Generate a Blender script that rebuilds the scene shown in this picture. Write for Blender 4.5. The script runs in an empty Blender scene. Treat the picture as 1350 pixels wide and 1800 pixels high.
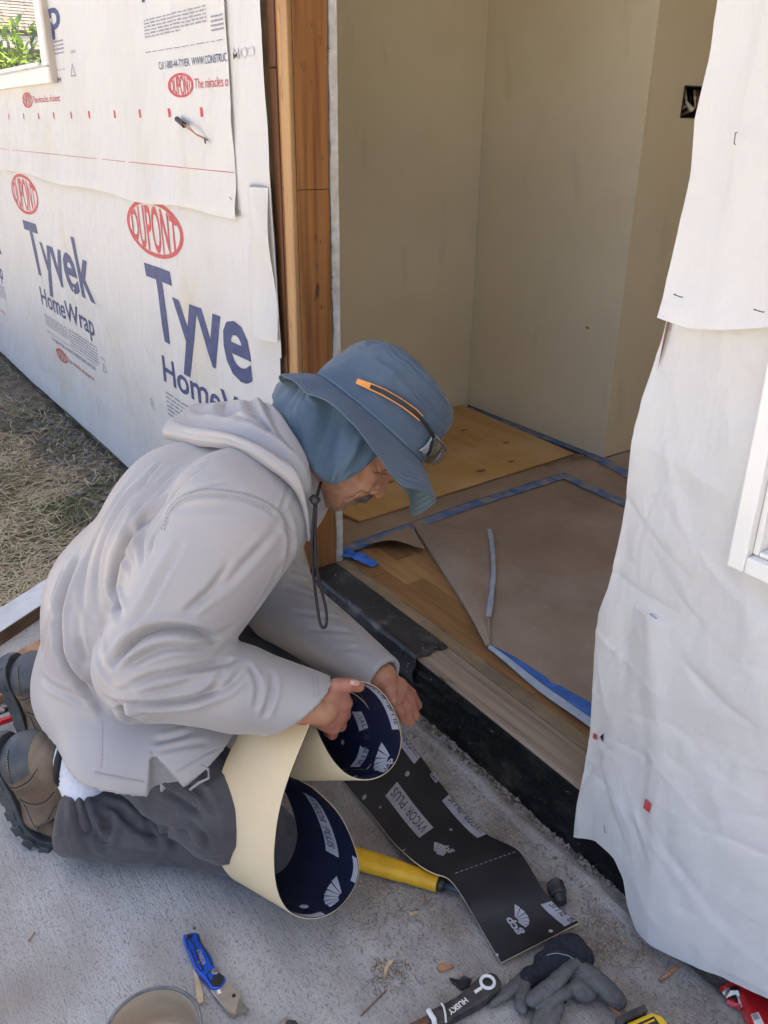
import bpy, bmesh, math, random
import numpy as np
from mathutils import Vector, Matrix

# ---------------------------------------------------------------- camera
scn = bpy.context.scene
COL = scn.collection
cam_d = bpy.data.cameras.new('camera')
cam = bpy.data.objects.new('camera', cam_d)
COL.objects.link(cam)
cam_d.sensor_fit = 'VERTICAL'
cam_d.sensor_height = 36.0
cam_d.lens = 1478.0 / 1800.0 * 36.0
cam_d.clip_start = 0.02
cam_d.clip_end = 500.0
cx_, cy_, cz_ = (0.5649235, 0.82508554, 0.00976185), (-0.34655397, 0.22651052, 0.91027102), (0.7488403, -0.5176165, 0.41389778)
cam.matrix_world = Matrix(((cx_[0], cy_[0], cz_[0], 0.0), (cx_[1], cy_[1], cz_[1], -0.975), (cx_[2], cy_[2], cz_[2], 1.22), (0, 0, 0, 1)))
scn.camera = cam

# ---------------------------------------------------------------- sky, sun, exposure
SUN_EL, SUN_AZ = math.radians(64), math.radians(8)      # azimuth from +Y towards +X: the sun stands behind the house
world = bpy.data.worlds.new('World')
scn.world = world
world.use_nodes = True
wn = world.node_tree
for n in list(wn.nodes):
    wn.nodes.remove(n)
sky = wn.nodes.new('ShaderNodeTexSky')
sky.sky_type = 'NISHITA'
sky.sun_disc = False
sky.sun_elevation = SUN_EL
sky.sun_rotation = SUN_AZ
sky.altitude = 100
sky.air_density = 0.7
sky.dust_density = 6.0
sky.ozone_density = 0.0
bg = wn.nodes.new('ShaderNodeBackground')
bg.inputs['Strength'].default_value = 0.15
wo = wn.nodes.new('ShaderNodeOutputWorld')
wn.links.new(sky.outputs[0], bg.inputs[0])
wn.links.new(bg.outputs[0], wo.inputs[0])
sun_d = bpy.data.lights.new('sun', 'SUN')
sun_d.energy = 5.0
sun_d.angle = math.radians(0.5)
sun_d.color = (1.0, 0.93, 0.80)
sun = bpy.data.objects.new('sun', sun_d)
COL.objects.link(sun)
sdir = Vector((math.sin(SUN_AZ) * math.cos(SUN_EL), math.cos(SUN_AZ) * math.cos(SUN_EL), math.sin(SUN_EL)))
sun.rotation_euler = sdir.to_track_quat('Z', 'Y').to_euler()
sun.location = sdir * 30
scn.view_settings.view_transform = 'Standard'
scn.view_settings.look = 'None'
scn.view_settings.gamma = 1.0
scn.view_settings.use_curve_mapping = False
scn.view_settings.exposure = 2.02
scn.render.engine = 'CYCLES'
scn.cycles.max_bounces = 8
scn.cycles.diffuse_bounces = 5
scn.cycles.use_denoising = True
scn.cycles.sample_clamp_indirect = 6.0

# ---------------------------------------------------------------- helpers
rng = np.random.default_rng(7)
random.seed(7)
MATS = {}


def mat(name, c1, c2=None, rough=0.7, scale=8.0, stretch=(1, 1, 1), mix=(0.35, 0.65), bump=0.0, bscale=60.0, bstretch=None,
        c3=None, s3=3.0, m3=(0.5, 0.7), spec=0.5, metal=0.0, trans=0.0, sheen=0.0, sss=0.0, coat=0.0, alpha=1.0, transl=None, detail=4.0, bdist=0.002, rot=(0, 0, 0), rough2=None, ior=None, speck=None, bump2=None, crinkle=None):
    """Principled material: two colours mixed by a stretched noise, a third by a broad noise, relief by a fine noise."""
    m = bpy.data.materials.new(name)
    MATS[name] = m
    m.use_nodes = True
    t = m.node_tree
    N, L = t.nodes, t.links
    b = N['Principled BSDF']
    co = N.new('ShaderNodeTexCoord')

    def noise(sc, st, det=detail):
        mp = N.new('ShaderNodeMapping')
        mp.inputs['Scale'].default_value = st
        mp.inputs['Rotation'].default_value = rot
        L.new(co.outputs['Object'], mp.inputs[0])
        n = N.new('ShaderNodeTexNoise')
        n.inputs['Scale'].default_value = sc
        n.inputs['Detail'].default_value = det
        L.new(mp.outputs[0], n.inputs['Vector'])
        return n.outputs['Fac']

    def ramp(s, lo, hi):
        r = N.new('ShaderNodeMapRange')
        r.inputs[1].default_value = lo
        r.inputs[2].default_value = hi
        L.new(s, r.inputs[0])
        return r.outputs[0]

    def mixc(fac, a, bcol):
        x = N.new('ShaderNodeMix')
        x.data_type = 'RGBA'
        L.new(fac, x.inputs[0])
        for v, i in ((a, 6), (bcol, 7)):
            if isinstance(v, tuple):
                x.inputs[i].default_value = (*v[:3], 1)
            else:
                L.new(v, x.inputs[i])
        return x.outputs[2]
    col = tuple(c1)
    if c2 is not None:
        f = ramp(noise(scale, stretch), *mix)
        col = mixc(f, tuple(c1), tuple(c2))
        if rough2 is not None:
            rr = N.new('ShaderNodeMapRange')
            rr.inputs[3].default_value = rough
            rr.inputs[4].default_value = rough2
            L.new(f, rr.inputs[0])
            L.new(rr.outputs[0], b.inputs['Roughness'])
    if c3 is not None:
        col = mixc(ramp(noise(s3, (1, 1, 1)), *m3), col, tuple(c3))
    if speck is not None:
        scol, ssc, slo, shi, sst = speck
        col = mixc(ramp(noise(ssc, sst, 3.0), slo, shi), col, tuple(scol))
    if isinstance(col, tuple):
        b.inputs['Base Color'].default_value = (*col, 1)
    else:
        L.new(col, b.inputs['Base Color'])
    if rough2 is None:
        b.inputs['Roughness'].default_value = rough
    b.inputs['Specular IOR Level'].default_value = spec
    b.inputs['Metallic'].default_value = metal
    b.inputs['Transmission Weight'].default_value = trans
    b.inputs['Sheen Weight'].default_value = sheen
    b.inputs['Coat Weight'].default_value = coat
    b.inputs['Alpha'].default_value = alpha
    if ior:
        b.inputs['IOR'].default_value = ior
    if sss:
        b.inputs['Subsurface Weight'].default_value = sss
        b.inputs['Subsurface Radius'].default_value = (0.012, 0.005, 0.003)
        b.inputs['Subsurface Scale'].default_value = 0.6
    if bump:
        bp = N.new('ShaderNodeBump')
        bp.inputs['Strength'].default_value = bump
        bp.inputs['Distance'].default_value = bdist
        L.new(noise(bscale, bstretch or stretch, 6.0), bp.inputs['Height'])
        if bump2 is not None:
            b2 = N.new('ShaderNodeBump')
            b2.inputs['Strength'].default_value = bump2[0]
            b2.inputs['Distance'].default_value = bump2[3]
            L.new(noise(bump2[1], bump2[2], 4.0), b2.inputs['Height'])
            L.new(bp.outputs[0], b2.inputs['Normal'])
            L.new(b2.outputs[0], b.inputs['Normal'])
        else:
            L.new(bp.outputs[0], b.inputs['Normal'])
        if crinkle is not None:                     # faceted creases, as in crumpled sheet
            cs, csc, cst, cd = crinkle
            prev = b.inputs['Normal'].links[0].from_socket
            mp = N.new('ShaderNodeMapping')
            mp.inputs['Scale'].default_value = cst
            mp.inputs['Rotation'].default_value = (0.0, 0.5, 0.0)
            L.new(co.outputs['Object'], mp.inputs[0])
            wn_ = N.new('ShaderNodeTexNoise')
            wn_.inputs['Scale'].default_value = 4.0
            L.new(mp.outputs[0], wn_.inputs['Vector'])
            va = N.new('ShaderNodeVectorMath')
            va.operation = 'MULTIPLY_ADD'
            va.inputs[1].default_value = (0.18, 0.18, 0.18)
            L.new(wn_.outputs['Color'], va.inputs[0])
            L.new(mp.outputs[0], va.inputs[2])
            prevn = prev
            for kk in (1.0, 2.7):
                vo = N.new('ShaderNodeTexVoronoi')
                vo.inputs['Scale'].default_value = csc * kk
                L.new(va.outputs[0], vo.inputs['Vector'])
                b3 = N.new('ShaderNodeBump')
                b3.inputs['Strength'].default_value = cs
                b3.inputs['Distance'].default_value = cd / kk
                L.new(vo.outputs['Distance'], b3.inputs['Height'])
                L.new(prevn, b3.inputs['Normal'])
                prevn = b3.outputs[0]
            L.new(prevn, b.inputs['Normal'])
    if transl is not None:
        tr = N.new('ShaderNodeBsdfTranslucent')
        tr.inputs[0].default_value = (*transl[:3], 1)
        ms = N.new('ShaderNodeMixShader')
        ms.inputs[0].default_value = transl[3]
        out = N['Material Output']
        L.new(b.outputs[0], ms.inputs[1])
        L.new(tr.outputs[0], ms.inputs[2])
        L.new(ms.outputs[0], out.inputs[0])
    return m


def thing(name, label, cat, loc=(0, 0, 0), group=None):
    o = bpy.data.objects.new(name, None)
    o.empty_display_size = 0.05
    o.location = loc
    COL.objects.link(o)
    o['label'] = label
    o['category'] = cat
    if group:
        o['group'] = group
    return o


def tag(o, label=None, cat=None, group=None, kind=None):
    for k, v in (('label', label), ('category', cat), ('group', group), ('kind', kind)):
        if v:
            o[k] = v
    return o


def wloc(o):
    v = Vector(o.location)
    while o.parent:
        v = v + Vector((0, 0, 0))
        o = o.parent
    return v


def mk(name, verts, faces, material, parent=None, smooth=False, label=None, mi=None, solid=0.0, soloff=1.0, bev=0.0):
    """One mesh object from world-space vertices; parented pieces keep world coordinates in their own space."""
    me = bpy.data.meshes.new(name)
    v = np.asarray(verts, dtype=float)
    me.from_pydata(v.tolist(), [], [list(map(int, f)) for f in faces])
    ms = material if isinstance(material, (list, tuple)) else [material]
    for m_ in ms:
        me.materials.append(MATS[m_] if isinstance(m_, str) else m_)
    if mi is not None:
        me.polygons.foreach_set('material_index', np.asarray(mi, dtype=np.int32))
    if smooth:
        me.polygons.foreach_set('use_smooth', np.ones(len(me.polygons), dtype=bool))
    me.update()
    o = bpy.data.objects.new(name, me)
    COL.objects.link(o)
    if parent is not None:
        adopt(o, parent)
    if label:
        o['label'] = label
    if bev:
        b = o.modifiers.new('bevel', 'BEVEL')
        b.width = bev
        b.segments = 2
        b.limit_method = 'ANGLE'
    if solid:
        s = o.modifiers.new('solid', 'SOLIDIFY')
        s.thickness = solid
        s.offset = soloff
    return o


def adopt(o, parent):
    o.parent = parent
    root = parent
    while root.parent:
        root = root.parent
    base = Vector(root.location) if root.type == 'EMPTY' else Vector((0, 0, 0))
    if parent.parent is None:
        o.matrix_parent_inverse = Matrix.Translation(-base)
    # deeper: the parent part already carries the offset
    return o


class MB:
    """Collects boxes, tubes, prisms into one mesh."""

    def __init__(s):
        s.v, s.f = [], []

    def add(s, vs, fs):
        b = len(s.v)
        s.v += [tuple(map(float, p)) for p in vs]
        s.f += [[i + b for i in f] for f in fs]
        return s

    def box(s, x0, x1, y0, y1, z0, z1, M=None):
        vs = [(x, y, z) for x in (x0, x1) for y in (y0, y1) for z in (z0, z1)]
        if M is not None:
            vs = [tuple(M @ Vector(p)) for p in vs]
        return s.add(vs, [(0, 1, 3, 2), (4, 6, 7, 5), (0, 4, 5, 1), (2, 3, 7, 6), (0, 2, 6, 4), (1, 5, 7, 3)])

    def tube(s, pts, r, n=8, cap=True, flat=1.0):
        P = [Vector(p) for p in pts]
        rs = r if isinstance(r, (list, tuple, np.ndarray)) else [r] * len(P)
        vs, fs = [], []
        up = Vector((0.13, 0.21, 0.97))
        for i, p in enumerate(P):
            t = (P[min(i + 1, len(P) - 1)] - P[max(i - 1, 0)]).normalized()
            a = t.cross(up)
            if a.length < 0.05:
                a = t.cross(Vector((1, 0, 0)))
            a.normalize()
            b = a.cross(t).normalized()
            for k in range(n):
                an = 2 * math.pi * k / n
                vs.append(p + (a * math.cos(an) + b * math.sin(an) * flat) * rs[i])
        for i in range(len(P) - 1):
            for k in range(n):
                k2 = (k + 1) % n
                fs.append((i * n + k, i * n + k2, (i + 1) * n + k2, (i + 1) * n + k))
        if cap:
            fs.append(tuple(range(n))[::-1])
            fs.append(tuple((len(P) - 1) * n + k for k in range(n)))
        return s.add(vs, fs)

    def prism(s, poly, M, h):
        """polygon (2D) in the plane of matrix M, extruded by h along its z"""
        n = len(poly)
        vs = [M @ Vector((p[0], p[1], 0)) for p in poly] + [M @ Vector((p[0], p[1], h)) for p in poly]
        fs = [tuple(range(n))[::-1], tuple(range(n, 2 * n))]
        for i in range(n):
            j = (i + 1) % n
            fs.append((i, j, n + j, n + i))
        return s.add(vs, fs)

    def build(s, name, material, parent=None, **k):
        return mk(name, s.v, s.f, material, parent, **k)


def grid(fn, nu, nv, closed_u=False):
    """fn(u, v) arrays in 0..1 -> (n,3); quads"""
    u = np.linspace(0, 1, nu, endpoint=not closed_u)
    v = np.linspace(0, 1, nv)
    U, V = np.meshgrid(u, v, indexing='ij')
    P = fn(U.ravel(), V.ravel())
    idx = np.arange(nu * nv).reshape(nu, nv)
    if closed_u:
        idx = np.vstack([idx, idx[:1]])
    F = np.stack([idx[:-1, :-1], idx[1:, :-1], idx[1:, 1:], idx[:-1, 1:]], -1).reshape(-1, 4)
    return P, F


_perm = np.random.default_rng(3).random((64, 64, 64))


def vnoise(p, scale, seed=0):
    """smooth value noise in 0..1 of (n,2) or (n,3) points"""
    p = np.asarray(p, float)
    if p.shape[1] == 2:
        p = np.column_stack([p, np.zeros(len(p))])
    q = p * scale + np.array([13.7, 5.3, 8.1]) * (seed + 1)
    i = np.floor(q).astype(int)
    f = q - i
    f = f * f * f * (f * (f * 6 - 15) + 10)
    o = np.zeros(len(p))
    for dx in (0, 1):
        for dy in (0, 1):
            for dz in (0, 1):
                w = (f[:, 0] if dx else 1 - f[:, 0]) * (f[:, 1] if dy else 1 - f[:, 1]) * (f[:, 2] if dz else 1 - f[:, 2])
                o += w * _perm[(i[:, 0] + dx) % 64, (i[:, 1] + dy) % 64, (i[:, 2] + dz) % 64]
    return o


def fbm(p, scale, oct=4, seed=0):
    a, o, n = 1.0, 0.0, 0.0
    for k in range(oct):
        o = o + a * vnoise(p, scale * 2 ** k, seed + k)
        n += a
        a *= 0.5
    return o / n


def ridged(p, scale, oct=3, seed=0):
    a, o, n = 1.0, 0.0, 0.0
    for k in range(oct):
        o = o + a * (1 - np.abs(2 * vnoise(p, scale * 2 ** k, seed + k) - 1)) ** 3
        n += a
        a *= 0.55
    return o / n


def creases(p, n, seed, box_, L=(0.05, 0.25), w=(0.004, 0.012), a=0.004):
    """height field of n straight crinkles scattered over a box of the (x, z) plane"""
    r = np.random.default_rng(seed)
    o = np.zeros(len(p))
    for _ in range(n):
        c = np.array([r.uniform(box_[0], box_[1]), r.uniform(box_[2], box_[3])])
        t = r.uniform(0, np.pi)
        d = np.array([np.cos(t), np.sin(t)])
        l, ww, aa = r.uniform(*L), r.uniform(*w), a * r.uniform(-1, 1)
        q = p - c
        u, v = q @ d, q @ np.array([-d[1], d[0]])
        v = v + 0.15 * u * u / l
        e = np.exp(-np.abs(v) / ww) * np.exp(-(u / l) ** 2 * 2)
        o += aa * (e + 0.5 * np.tanh(v / ww / 2) * np.exp(-(u / l) ** 2 * 2) * np.exp(-np.abs(v) / 0.04))
    return o


def glyphs(s, bold=0.0, maxlen=None):
    """flat triangle mesh of a line of text, fitted to the unit box (baseline at y=0, cap height at y=1)"""
    cu = bpy.data.curves.new('tmp', 'FONT')
    cu.body = s
    cu.size = 1.0
    cu.offset = bold
    cu.resolution_u = 3
    o = bpy.data.objects.new('tmp', cu)
    COL.objects.link(o)
    dg = bpy.context.evaluated_depsgraph_get()
    me = bpy.data.meshes.new_from_object(o.evaluated_get(dg))
    bm = bmesh.new()
    bm.from_mesh(me)
    bmesh.ops.triangulate(bm, faces=bm.faces[:])
    xs = [v.co.x for v in bm.verts]
    x0, x1 = min(xs), max(xs)
    for v in bm.verts:
        v.co.x = (v.co.x - x0) / (x1 - x0)
        v.co.y = v.co.y / 0.70
        v.co.z = 0
    V = np.array([v.co[:2] for v in bm.verts])
    bm.verts.index_update()
    F = [[v.index for v in f.verts] for f in bm.faces]
    bm.free()
    bpy.data.objects.remove(o)
    bpy.data.curves.remove(cu)
    bpy.data.meshes.remove(me)
    return V, F


def refine(P, F, L, surf, it=5):
    """split long triangle edges in 2D, then lift onto the surface"""
    bm = bmesh.new()
    vs = [bm.verts.new((p[0], p[1], 0)) for p in P]
    for f in F:
        try:
            bm.faces.new([vs[i] for i in f])
        except ValueError:
            pass
    for _ in range(it):
        es = [e for e in bm.edges if e.calc_length() > L]
        if not es:
            break
        bmesh.ops.subdivide_edges(bm, edges=es, cuts=1)
        bmesh.ops.triangulate(bm, faces=[f for f in bm.faces if len(f.verts) > 3])
    bm.verts.index_update()
    P2 = np.array([v.co[:2] for v in bm.verts])
    F2 = [[v.index for v in f.verts] for f in bm.faces]
    bm.free()
    return surf(P2), F2


def quadmap(V, q):
    """unit box -> quad corners (BL, BR, TR, TL)"""
    q = np.asarray(q, float)
    u, v = V[:, :1], V[:, 1:2]
    return (1 - u) * (1 - v) * q[0] + u * (1 - v) * q[1] + u * v * q[2] + (1 - u) * v * q[3]


def ellipse_ring(n=40, t=0.07):
    a = np.linspace(0, 2 * np.pi, n, endpoint=False)
    o = np.column_stack([np.cos(a), np.sin(a)])
    i = o * np.array([1 - t, 1 - t * 1.6])
    V = np.vstack([o, i])
    F = []
    for k in range(n):
        j = (k + 1) % n
        F += [[k, j, n + j], [k, n + j, n + k]]
    return V, F

# ================================================================ materials of the setting
mat('concrete', (0.345, 0.338, 0.322), (0.455, 0.45, 0.435), rough=0.92, scale=9, stretch=(0.35, 1.3, 1), bump=0.8, bscale=330, bstretch=(0.6, 1.0, 1.0), c3=(0.225, 0.185, 0.145), s3=2.6, m3=(0.54, 0.80), bdist=0.0028, bump2=(0.7, 120, (0.07, 1.0, 1.0), 0.003), speck=((0.20, 0.195, 0.185), 330, 0.52, 0.74, (0.55, 1, 1)))
mat('dirt', (0.075, 0.055, 0.038), (0.145, 0.115, 0.08), rough=1.0, scale=14, bump=0.9, bscale=90, bdist=0.01)
mat('wrap', (0.665, 0.66, 0.638), (0.62, 0.605, 0.565), rough=0.5, scale=3.2, stretch=(1, 1, 0.5), mix=(0.45, 0.75), bump=0.22, bscale=420, bstretch=(0.3, 1, 2.2), transl=(0.8, 0.76, 0.64, 0.12), bdist=0.0012, bump2=(0.6, 26, (1.0, 1.0, 0.40), 0.008), crinkle=(0.30, 9.0, (1.0, 1.0, 0.50), 0.018), c3=(0.645, 0.60, 0.48), s3=2.3, m3=(0.60, 0.78))
mat('print_blue', (0.018, 0.036, 0.13), (0.042, 0.066, 0.185), rough=0.55, scale=60)
mat('print_red', (0.46, 0.03, 0.04), (0.52, 0.07, 0.075), rough=0.55, scale=60)
mat('print_grey', (0.25, 0.26, 0.32), rough=0.6)
mat('print_faint', (0.53, 0.53, 0.525), rough=0.6)
mat('stud_wood', (0.36, 0.155, 0.045), (0.19, 0.075, 0.02), rough=0.65, scale=30, stretch=(1.6, 1.6, 0.06), mix=(0.42, 0.68), bump=0.35, bscale=90, c3=(0.27, 0.12, 0.04), s3=5, speck=((0.07, 0.03, 0.012), 34, 0.66, 0.76, (1.0, 1.0, 0.45)))
mat('batten_wood', (0.42, 0.245, 0.10), (0.30, 0.155, 0.06), rough=0.65, scale=30, stretch=(1.6, 1.6, 0.06), bump=0.3, bscale=90, speck=((0.15, 0.07, 0.03), 40, 0.66, 0.78, (1.0, 1.0, 0.3)))
mat('dark_wood', (0.19, 0.085, 0.038), (0.09, 0.038, 0.018), rough=0.55, scale=20, stretch=(1.6, 1.6, 0.1), bump=0.3, bscale=70)
mat('plaster_edge', (0.72, 0.70, 0.65), (0.55, 0.52, 0.45), rough=0.9, scale=40, bump=0.8, bscale=120, bdist=0.003)
mat('wall_paint', (0.80, 0.735, 0.56), (0.77, 0.70, 0.525), rough=0.55, scale=3, bump=0.3, bscale=45, c3=(0.71, 0.635, 0.47), s3=2.2, m3=(0.50, 0.82), speck=((0.67, 0.60, 0.45), 9, 0.62, 0.80, (1, 1, 0.35)))
mat('chip_spot', (0.42, 0.28, 0.15), rough=0.9)
mat('ceiling_paint', (0.75, 0.74, 0.70), rough=0.8)
mat('plywood', (0.60, 0.385, 0.16), (0.50, 0.30, 0.115), rough=0.6, scale=9, stretch=(0.35, 2.2, 1), mix=(0.4, 0.7), bump=0.1, bscale=80, c3=(0.66, 0.47, 0.25), s3=4)
mat('ply_edge', (0.22, 0.11, 0.05), (0.38, 0.22, 0.10), rough=0.8, scale=40, stretch=(0.2, 0.2, 8))
mat('knot', (0.13, 0.055, 0.02), (0.24, 0.12, 0.045), rough=0.6, scale=50)
mat('paper', (0.33, 0.25, 0.185), (0.265, 0.20, 0.15), rough=0.75, scale=5, bump=0.5, bscale=24, c3=(0.42, 0.35, 0.29), s3=3.4, m3=(0.45, 0.75), bdist=0.004, speck=((0.38, 0.31, 0.245), 40, 0.58, 0.85, (1, 1, 1)))
mat('blue_tape', (0.075, 0.165, 0.42), (0.27, 0.275, 0.30), rough=0.7, scale=22, mix=(0.42, 0.62), bump=0.3, bscale=60)
mat('blue_tape_fresh', (0.045, 0.20, 0.66), (0.03, 0.13, 0.48), rough=0.6, scale=30)
mat('tape_back', (0.30, 0.36, 0.44), (0.42, 0.46, 0.50), rough=0.7, scale=30)
for i_, (a_, b_) in enumerate((((0.36, 0.20, 0.085), (0.27, 0.14, 0.055)), ((0.44, 0.26, 0.11), (0.33, 0.18, 0.07)), ((0.29, 0.155, 0.062), (0.22, 0.11, 0.042)))):
    mat('oak%d' % i_, a_, b_, rough=0.45, scale=22, stretch=(0.25, 2.2, 1), bump=0.12, bscale=70, c3=(0.33, 0.27, 0.21), s3=6, m3=(0.55, 0.8))
mat('sill_wood', (0.36, 0.285, 0.215), (0.21, 0.155, 0.11), rough=0.8, scale=40, stretch=(0.06, 1.7, 1), mix=(0.36, 0.66), bump=0.6, bscale=90, bstretch=(0.05, 2, 1), c3=(0.27, 0.19, 0.125), s3=5, speck=((0.10, 0.06, 0.035), 30, 0.68, 0.76, (0.35, 1, 1)))
mat('tar', (0.006, 0.006, 0.006), (0.026, 0.023, 0.018), spec=0.25, rough=0.5, scale=16, stretch=(0.6, 1, 1), mix=(0.5, 0.8), bump=1.0, bscale=55, rough2=0.85, bdist=0.008, c3=(0.075, 0.06, 0.042), s3=10, m3=(0.62, 0.8), speck=((0.30, 0.35, 0.33), 150, 0.70, 0.76, (1, 1, 1)))
mat('membrane_old', (0.016, 0.017, 0.020), (0.045, 0.047, 0.050), spec=0.35, rough=0.38, scale=14, stretch=(0.4, 1.3, 1), mix=(0.4, 0.85), bump=0.6, bscale=30, rough2=0.75, bdist=0.004, c3=(0.17, 0.165, 0.155), s3=11, m3=(0.60, 0.80), speck=((0.30, 0.29, 0.27), 160, 0.66, 0.74, (0.5, 1, 1)))
mat('osb', (0.30, 0.215, 0.12), (0.20, 0.14, 0.075), rough=0.9, scale=22, stretch=(0.4, 1, 1), mix=(0.35, 0.7), bump=0.9, bscale=90, bdist=0.004, c3=(0.13, 0.11, 0.09), s3=9, m3=(0.5, 0.75))
mat('grey_dust', (0.30, 0.28, 0.25), (0.16, 0.14, 0.115), rough=1.0, scale=30, bump=0.9, bscale=90, bdist=0.004)
mat('white_vinyl', (0.80, 0.79, 0.74), (0.74, 0.725, 0.67), rough=0.35, scale=5)
mat('vinyl_side', (0.50, 0.435, 0.36), rough=0.5)
mat('board_white', (0.62, 0.63, 0.64), (0.50, 0.50, 0.50), rough=0.7, scale=14, bump=0.3, bscale=50)
mat('board_brown', (0.16, 0.095, 0.045), (0.09, 0.055, 0.03), rough=0.8, scale=30, stretch=(0.5, 0.5, 2), bump=0.5, bscale=60)
mat('plank_raw', (0.42, 0.24, 0.12), (0.30, 0.15, 0.07), rough=0.7, scale=25, stretch=(0.2, 1.5, 1), bump=0.3, bscale=70)
mat('steel', (0.62, 0.60, 0.57), (0.45, 0.44, 0.42), rough=0.32, scale=40, metal=1.0)
mat('steel_dark', (0.20, 0.20, 0.20), rough=0.4, metal=1.0)
mat('black_plastic', (0.012, 0.012, 0.013), (0.022, 0.022, 0.022), rough=0.5, scale=60, bump=0.2, bscale=200)
mat('glass_thin', (0.9, 0.95, 0.95), rough=0.02)
mat('shingle0', (0.12, 0.095, 0.08), (0.085, 0.068, 0.055), rough=0.95, scale=10)
mat('shingle1', (0.15, 0.122, 0.10), (0.11, 0.088, 0.072), rough=0.95, scale=10)
mat('stucco', (0.16, 0.17, 0.165), rough=0.9)
mat('leaf', (0.07, 0.13, 0.015), (0.12, 0.18, 0.02), rough=0.4, scale=9, transl=(0.26, 0.38, 0.03, 0.40))
mat('leaf_dark', (0.025, 0.05, 0.010), (0.045, 0.08, 0.012), rough=0.4, scale=9, transl=(0.12, 0.22, 0.02, 0.25))
mat('bark', (0.14, 0.10, 0.07), rough=0.9)
mat('grass_dry', (0.36, 0.275, 0.15), (0.22, 0.165, 0.085), rough=0.8, scale=20, transl=(0.4, 0.33, 0.17, 0.2))
mat('grass_green', (0.11, 0.165, 0.055), (0.19, 0.235, 0.095), rough=0.7, scale=8, transl=(0.2, 0.3, 0.08, 0.25))
mat('grass_pale', (0.55, 0.46, 0.30), (0.42, 0.34, 0.20), rough=0.8, scale=20)
mat('foundation', (0.22, 0.205, 0.18), (0.14, 0.125, 0.105), rough=0.95, scale=12, bump=0.6, bscale=50)
mat('wire_copper', (0.35, 0.16, 0.09), rough=0.4)
mat('wire_white', (0.65, 0.60, 0.5), rough=0.4)
# thin clear glazing: mostly straight through, a little mirror
_g = MATS['glass_thin'].node_tree
_t = _g.nodes.new('ShaderNodeBsdfTransparent')
_s = _g.nodes.new('ShaderNodeBsdfGlossy')
_s.inputs['Roughness'].default_value = 0.03
_x = _g.nodes.new('ShaderNodeMixShader')
_x.inputs[0].default_value = 0.05
_g.links.new(_t.outputs[0], _x.inputs[1])
_g.links.new(_s.outputs[0], _x.inputs[2])
_g.links.new(_x.outputs[0], _g.nodes['Material Output'].inputs[0])

# foot traffic and sawdust stain the slab towards the sill
_c = MATS['concrete'].node_tree
_b = _c.nodes['Principled BSDF']
_src = _b.inputs['Base Color'].links[0].from_socket
_co = _c.nodes.new('ShaderNodeTexCoord')
_sx = _c.nodes.new('ShaderNodeSeparateXYZ')
_c.links.new(_co.outputs['Object'], _sx.inputs[0])
_mr = _c.nodes.new('ShaderNodeMapRange')
_mr.inputs[1].default_value = -0.70
_mr.inputs[2].default_value = -0.22
_c.links.new(_sx.outputs[1], _mr.inputs[0])
_no = _c.nodes.new('ShaderNodeTexNoise')
_no.inputs['Scale'].default_value = 8.0
_no.inputs['Detail'].default_value = 8.0
_no.inputs['Roughness'].default_value = 0.65
_c.links.new(_co.outputs['Object'], _no.inputs['Vector'])
_m2 = _c.nodes.new('ShaderNodeMapRange')
_m2.inputs[1].default_value = 0.32
_m2.inputs[2].default_value = 0.66
_c.links.new(_no.outputs['Fac'], _m2.inputs[0])
_mu = _c.nodes.new('ShaderNodeMath')
_mu.operation = 'MULTIPLY'
_c.links.new(_mr.outputs[0], _mu.inputs[0])
_c.links.new(_m2.outputs[0], _mu.inputs[1])
_mx = _c.nodes.new('ShaderNodeMix')
_mx.data_type = 'RGBA'
_mx.blend_type = 'MULTIPLY'
_mx.inputs[7].default_value = (0.50, 0.41, 0.335, 1)
_c.links.new(_mu.outputs[0], _mx.inputs[0])
_c.links.new(_src, _mx.inputs[6])
_c.links.new(_mx.outputs[2], _b.inputs['Base Color'])

# ================================================================ ground
E_ = 250.0
tag(mk('ground', [(-E_, -E_, -0.14), (E_, -E_, -0.14), (E_, E_, -0.14), (-E_, E_, -0.14)], [(0, 1, 2, 3)], 'dirt'), 'brown bare earth running out past the yard', kind='structure')
mat('paving', (0.52, 0.465, 0.385), (0.45, 0.40, 0.33), rough=0.95, scale=2)
tag(mk('bounce_paving', [(-14, -16, 0.003), (14, -16, 0.003), (14, -1.75, 0.003), (-14, -1.75, 0.003)], [(0, 1, 2, 3)], 'paving'), 'unseen pale paving added in front to bounce warm sunlight', kind='structure')  # pale sheet added out of view to throw warm bounce onto the wall
# concrete slab with a gently worn surface, its left edge against the form board
EDGE = lambda y: -2.115 - 0.62 * (y + 0.98) if y > -2.5 else -1.17


def slab_fn(u, v):
    y = -3.6 + v * 3.62
    xl = np.where(y > -2.5, -2.02 - 0.66 * (y + 0.98), -1.02)
    x = xl + u * (3.5 - xl)
    p = np.column_stack([x, y])
    z = 0.0016 * (fbm(p, 5, 3) - 0.5) * 2 - 0.002
    # the crumbled mortar ridge along the foot of the sill
    d = np.abs(y + 0.045 + 0.012 * (vnoise(p, 9, 4) - 0.5))
    z = z + 0.013 * np.exp(-(d / 0.013) ** 2) * (0.3 + 0.7 * vnoise(p, 30, 5)) * (x > -1.9)
    return np.column_stack([x, y, z])


P_, F_ = grid(slab_fn, 260, 420)
tag(mk('concrete_slab', P_, F_, 'concrete', smooth=True), 'grey broom finished concrete slab under the kneeling man', kind='structure')


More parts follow.
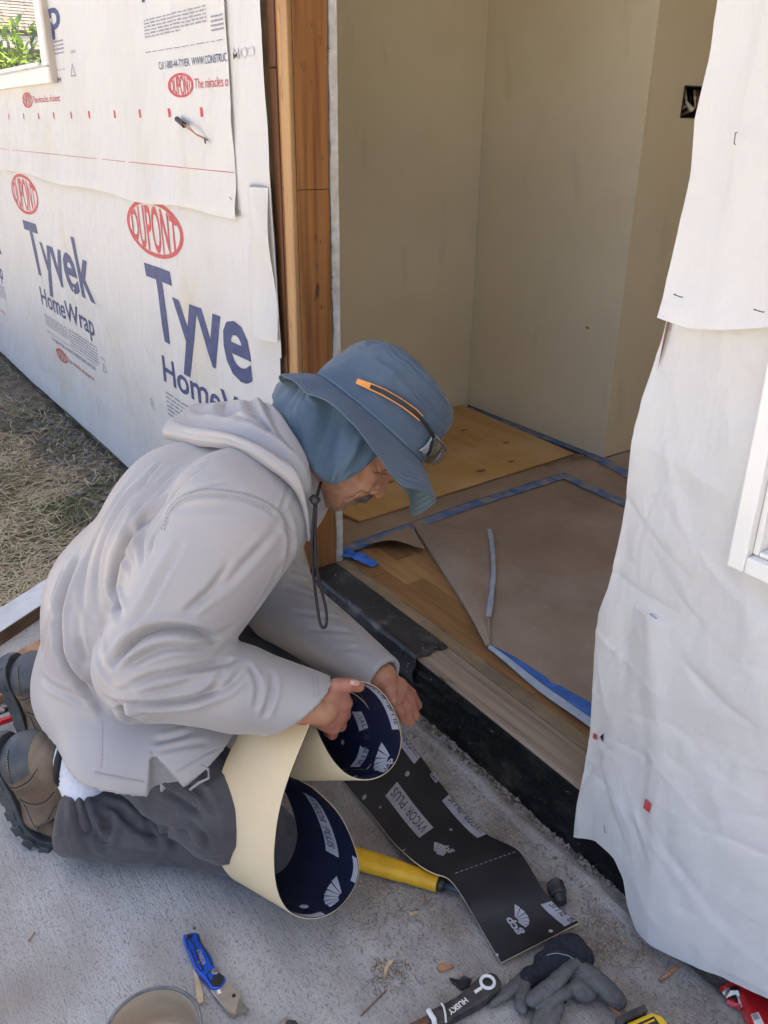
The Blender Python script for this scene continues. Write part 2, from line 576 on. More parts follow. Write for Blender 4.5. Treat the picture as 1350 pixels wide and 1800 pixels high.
def lawn_fn(u, v):
    y = -3.5 + v * 3.6
    x = -9.0 + u * (-1.35 - 0.62 * (np.maximum(y, -2.5) + 0.98) - 0.70 + 9.0)
    p = np.column_stack([x, y])
    return np.column_stack([x, y, -0.10 + 0.05 * (fbm(p, 2.2, 3, 2) - 0.5)])


P_, F_ = grid(lawn_fn, 130, 60)
tag(mk('lawn', P_, F_, 'dirt', smooth=True), 'patchy soil of the side yard under dry grass', kind='structure')

# dry cut grass: blades in tufts, hay lying over them
bv, bf, bm_ = [], [], []


def blade(x, y, z, az, lean, ln, w, m, curl=0.6):
    dx, dy = math.cos(az), math.sin(az)
    px_, py_ = -dy * w, dx * w
    b = len(bv)
    pts = []
    for k, t in enumerate((0, 0.5, 1.0)):
        a = lean + curl * t
        pts.append((x + dx * ln * t * math.sin(a), y + dy * ln * t * math.sin(a), z + ln * t * max(math.cos(a), 0.02)))
    for (X, Y, Z), ww in zip(pts[:2], (1, 0.8)):
        bv.append((X - px_ * ww, Y - py_ * ww, Z))
        bv.append((X + px_ * ww, Y + py_ * ww, Z))
    bv.append(pts[2])
    bf.append((b, b + 1, b + 3, b + 2))
    bf.append((b + 2, b + 3, b + 4))
    bm_.extend([m, m])


NB = 60000
rx = rng.random((NB, 6))
for i in range(NB):
    y = -1.05 + 1.06 * rx[i, 0]
    x1 = -2.19 - 0.66 * (y + 0.98)
    x = x1 - (x1 + 6.6) * rx[i, 1] ** 1.7
    n_ = _perm[int(x * 5) % 64, int(y * 7) % 64, 3]
    n2 = math.sin(x * 7.3 + 2 * math.sin(y * 5)) * math.sin(y * 9.1 + x * 2.7)
    if y > -0.30 - 0.14 * n2 and rx[i, 2] < 0.90:
        continue
    z = -0.105 + 0.02 * n2
    if rx[i, 3] < 0.44 + 0.30 * n2:
        blade(x, y, z, rx[i, 4] * 6.28, 0.35 + 0.5 * rx[i, 5], 0.03 + 0.05 * rx[i, 2], 0.0017, 1, 0.9)
    else:
        m_ = 0 if rx[i, 5] < 0.68 else 2
        blade(x, y, z + 0.030 * rx[i, 5], rx[i, 4] * 6.28, 1.25 + 0.35 * rx[i, 2], 0.045 + 0.075 * rx[i, 2], 0.0014, m_, 0.25)
tag(mk('grass', bv, bf, ['grass_dry', 'grass_green', 'grass_pale'], mi=bm_), 'dry straw coloured grass clippings with green tufts beside the wall', kind='stuff')

# dark mulch and crumbs at the foot of the wall
bv, bf = [], []
mb = MB()
for i in range(2600):
    x = -2.6 - 4.0 * random.random()
    y = -0.02 - 0.34 * random.random() ** 1.6
    r = 0.004 + 0.012 * random.random() ** 2
    z = -0.105 + 0.01 * random.random()
    a = random.random() * 6.28
    mb.add([(x + r * math.cos(a), y + r * math.sin(a), z), (x - r * math.sin(a), y + r * math.cos(a), z + r * .3), (x - r * math.cos(a), y - r * math.sin(a), z), (x + r * math.sin(a), y - r * math.cos(a), z + r * .2), (x, y, z + r * 0.9)],
           [(0, 1, 4), (1, 2, 4), (2, 3, 4), (3, 0, 4)])
tag(mb.build('mulch', 'foundation'), 'dark crumbs of soil along the foot of the wrapped wall', kind='stuff')

# ================================================================ left wall under house wrap
wall = thing('house_wall', 'long exterior wall under printed white house wrap left of the doorway', 'wall', (-4.5, 0.05, 0))
MB().box(-7.0, -3.50 - 1.6, 0.012, 0.10, 0.0, 2.9).box(-5.1, -3.50, 0.012, 0.10, 0.0, 1.40).box(-3.50, -1.862, 0.012, 0.10, 0.0, 2.9).box(-5.1, -3.5, 0.012, 0.10, 2.3, 2.9).build('sheathing', 'osb', wall)
MB().box(-7.0, -1.80, 0.02, 0.11, -0.14, -0.002).build('foundation', 'foundation', wall)


def wr_low(x, z):
    p = np.column_stack([x, z])
    h = 0.010 * (fbm(p, 2.6, 3, 1) - 0.5) + 0.0045 * ridged(p * np.array([1.0, 0.8]) @ np.array([[0.9, -0.43], [0.43, 0.9]]), 5.5, 3, 4)
    h = h + 0.010 * np.exp(-((z + 0.03) / 0.08) ** 2)
    return -0.010 - h - creases(p, 90, 5, (-6.5, -1.85, 0.0, 1.05), (0.05, 0.22), (0.004, 0.012), 0.0035)


def wr_up(x, z):
    p = np.column_stack([x, z])
    q = p @ np.array([[0.80, 0.6], [-0.6, 0.80]]) * np.array([1.7, 0.55])
    h = 0.012 * (fbm(p, 2.2, 3, 11) - 0.5) + 0.006 * ridged(q, 4.5, 3, 14)
    h = h + 0.007 * np.exp(-((z - 1.03) / 0.05) ** 2) * (0.4 + vnoise(p, 5, 20))
    return -0.022 - h - creases(p, 110, 6, (-6.5, -2.03, 1.03, 1.9), (0.05, 0.25), (0.004, 0.012), 0.0035)


def low_fn(u, v):
    x = -6.9 + (6.9 - 1.838) * (1 - (1 - u) ** 1.35)
    z = -0.045 + 1.14 * v
    xe = -1.838 - 0.03 * v + 0.006 * np.sin(9 * z)          # torn right edge leans with height
    x = np.where(u > 0.999, xe, np.minimum(x, xe))
    z = z + (v < 0.001) * 0.008 * np.sin(3 * x) * 0.5
    return np.column_stack([x, wr_low(x, z), z])


P_, F_ = grid(low_fn, 330, 90)
low = mk('wrap_sheet', P_, F_, 'wrap', wall, smooth=True, label='lower sheet of white wrap with large blue lettering')


def up_fn(u, v):
    z0 = 1.022 + 0.010 * np.sin(6 * u) + 0.006 * np.sin(31 * u)
    x = -6.9 + (6.9 - 2.036) * (1 - (1 - u) ** 1.35)
    z = z0 + (2.6 - z0) * v ** 1.15
    y = wr_up(x, z)
    return np.column_stack([x, y, z])


P_, F_ = grid(up_fn, 330, 90)
# leave the window opening free
keep = []
for f in F_:
    c_ = P_[f].mean(0)
    if not (-5.15 < c_[0] < -3.52 and c_[2] > 1.43):
        keep.append(f)
up = mk('wrap_sheet', P_, keep, 'wrap', wall, smooth=True, label='upper sheet of white wrap lapped over the lower one')


def strip_fn(u, v):                 # the sheet that turns in at the doorway, under the printed one
    z = 0.70 + 1.9 * v
    x0, x1 = np.where(z < 1.03, -2.028, -2.30), -1.842 - 0.028 * np.minimum(1, (z - 0.7) / 0.75)
    x = x0 + (x1 - x0) * u
    p = np.column_stack([x, z])
    h = 0.010 * ridged(p * np.array([1.6, 0.6]), 7, 3, 31) + 0.008 * (fbm(p, 6, 2, 35) - 0.5)
    return np.column_stack([x, -0.0125 - 0.4 * h * (u > 0.3) - 0.004 * u, z])


P_, F_ = grid(strip_fn, 50, 130)
strip = mk('wrap_sheet', P_, F_, 'wrap', wall, smooth=True, label='turned in edge of wrap beside the door post')


def flap_fn(u, v):                  # loose torn flap standing off the corner
    z = 0.74 + 0.355 * v
    x = -1.975 + 0.11 * u + 0.02 * u * (1 - v) + 0.012 * np.sin(v * 9) * (1 - u) - 0.03 * (1 - v) * (1 - u)
    y = -0.018 - 0.020 * np.sin(np.pi * np.minimum(1, u * 0.9)) - 0.006 * np.sin(7 * v + 3 * u)
    return np.column_stack([x, y, z])


P_, F_ = grid(flap_fn, 24, 50)
mk('wrap_flap', P_, F_, 'wrap', wall, smooth=True, label='loose flap of wrap at the door post')

# ---- printing on the sheets


def wall_text(s, quad, surf, material, bold=0.02, parent=None, name='lettering', L=0.05, lift=0.0012, clip=None, squash=None):
    V, F = glyphs(s, bold)
    if squash is not None:
        V = squash(V)
    P2 = quadmap(V, quad)
    if clip is not None:
        F = [f for f in F if max(P2[i][0] for i in f) <= clip]
    V3, F = refine(P2, F, L, lambda q: np.column_stack([q[:, 0], surf(q[:, 0], q[:, 1]) - lift, q[:, 1]]))
    return mk(name, V3, F, material, parent)


def rect(x0, x1, z0, z1):
    return [(x0, z0), (x1, z0), (x1, z1), (x0, z1)]


def wall_flat(polys, surf, material, parent, name, lift=0.0012, L=0.05):
    allP, allF = [], []
    for V, F in polys:
        b = sum(len(a) for a in allP)
        allP.append(np.asarray(V, float))
        allF += [[i + b for i in f] for f in F]
    V3, F3 = refine(np.vstack(allP), allF, L, lambda q: np.column_stack([q[:, 0], surf(q[:, 0], q[:, 1]) - lift, q[:, 1]]))
    return mk(name, V3, F3, material, parent)


def oval(cx, cz, rx_, rz, surf, parent, word='DU PONT', small=False):
    V, F = ellipse_ring(44, 0.09 if not small else 0.12)
    wall_flat([(V * np.array([rx_, rz]) + np.array([cx, cz]), F)], surf, 'print_red', parent, 'oval_logo', L=0.06)

    # letters swell to the oval's middle, short at its ends
    def squash(W):
        W = W.copy()
        u = W[:, 0] * 2 - 1
        hgt = np.sqrt(np.maximum(0.02, 1 - (u * 0.84) ** 2))
        W[:, 1] = 0.5 + (W[:, 1] - 0.5) * hgt
        return W
    wall_text(word.replace(' ', ''), rect(cx - rx_ * 0.82, cx + rx_ * 0.82, cz - rz * 0.80, cz + rz * 0.80), surf, 'print_red', 0.012, parent, 'oval_lettering', L=0.04, squash=squash)


def lines(x0, x1, z0, z1, n, surf, parent, cut=0.0):
    pl = []
    for k in range(n):
        z = z1 - (z1 - z0) * (k + 0.5) / n
        h = (z1 - z0) / n * 0.22
        x = x0
        xe = x1 - (cut * (x1 - x0) if k == n - 1 else 0)
        while x < xe:
            w = (0.012 + 0.03 * random.random()) * (x1 - x0) / 0.4
            pl.append((rect(x, min(x + w, xe), z - h, z + h * (0.6 + 0.8 * random.random())), [(0, 1, 2, 3)]))
            x += w + 0.007 * (x1 - x0) / 0.4
    wall_flat(pl, surf, 'print_grey', parent, 'small_print', L=0.2)


def brand(T0, eR, surf, par, word, clipx=None):
    pass


# the large lettering on the lower sheet (second from the door, then the clipped one)
oval(-2.672, 0.932, 0.245, 0.086, wr_low, low)
wall_text('Tyve', [(-2.752, 0.588), (-2.018, 0.588), (-2.045, 0.816), (-2.79, 0.816)], wr_low, 'print_blue', 0.02, low)
wall_text('HomeW', [(-2.712, 0.440), (-2.03, 0.440), (-2.03, 0.527), (-2.712, 0.527)], wr_low, 'print_blue', 0.015, low)
lines(-2.70, -2.06, 0.318, 0.408, 6, wr_low, low)
oval(-4.315, 0.935, 0.245, 0.086, wr_low, low)
wall_text('Tyvek', [(-4.36, 0.590), (-3.40, 0.590), (-3.44, 0.816), (-4.42, 0.816)], wr_low, 'print_blue', 0.02, low)
wall_text('HomeWrap', [(-4.30, 0.442), (-3.47, 0.442), (-3.47, 0.526), (-4.30, 0.526)], wr_low, 'print_blue', 0.015, low)
lines(-4.29, -3.90, 0.345, 0.402, 5, wr_low, low)
lines(-3.88, -3.47, 0.325, 0.402, 6, wr_low, low)
wall_flat([(rect(-4.29, -3.49, 0.3155, 0.3185), [(0, 1, 2, 3)])], wr_low, 'print_grey', low, 'small_print')
wall_text('Call 1-800-44-TYVEK  WWW.CONSTRUCTION.TYVEK.COM', rect(-4.21, -3.54, 0.285, 0.302), wr_low, 'print_blue', 0.0, low, 'small_lettering')
oval(-4.07, 0.238, 0.093, 0.030, wr_low, low, small=True)
wall_text('The miracles of science', rect(-3.97, -3.58, 0.231, 0.252), wr_low, 'print_red', 0.0, low, 'slogan')
for cx, cz in ((-3.40, 0.34), (-1.78, 0.34)):
    if cx < -2:
        wall_text('USA', rect(cx - 0.03, cx + 0.03, cz + 0.022, cz + 0.032), wr_low, 'print_grey', 0.0, low, 'mark')
        wall_flat([([(cx - 0.03, cz - 0.03), (cx + 0.03, cz - 0.03), (cx, cz + 0.01), (cx - 0.021, cz - 0.026), (cx + 0.021, cz - 0.026), (cx, cz + 0.003)], [(0, 1, 4, 3), (1, 2, 5, 4), (2, 0, 3, 5)])], wr_low, 'print_grey', low, 'triangle_mark')
wall_text('Tyvek', [(-6.0, 0.590), (-5.05, 0.590), (-5.09, 0.816), (-6.06, 0.816)], wr_low, 'print_blue', 0.02, low)
wall_text('HomeWrap', [(-5.95, 0.442), (-5.12, 0.442), (-5.12, 0.526), (-5.95, 0.526)], wr_low, 'print_blue', 0.015, low)
lines(-5.53, -5.12, 0.325, 0.402, 6, wr_low, low)
wall_text('The miracles of science', rect(-5.62, -5.23, 0.231, 0.252), wr_low, 'print_red', 0.0, low, 'slogan')
# pencilled mark
wall_text('R', [(-2.86, 0.30), (-2.82, 0.30), (-2.83, 0.34), (-2.87, 0.34)], wr_low, 'print_grey', -0.02, low, 'pencil_mark')

# upper sheet
oval(-2.325, 1.320, 0.082, 0.0285, wr_up, up, small=True)
wall_text('The miracles o', rect(-2.236, -2.042, 1.310, 1.333), wr_up, 'print_red', 0.0, up, 'slogan', L=0.03)
wall_text('Call 1-800-44-TYVEK  WWW.CONSTRUC', rect(-2.462, -2.040, 1.362, 1.380), wr_up, 'print_blue', 0.0, up, 'small_lettering', L=0.03)
lines(-2.545, -2.14, 1.440, 1.487, 6, wr_up, up, 0.4)
lines(-2.115, -2.045, 1.425, 1.462, 4, wr_up, up)
lines(-2.55, -2.045, 1.4045, 1.4095, 1, wr_up, up)
wall_text('HomeWrap', [(-2.55, 1.528), (-1.72, 1.528), (-1.72, 1.612), (-2.55, 1.612)], wr_up, 'print_blue', 0.015, up, clip=-2.04)
wall_text('p', [(-3.475, 1.530), (-3.345, 1.530), (-3.345, 1.622), (-3.475, 1.622)], wr_up, 'print_blue', 0.02, up)
lines(-3.49, -3.35, 1.448, 1.496, 4, wr_up, up)
lines(-3.49, -3.35, 1.400, 1.405, 1, wr_up, up)
wall_text('USA', rect(-3.27, -3.21, 1.444, 1.454), wr_up, 'print_grey', 0.0, up, 'mark')
cx, cz = -3.265, 1.395
wall_flat([([(cx - 0.03, cz - 0.02), (cx + 0.03, cz - 0.02), (cx, cz + 0.022), (cx - 0.021, cz - 0.016), (cx + 0.021, cz - 0.016), (cx, cz + 0.014)], [(0, 1, 4, 3), (1, 2, 5, 4), (2, 0, 3, 5)])], wr_up, 'print_grey', up, 'triangle_mark')
wall_text('M', rect(-3.468, -3.425, 1.360, 1.380), wr_up, 'print_blue', 0.0, up, 'small_lettering')
oval(-3.945, 1.3145, 0.078, 0.0285, wr_up, up, small=True)
wall_text('The miracles of scienc', rect(-3.86, -3.47, 1.303, 1.327), wr_up, 'print_red', 0.0, up, 'slogan', L=0.03)
pl = [(rect(x - 0.008, x + 0.008, 1.245, 1.267), [(0, 1, 2, 3)]) for x in (-4.78, -4.542, -4.305, -4.042, -3.809, -3.587, -3.35, -3.139, -2.886, -2.652, -2.418, -2.208)]
wall_flat(pl, wr_up, 'print_red', up, 'tick_mark')
wall_flat([(rect(-6.6, -2.04, 1.1195, 1.1212), [(0, 1, 2, 3)])], wr_up, 'print_red', up, 'chalk_line', L=0.1)
# faint mirrored print showing through the turned-in sheet
wall_text('COM', [(-1.905, 1.365), (-2.020, 1.365), (-2.020, 1.386), (-1.905, 1.386)], lambda x, z: -0.0185 + 0 * x, 'print_faint', 0.01, strip, 'faint_lettering')
# staples
st = MB().tube([(-0.006, 0, 0), (-0.006, -0.003, 0), (0.006, -0.003, 0), (0.006, 0, 0)], 0.0007, 4)
st0 = None
SP = [(-2.06, 1.06), (-2.50, 1.05), (-3.1, 1.06), (-1.90, 1.21), (-2.60, 0.50), (-2.9, 0.45), (-2.82, 0.25), (-3.0, 0.22), (-3.3, 0.18), (-3.5, 0.2), (-3.75, 0.22), (-4.0, 0.18), (-2.55, 1.29), (-2.31, 1.215)]
for i, (x, z) in enumerate(SP):
    y = float(wr_up(np.array([x]), np.array([z]))[0] if z > 1.03 else wr_low(np.array([x]), np.array([z]))[0])
    if st0 is None:
        st0 = st.build('staple', 'steel_dark', wall)
        o = st0
    else:
        o = st0.copy()
        COL.objects.link(o)
        o.parent = wall
    o.location = (x, y, z)
    o.rotation_euler = (0, random.uniform(-0.8, 0.8), 0)

# wire lead poking out of the wrap
wl = thing('wire_lead', 'short black connector on two thin wires poking out of the upper wrap', 'wire', (-2.17, -0.03, 1.19))
MB().tube([(-2.345, -0.036, 1.240), (-2.29, -0.040, 1.226)], 0.0075, 8).build('connector', 'black_plastic', wl)
MB().tube([(-2.29, -0.042, 1.228), (-2.25, -0.046, 1.224), (-2.21, -0.044, 1.206), (-2.176, -0.020, 1.190)], 0.0016, 5).tube([(-2.29, -0.040, 1.225), (-2.25, -0.040, 1.214), (-2.21, -0.040, 1.203), (-2.174, -0.018, 1.187)], 0.0016, 5).build('wire', 'wire_copper', wl)
mb = MB().add([(-2.184, -0.0345, 1.196), (-2.166, -0.0345, 1.192), (-2.170, -0.0345, 1.182), (-2.178, -0.0345, 1.184)], [(0, 1, 2, 3)])
mb.build('slit', 'black_plastic', wl)

# ---- window in the left wall
win = thing('window', 'white framed window set in the wrapped wall with a bush behind it', 'window', (-4.3, -0.03, 1.36))
MB().box(-5.12, -3.478, -0.055, 0.05, 1.362, 1.415).box(-5.12, -3.478, -0.055, 0.05, 2.35, 2.40).box(-3.545, -3.478, -0.055, 0.05, 1.418, 2.347).box(-5.12, -5.05, -0.055, 0.05, 1.418, 2.347).build('frame', 'white_vinyl', win, bev=0.006)
MB().box(-3.477, -3.468, -0.045, 0.045, 1.364, 2.40).build('side_flange', 'vinyl_side', win)
MB().box(-5.05, -3.56, -0.066, -0.055, 1.418, 1.432).build('glazing_bead', 'white_vinyl', win, bev=0.003)
MB().box(-5.06, -3.54, 0.010, 0.014, 1.41, 2.36).build('pane', 'glass_thin', win)

# ---- the neighbour's house and the bush seen through it
nb = thing('neighbour_house', 'low grey house with a brown shingled roof beyond the window', 'house', (-16, 4, 0))
MB().box(-19, -13.9, -1.0, 9.0, -0.14, 2.28).build('wall', 'stucco', nb)
MB().box(-13.35, -13.25, -1.6, 9.6, 2.16, 2.30).build('fascia', 'white_vinyl', nb)
MB().box(-13.9, -13.35, -1.6, 9.6, 2.16, 2.20).build('soffit', 'stucco', nb)
MB().add([(-13.2, -1.6, 2.30), (-13.2, 9.6, 2.30), (-19, 9.6, 4.6), (-19, -1.6, 4.6), (-13.2, -1.6, 2.36), (-13.2, 9.6, 2.36), (-19, 9.6, 4.66), (-19, -1.6, 4.66)],
         [(0, 3, 2, 1), (0, 1, 5, 4), (1, 2, 6, 5), (2, 3, 7, 6), (3, 0, 4, 7)]).build('roof', 'shingle0', nb)
shv, shf, shm = [], [], []
sl = (4.66 - 2.36) / 5.8
sh0 = {}
for r in range(26):
    xa = -13.17 - r * 0.125
    y = 0.4 + 0.12 * (r % 2) - 0.2
    while y < 5.2:
        w = random.uniform(0.16, 0.34)
        th = 0.003 + 0.006 * random.random()
        za = 2.36 + (-13.2 - xa) * sl
        b = len(shv)
        xb = xa - 0.17
        zb = 2.36 + (-13.2 - xb) * sl
        for (X, Z) in ((xa, za + 0.004), (xa, za + 0.004 + th + 0.012), (xb, zb + 0.006), (xb, zb + 0.001)):
            shv += [(X, y + 0.004, Z), (X, y + w - 0.004, Z)]
        shf += [(b, b + 1, b + 3, b + 2), (b + 2, b + 3, b + 5, b + 4), (b, b + 2, b + 4, b + 6), (b + 1, b + 7, b + 5, b + 3)]
        m_ = int(random.random() < 0.45)
        shm += [m_] * 4
        y += w
tag(mk('shingles', shv, shf, ['shingle0', 'shingle1'], nb, mi=shm), kind='stuff')

bush = thing('bush', 'leafy yellow green bush in the sun behind the window', 'bush', (-8.6, 1.15, -0.14))
mb = MB()
tips = []
for i in range(46):
    a = random.random() * 6.28
    rr = 0.12 + 0.75 * random.random()
    top = Vector((-8.7 + rr * math.cos(a) * 0.95, 1.12 + rr * math.sin(a) * 0.55, 1.45 + 0.62 * random.random() * (1.1 - 0.5 * rr)))
    base = Vector((-8.7 + 0.1 * math.cos(a), 1.14 + 0.1 * math.sin(a), -0.14))
    midp = base.lerp(top, 0.6) + Vector((0.06 * math.cos(a), 0.06 * math.sin(a), 0.1))
    mb.tube([base, midp, top], [0.016, 0.009, 0.004], 5)
    tips.append((midp, top))
mb.build('stem', 'bark', bush)
lf, ld = MB(), MB()
LEAF = [(0, 0, 0), (0.35, 0.20, 0.07), (0.75, 0.18, 0.05), (1, 0, 0), (0.75, -0.18, 0.05), (0.35, -0.20, 0.07), (0.5, 0, 0)]
LEAFF = [(0, 1, 6), (1, 2, 6), (2, 3, 6), (3, 4, 6), (4, 5, 6), (5, 0, 6)]
cand_ = []
for midp, top in tips:
    for k in range(30):
        t = random.random() ** 0.6
        c_ = midp.lerp(top, t) + Vector((random.gauss(0, .02), random.gauss(0, .02), random.gauss(0, .02)))
        az = random.random() * 6.28
        el = random.uniform(-0.1, 1.1)
        d = Vector((math.cos(az) * math.cos(el), math.sin(az) * math.cos(el), math.sin(el)))
        s_ = d.cross(Vector((0, 0, 1))).normalized()
        n_ = s_.cross(d)
        cand_.append((c_, d, s_, n_, random.uniform(0.07, 0.13), random.random() < 0.62))


def in_window(c):
    e = Vector((c[0], c[1] + 0.975, c[2] - 1.22))
    t = 0.975 / e[1]
    x, z = e[0] * t, 1.22 + e[2] * t
    return -5.05 < x < -3.55 and 1.42 < z < 2.3


seen = sorted([k for k in range(len(cand_)) if in_window(cand_[k][0])], key=lambda k: -cand_[k][0][0])[:280]
seen_s = set(seen)
lmesh = {}
for k, (c_, d, s_, n_, ln, lt) in enumerate(cand_):
    if k in seen_s:
        m_ = 'leaf' if lt else 'leaf_dark'
        if m_ not in lmesh:
            o = mk('leaf', LEAF, LEAFF, m_, None, smooth=True)
            lmesh[m_] = o.data
        else:
            o = bpy.data.objects.new('leaf', lmesh[m_])
            COL.objects.link(o)
        adopt(o, bush)
        o.matrix_basis = Matrix(((d[0] * ln, s_[0] * ln, n_[0] * ln, c_[0]), (d[1] * ln, s_[1] * ln, n_[1] * ln, c_[1]), (d[2] * ln, s_[2] * ln, n_[2] * ln, c_[2]), (0, 0, 0, 1)))
    else:
        (lf if lt else ld).add([c_ + d * (p[0] * ln) + s_ * (p[1] * ln) + n_ * (p[2] * ln) for p in LEAF], LEAFF)
tag(lf.build('leaves', 'leaf', bush), kind='stuff')
tag(ld.build('leaves', 'leaf_dark', bush), kind='stuff')

# ================================================================ roof and the room behind the doorway
rf = thing('shade_roof', 'unseen flat roof slab added to shade the wall and patio', 'roof', (-2, 1, 2.95))  # slab added out of view to keep sun off wall and patio
MB().box(-7.0, 3.2, -0.55, 3.0, 2.95, 3.10).build('slab', 'ceiling_paint', rf)
MB().box(-7.0, 3.2, -0.585, -0.552, 2.90, 3.12).build('fascia', 'white_vinyl', rf)
iw = thing('interior_wall', 'olive beige painted wall on the left side of the room', 'wall', (-2.75, 0.7, 0.13))
MB().box(-2.80, -2.69, 0.115, 1.32, 0.10, 2.60).build('panel', 'wall_paint', iw)
iw2 = thing('interior_wall', 'beige painted wall across the back of the room with an outside corner', 'wall', (-2.3, 1.36, 0.13))
MB().box(-2.80, -1.9205, 1.322, 1.43, 0.10, 2.60).build('panel', 'wall_paint', iw2)
MB().box(-1.932, -1.9185, 1.3205, 1.328, 0.135, 2.60).build('corner_bead', 'wall_paint', iw2)
iw3 = thing('interior_wall', 'beige hallway wall running back from the corner with an open electrical box', 'wall', (-1.95, 2.4, 0.13))
ys_, zs_ = (1.331, 1.489, 1.599, 4.6), (0.10, 1.263, 1.357, 2.60)
mb = MB()
for i in range(3):
    for j in range(3):
        if (i, j) != (1, 1):
            mb.add([(-1.92, ys_[i], zs_[j]), (-1.92, ys_[i + 1], zs_[j]), (-1.92, ys_[i + 1], zs_[j + 1]), (-1.92, ys_[i], zs_[j + 1])], [(0, 1, 2, 3)])
mb.box(-2.10, -2.0, 1.432, 4.6, 0.10, 2.60)
mb.build('panel', 'wall_paint', iw3)
iw4 = thing('interior_wall', 'right wall of the hallway behind the hanging wrap', 'wall', (-0.60, 2.4, 0.13))
MB().box(-0.66, -0.55, 0.115, 4.6, 0.10, 2.60).build('panel', 'wall_paint', iw4)
iw5 = thing('interior_wall', 'unseen end wall of the hallway with an opening added for fill light', 'wall', (-1.3, 4.65, 0.13))
MB().box(-2.03, -0.55, 4.60, 4.7, 0.10, 0.95).box(-2.03, -1.8, 4.60, 4.7, 0.952, 2.60).box(-0.85, -0.55, 4.60, 4.7, 0.952, 2.60).box(-1.798, -0.852, 4.60, 4.7, 2.2, 2.60).build('panel', 'wall_paint', iw5)  # opening added out of view to let soft fill into the hallway
iw6 = thing('interior_wall', 'inner face of the front wall left of the doorway', 'wall', (-2.3, 0.108, 0.13))
MB().box(-2.80, -1.80, 0.1005, 0.1145, 0.10, 2.60).build('panel', 'wall_paint', iw6)
tag(MB().box(-2.80, -0.55, 0.1, 4.7, 2.601, 2.66).build('ceiling', 'ceiling_paint'), 'white ceiling of the room', kind='structure')
# a chipped scuff, and a dark strip for the gap along the foot of the walls
V = [(-2.06 + 0.013 * math.cos(t) * random.uniform(.5, 1), 1.3212, 0.585 + 0.007 * math.sin(t) * random.uniform(.6, 1)) for t in np.linspace(0, 6.283, 11, endpoint=False)]
mk('chipped_spot', V, [tuple(range(11))], 'chip_spot', iw2)
MB().box(-2.688, -1.925, 1.3195, 1.3218, 0.126, 0.1365).build('floor_gap', 'dark_wood', iw2)
MB().box(-1.9195, -1.917, 1.34, 4.5, 0.126, 0.1365).build('floor_gap', 'dark_wood', iw3)
# header above the opening
hd = thing('door_header', 'timber header over the doorway', 'beam', (-1.25, 0.05, 2.3))
MB().box(-1.78, -0.55, 0.0, 0.10, 2.25, 2.95).build('beam', 'stud_wood', hd)

# electrical box
eb = thing('electrical_box', 'open electrical box full of loose wires in the hallway wall', 'outlet box', (-1.93, 1.545, 1.31))
MB().box(-1.985, -1.98, 1.490, 1.598, 1.264, 1.356).box(-1.98, -1.917, 1.489, 1.492, 1.264, 1.356).box(-1.98, -1.917, 1.596, 1.599, 1.264, 1.356).box(-1.98, -1.917, 1.492, 1.596, 1.263, 1.266).box(-1.98, -1.917, 1.492, 1.596, 1.354, 1.357).build('box', 'black_plastic', eb)
for k, (m_, yy) in enumerate((('wire_copper', 1.502), ('wire_white', 1.52), ('black_plastic', 1.54), ('wire_white', 1.565), ('wire_copper', 1.58))):
    MB().tube([(-1.97, yy, 1.275), (-1.935, yy + 0.012, 1.30), (-1.928, yy - 0.006, 1.325), (-1.95, yy + 0.015, 1.345)], 0.0042, 6).build('wire', m_, eb)
MB().tube([(-1.935, 1.525, 1.312), (-1.920, 1.545, 1.286)], [0.005, 0.0085], 8).build('wire_nut', 'wire_white', eb)

# ---- floor
FZ = 0.130
tag(MB().box(-2.80, -0.55, 0.118, 4.7, 0.02, FZ - 0.004).build('floor', 'osb'), 'subfloor of the room', kind='structure')
fl = bpy.data.objects['floor']
k = 0
y = 0.120
oak = {}
while y < 0.62:
    x = -2.70 + random.uniform(-0.2, 0)
    while x < -0.62:
        ln = random.uniform(0.17, 0.34)
        x1 = min(x + ln, -0.60)
        if x1 > -2.68:
            MB().box(max(x, -2.68) + 0.0006, x1 - 0.0006, y + 0.0006, y + 0.0575, FZ - 0.0035, FZ + random.uniform(-0.0005, 0.0006)).build('plank', 'oak%d' % random.randrange(3), fl)
        x += ln
    y += 0.0582
# ---- plywood
ply = thing('plywood_sheet', 'knotty yellow plywood sheet lying on the floor against the back wall', 'plywood', (-2.3, 0.77, FZ))
py0 = [(-2.685, 0.15), (-1.935, 0.272), (-1.995, 1.255), (-2.685, 1.285)]
mb = MB().prism(py0, Matrix.Translation((0, 0, FZ + 0.0025)), 0.0085)
mb.build('ply_core', 'ply_edge', ply)
mb = MB().prism([(-2.684, 0.151), (-1.937, 0.274), (-1.997, 1.2535), (-2.684, 1.2835)], Matrix.Translation((0, 0, FZ + 0.0112)), 0.0014)
mb.build('face_veneer', 'plywood', ply)
for kx, ky, kr in ((-2.53, 0.86, 0.014), (-2.42, 1.08, 0.013), (-2.30, 0.62, 0.02), (-2.28, 0.84, 0.016), (-2.22, 1.12, 0.012), (-2.14, 0.52, 0.017), (-2.05, 0.85, 0.016), (-2.37, 0.72, 0.010), (-2.57, 1.12, 0.015), (-2.1, 0.38, 0.02), (-2.06, 1.0, 0.012)):
    n_ = 12
    V = [(kx + kr * (0.55 + 0.12 * random.random()) * math.cos(t), ky + kr * (1.25 + 0.2 * random.random()) * math.sin(t), FZ + 0.01275) for t in np.linspace(0, 6.283, n_, endpoint=False)]
    mk('knot', V, [tuple(range(n_))], 'knot', ply)

# ---- brown floor paper, folded back at the door side


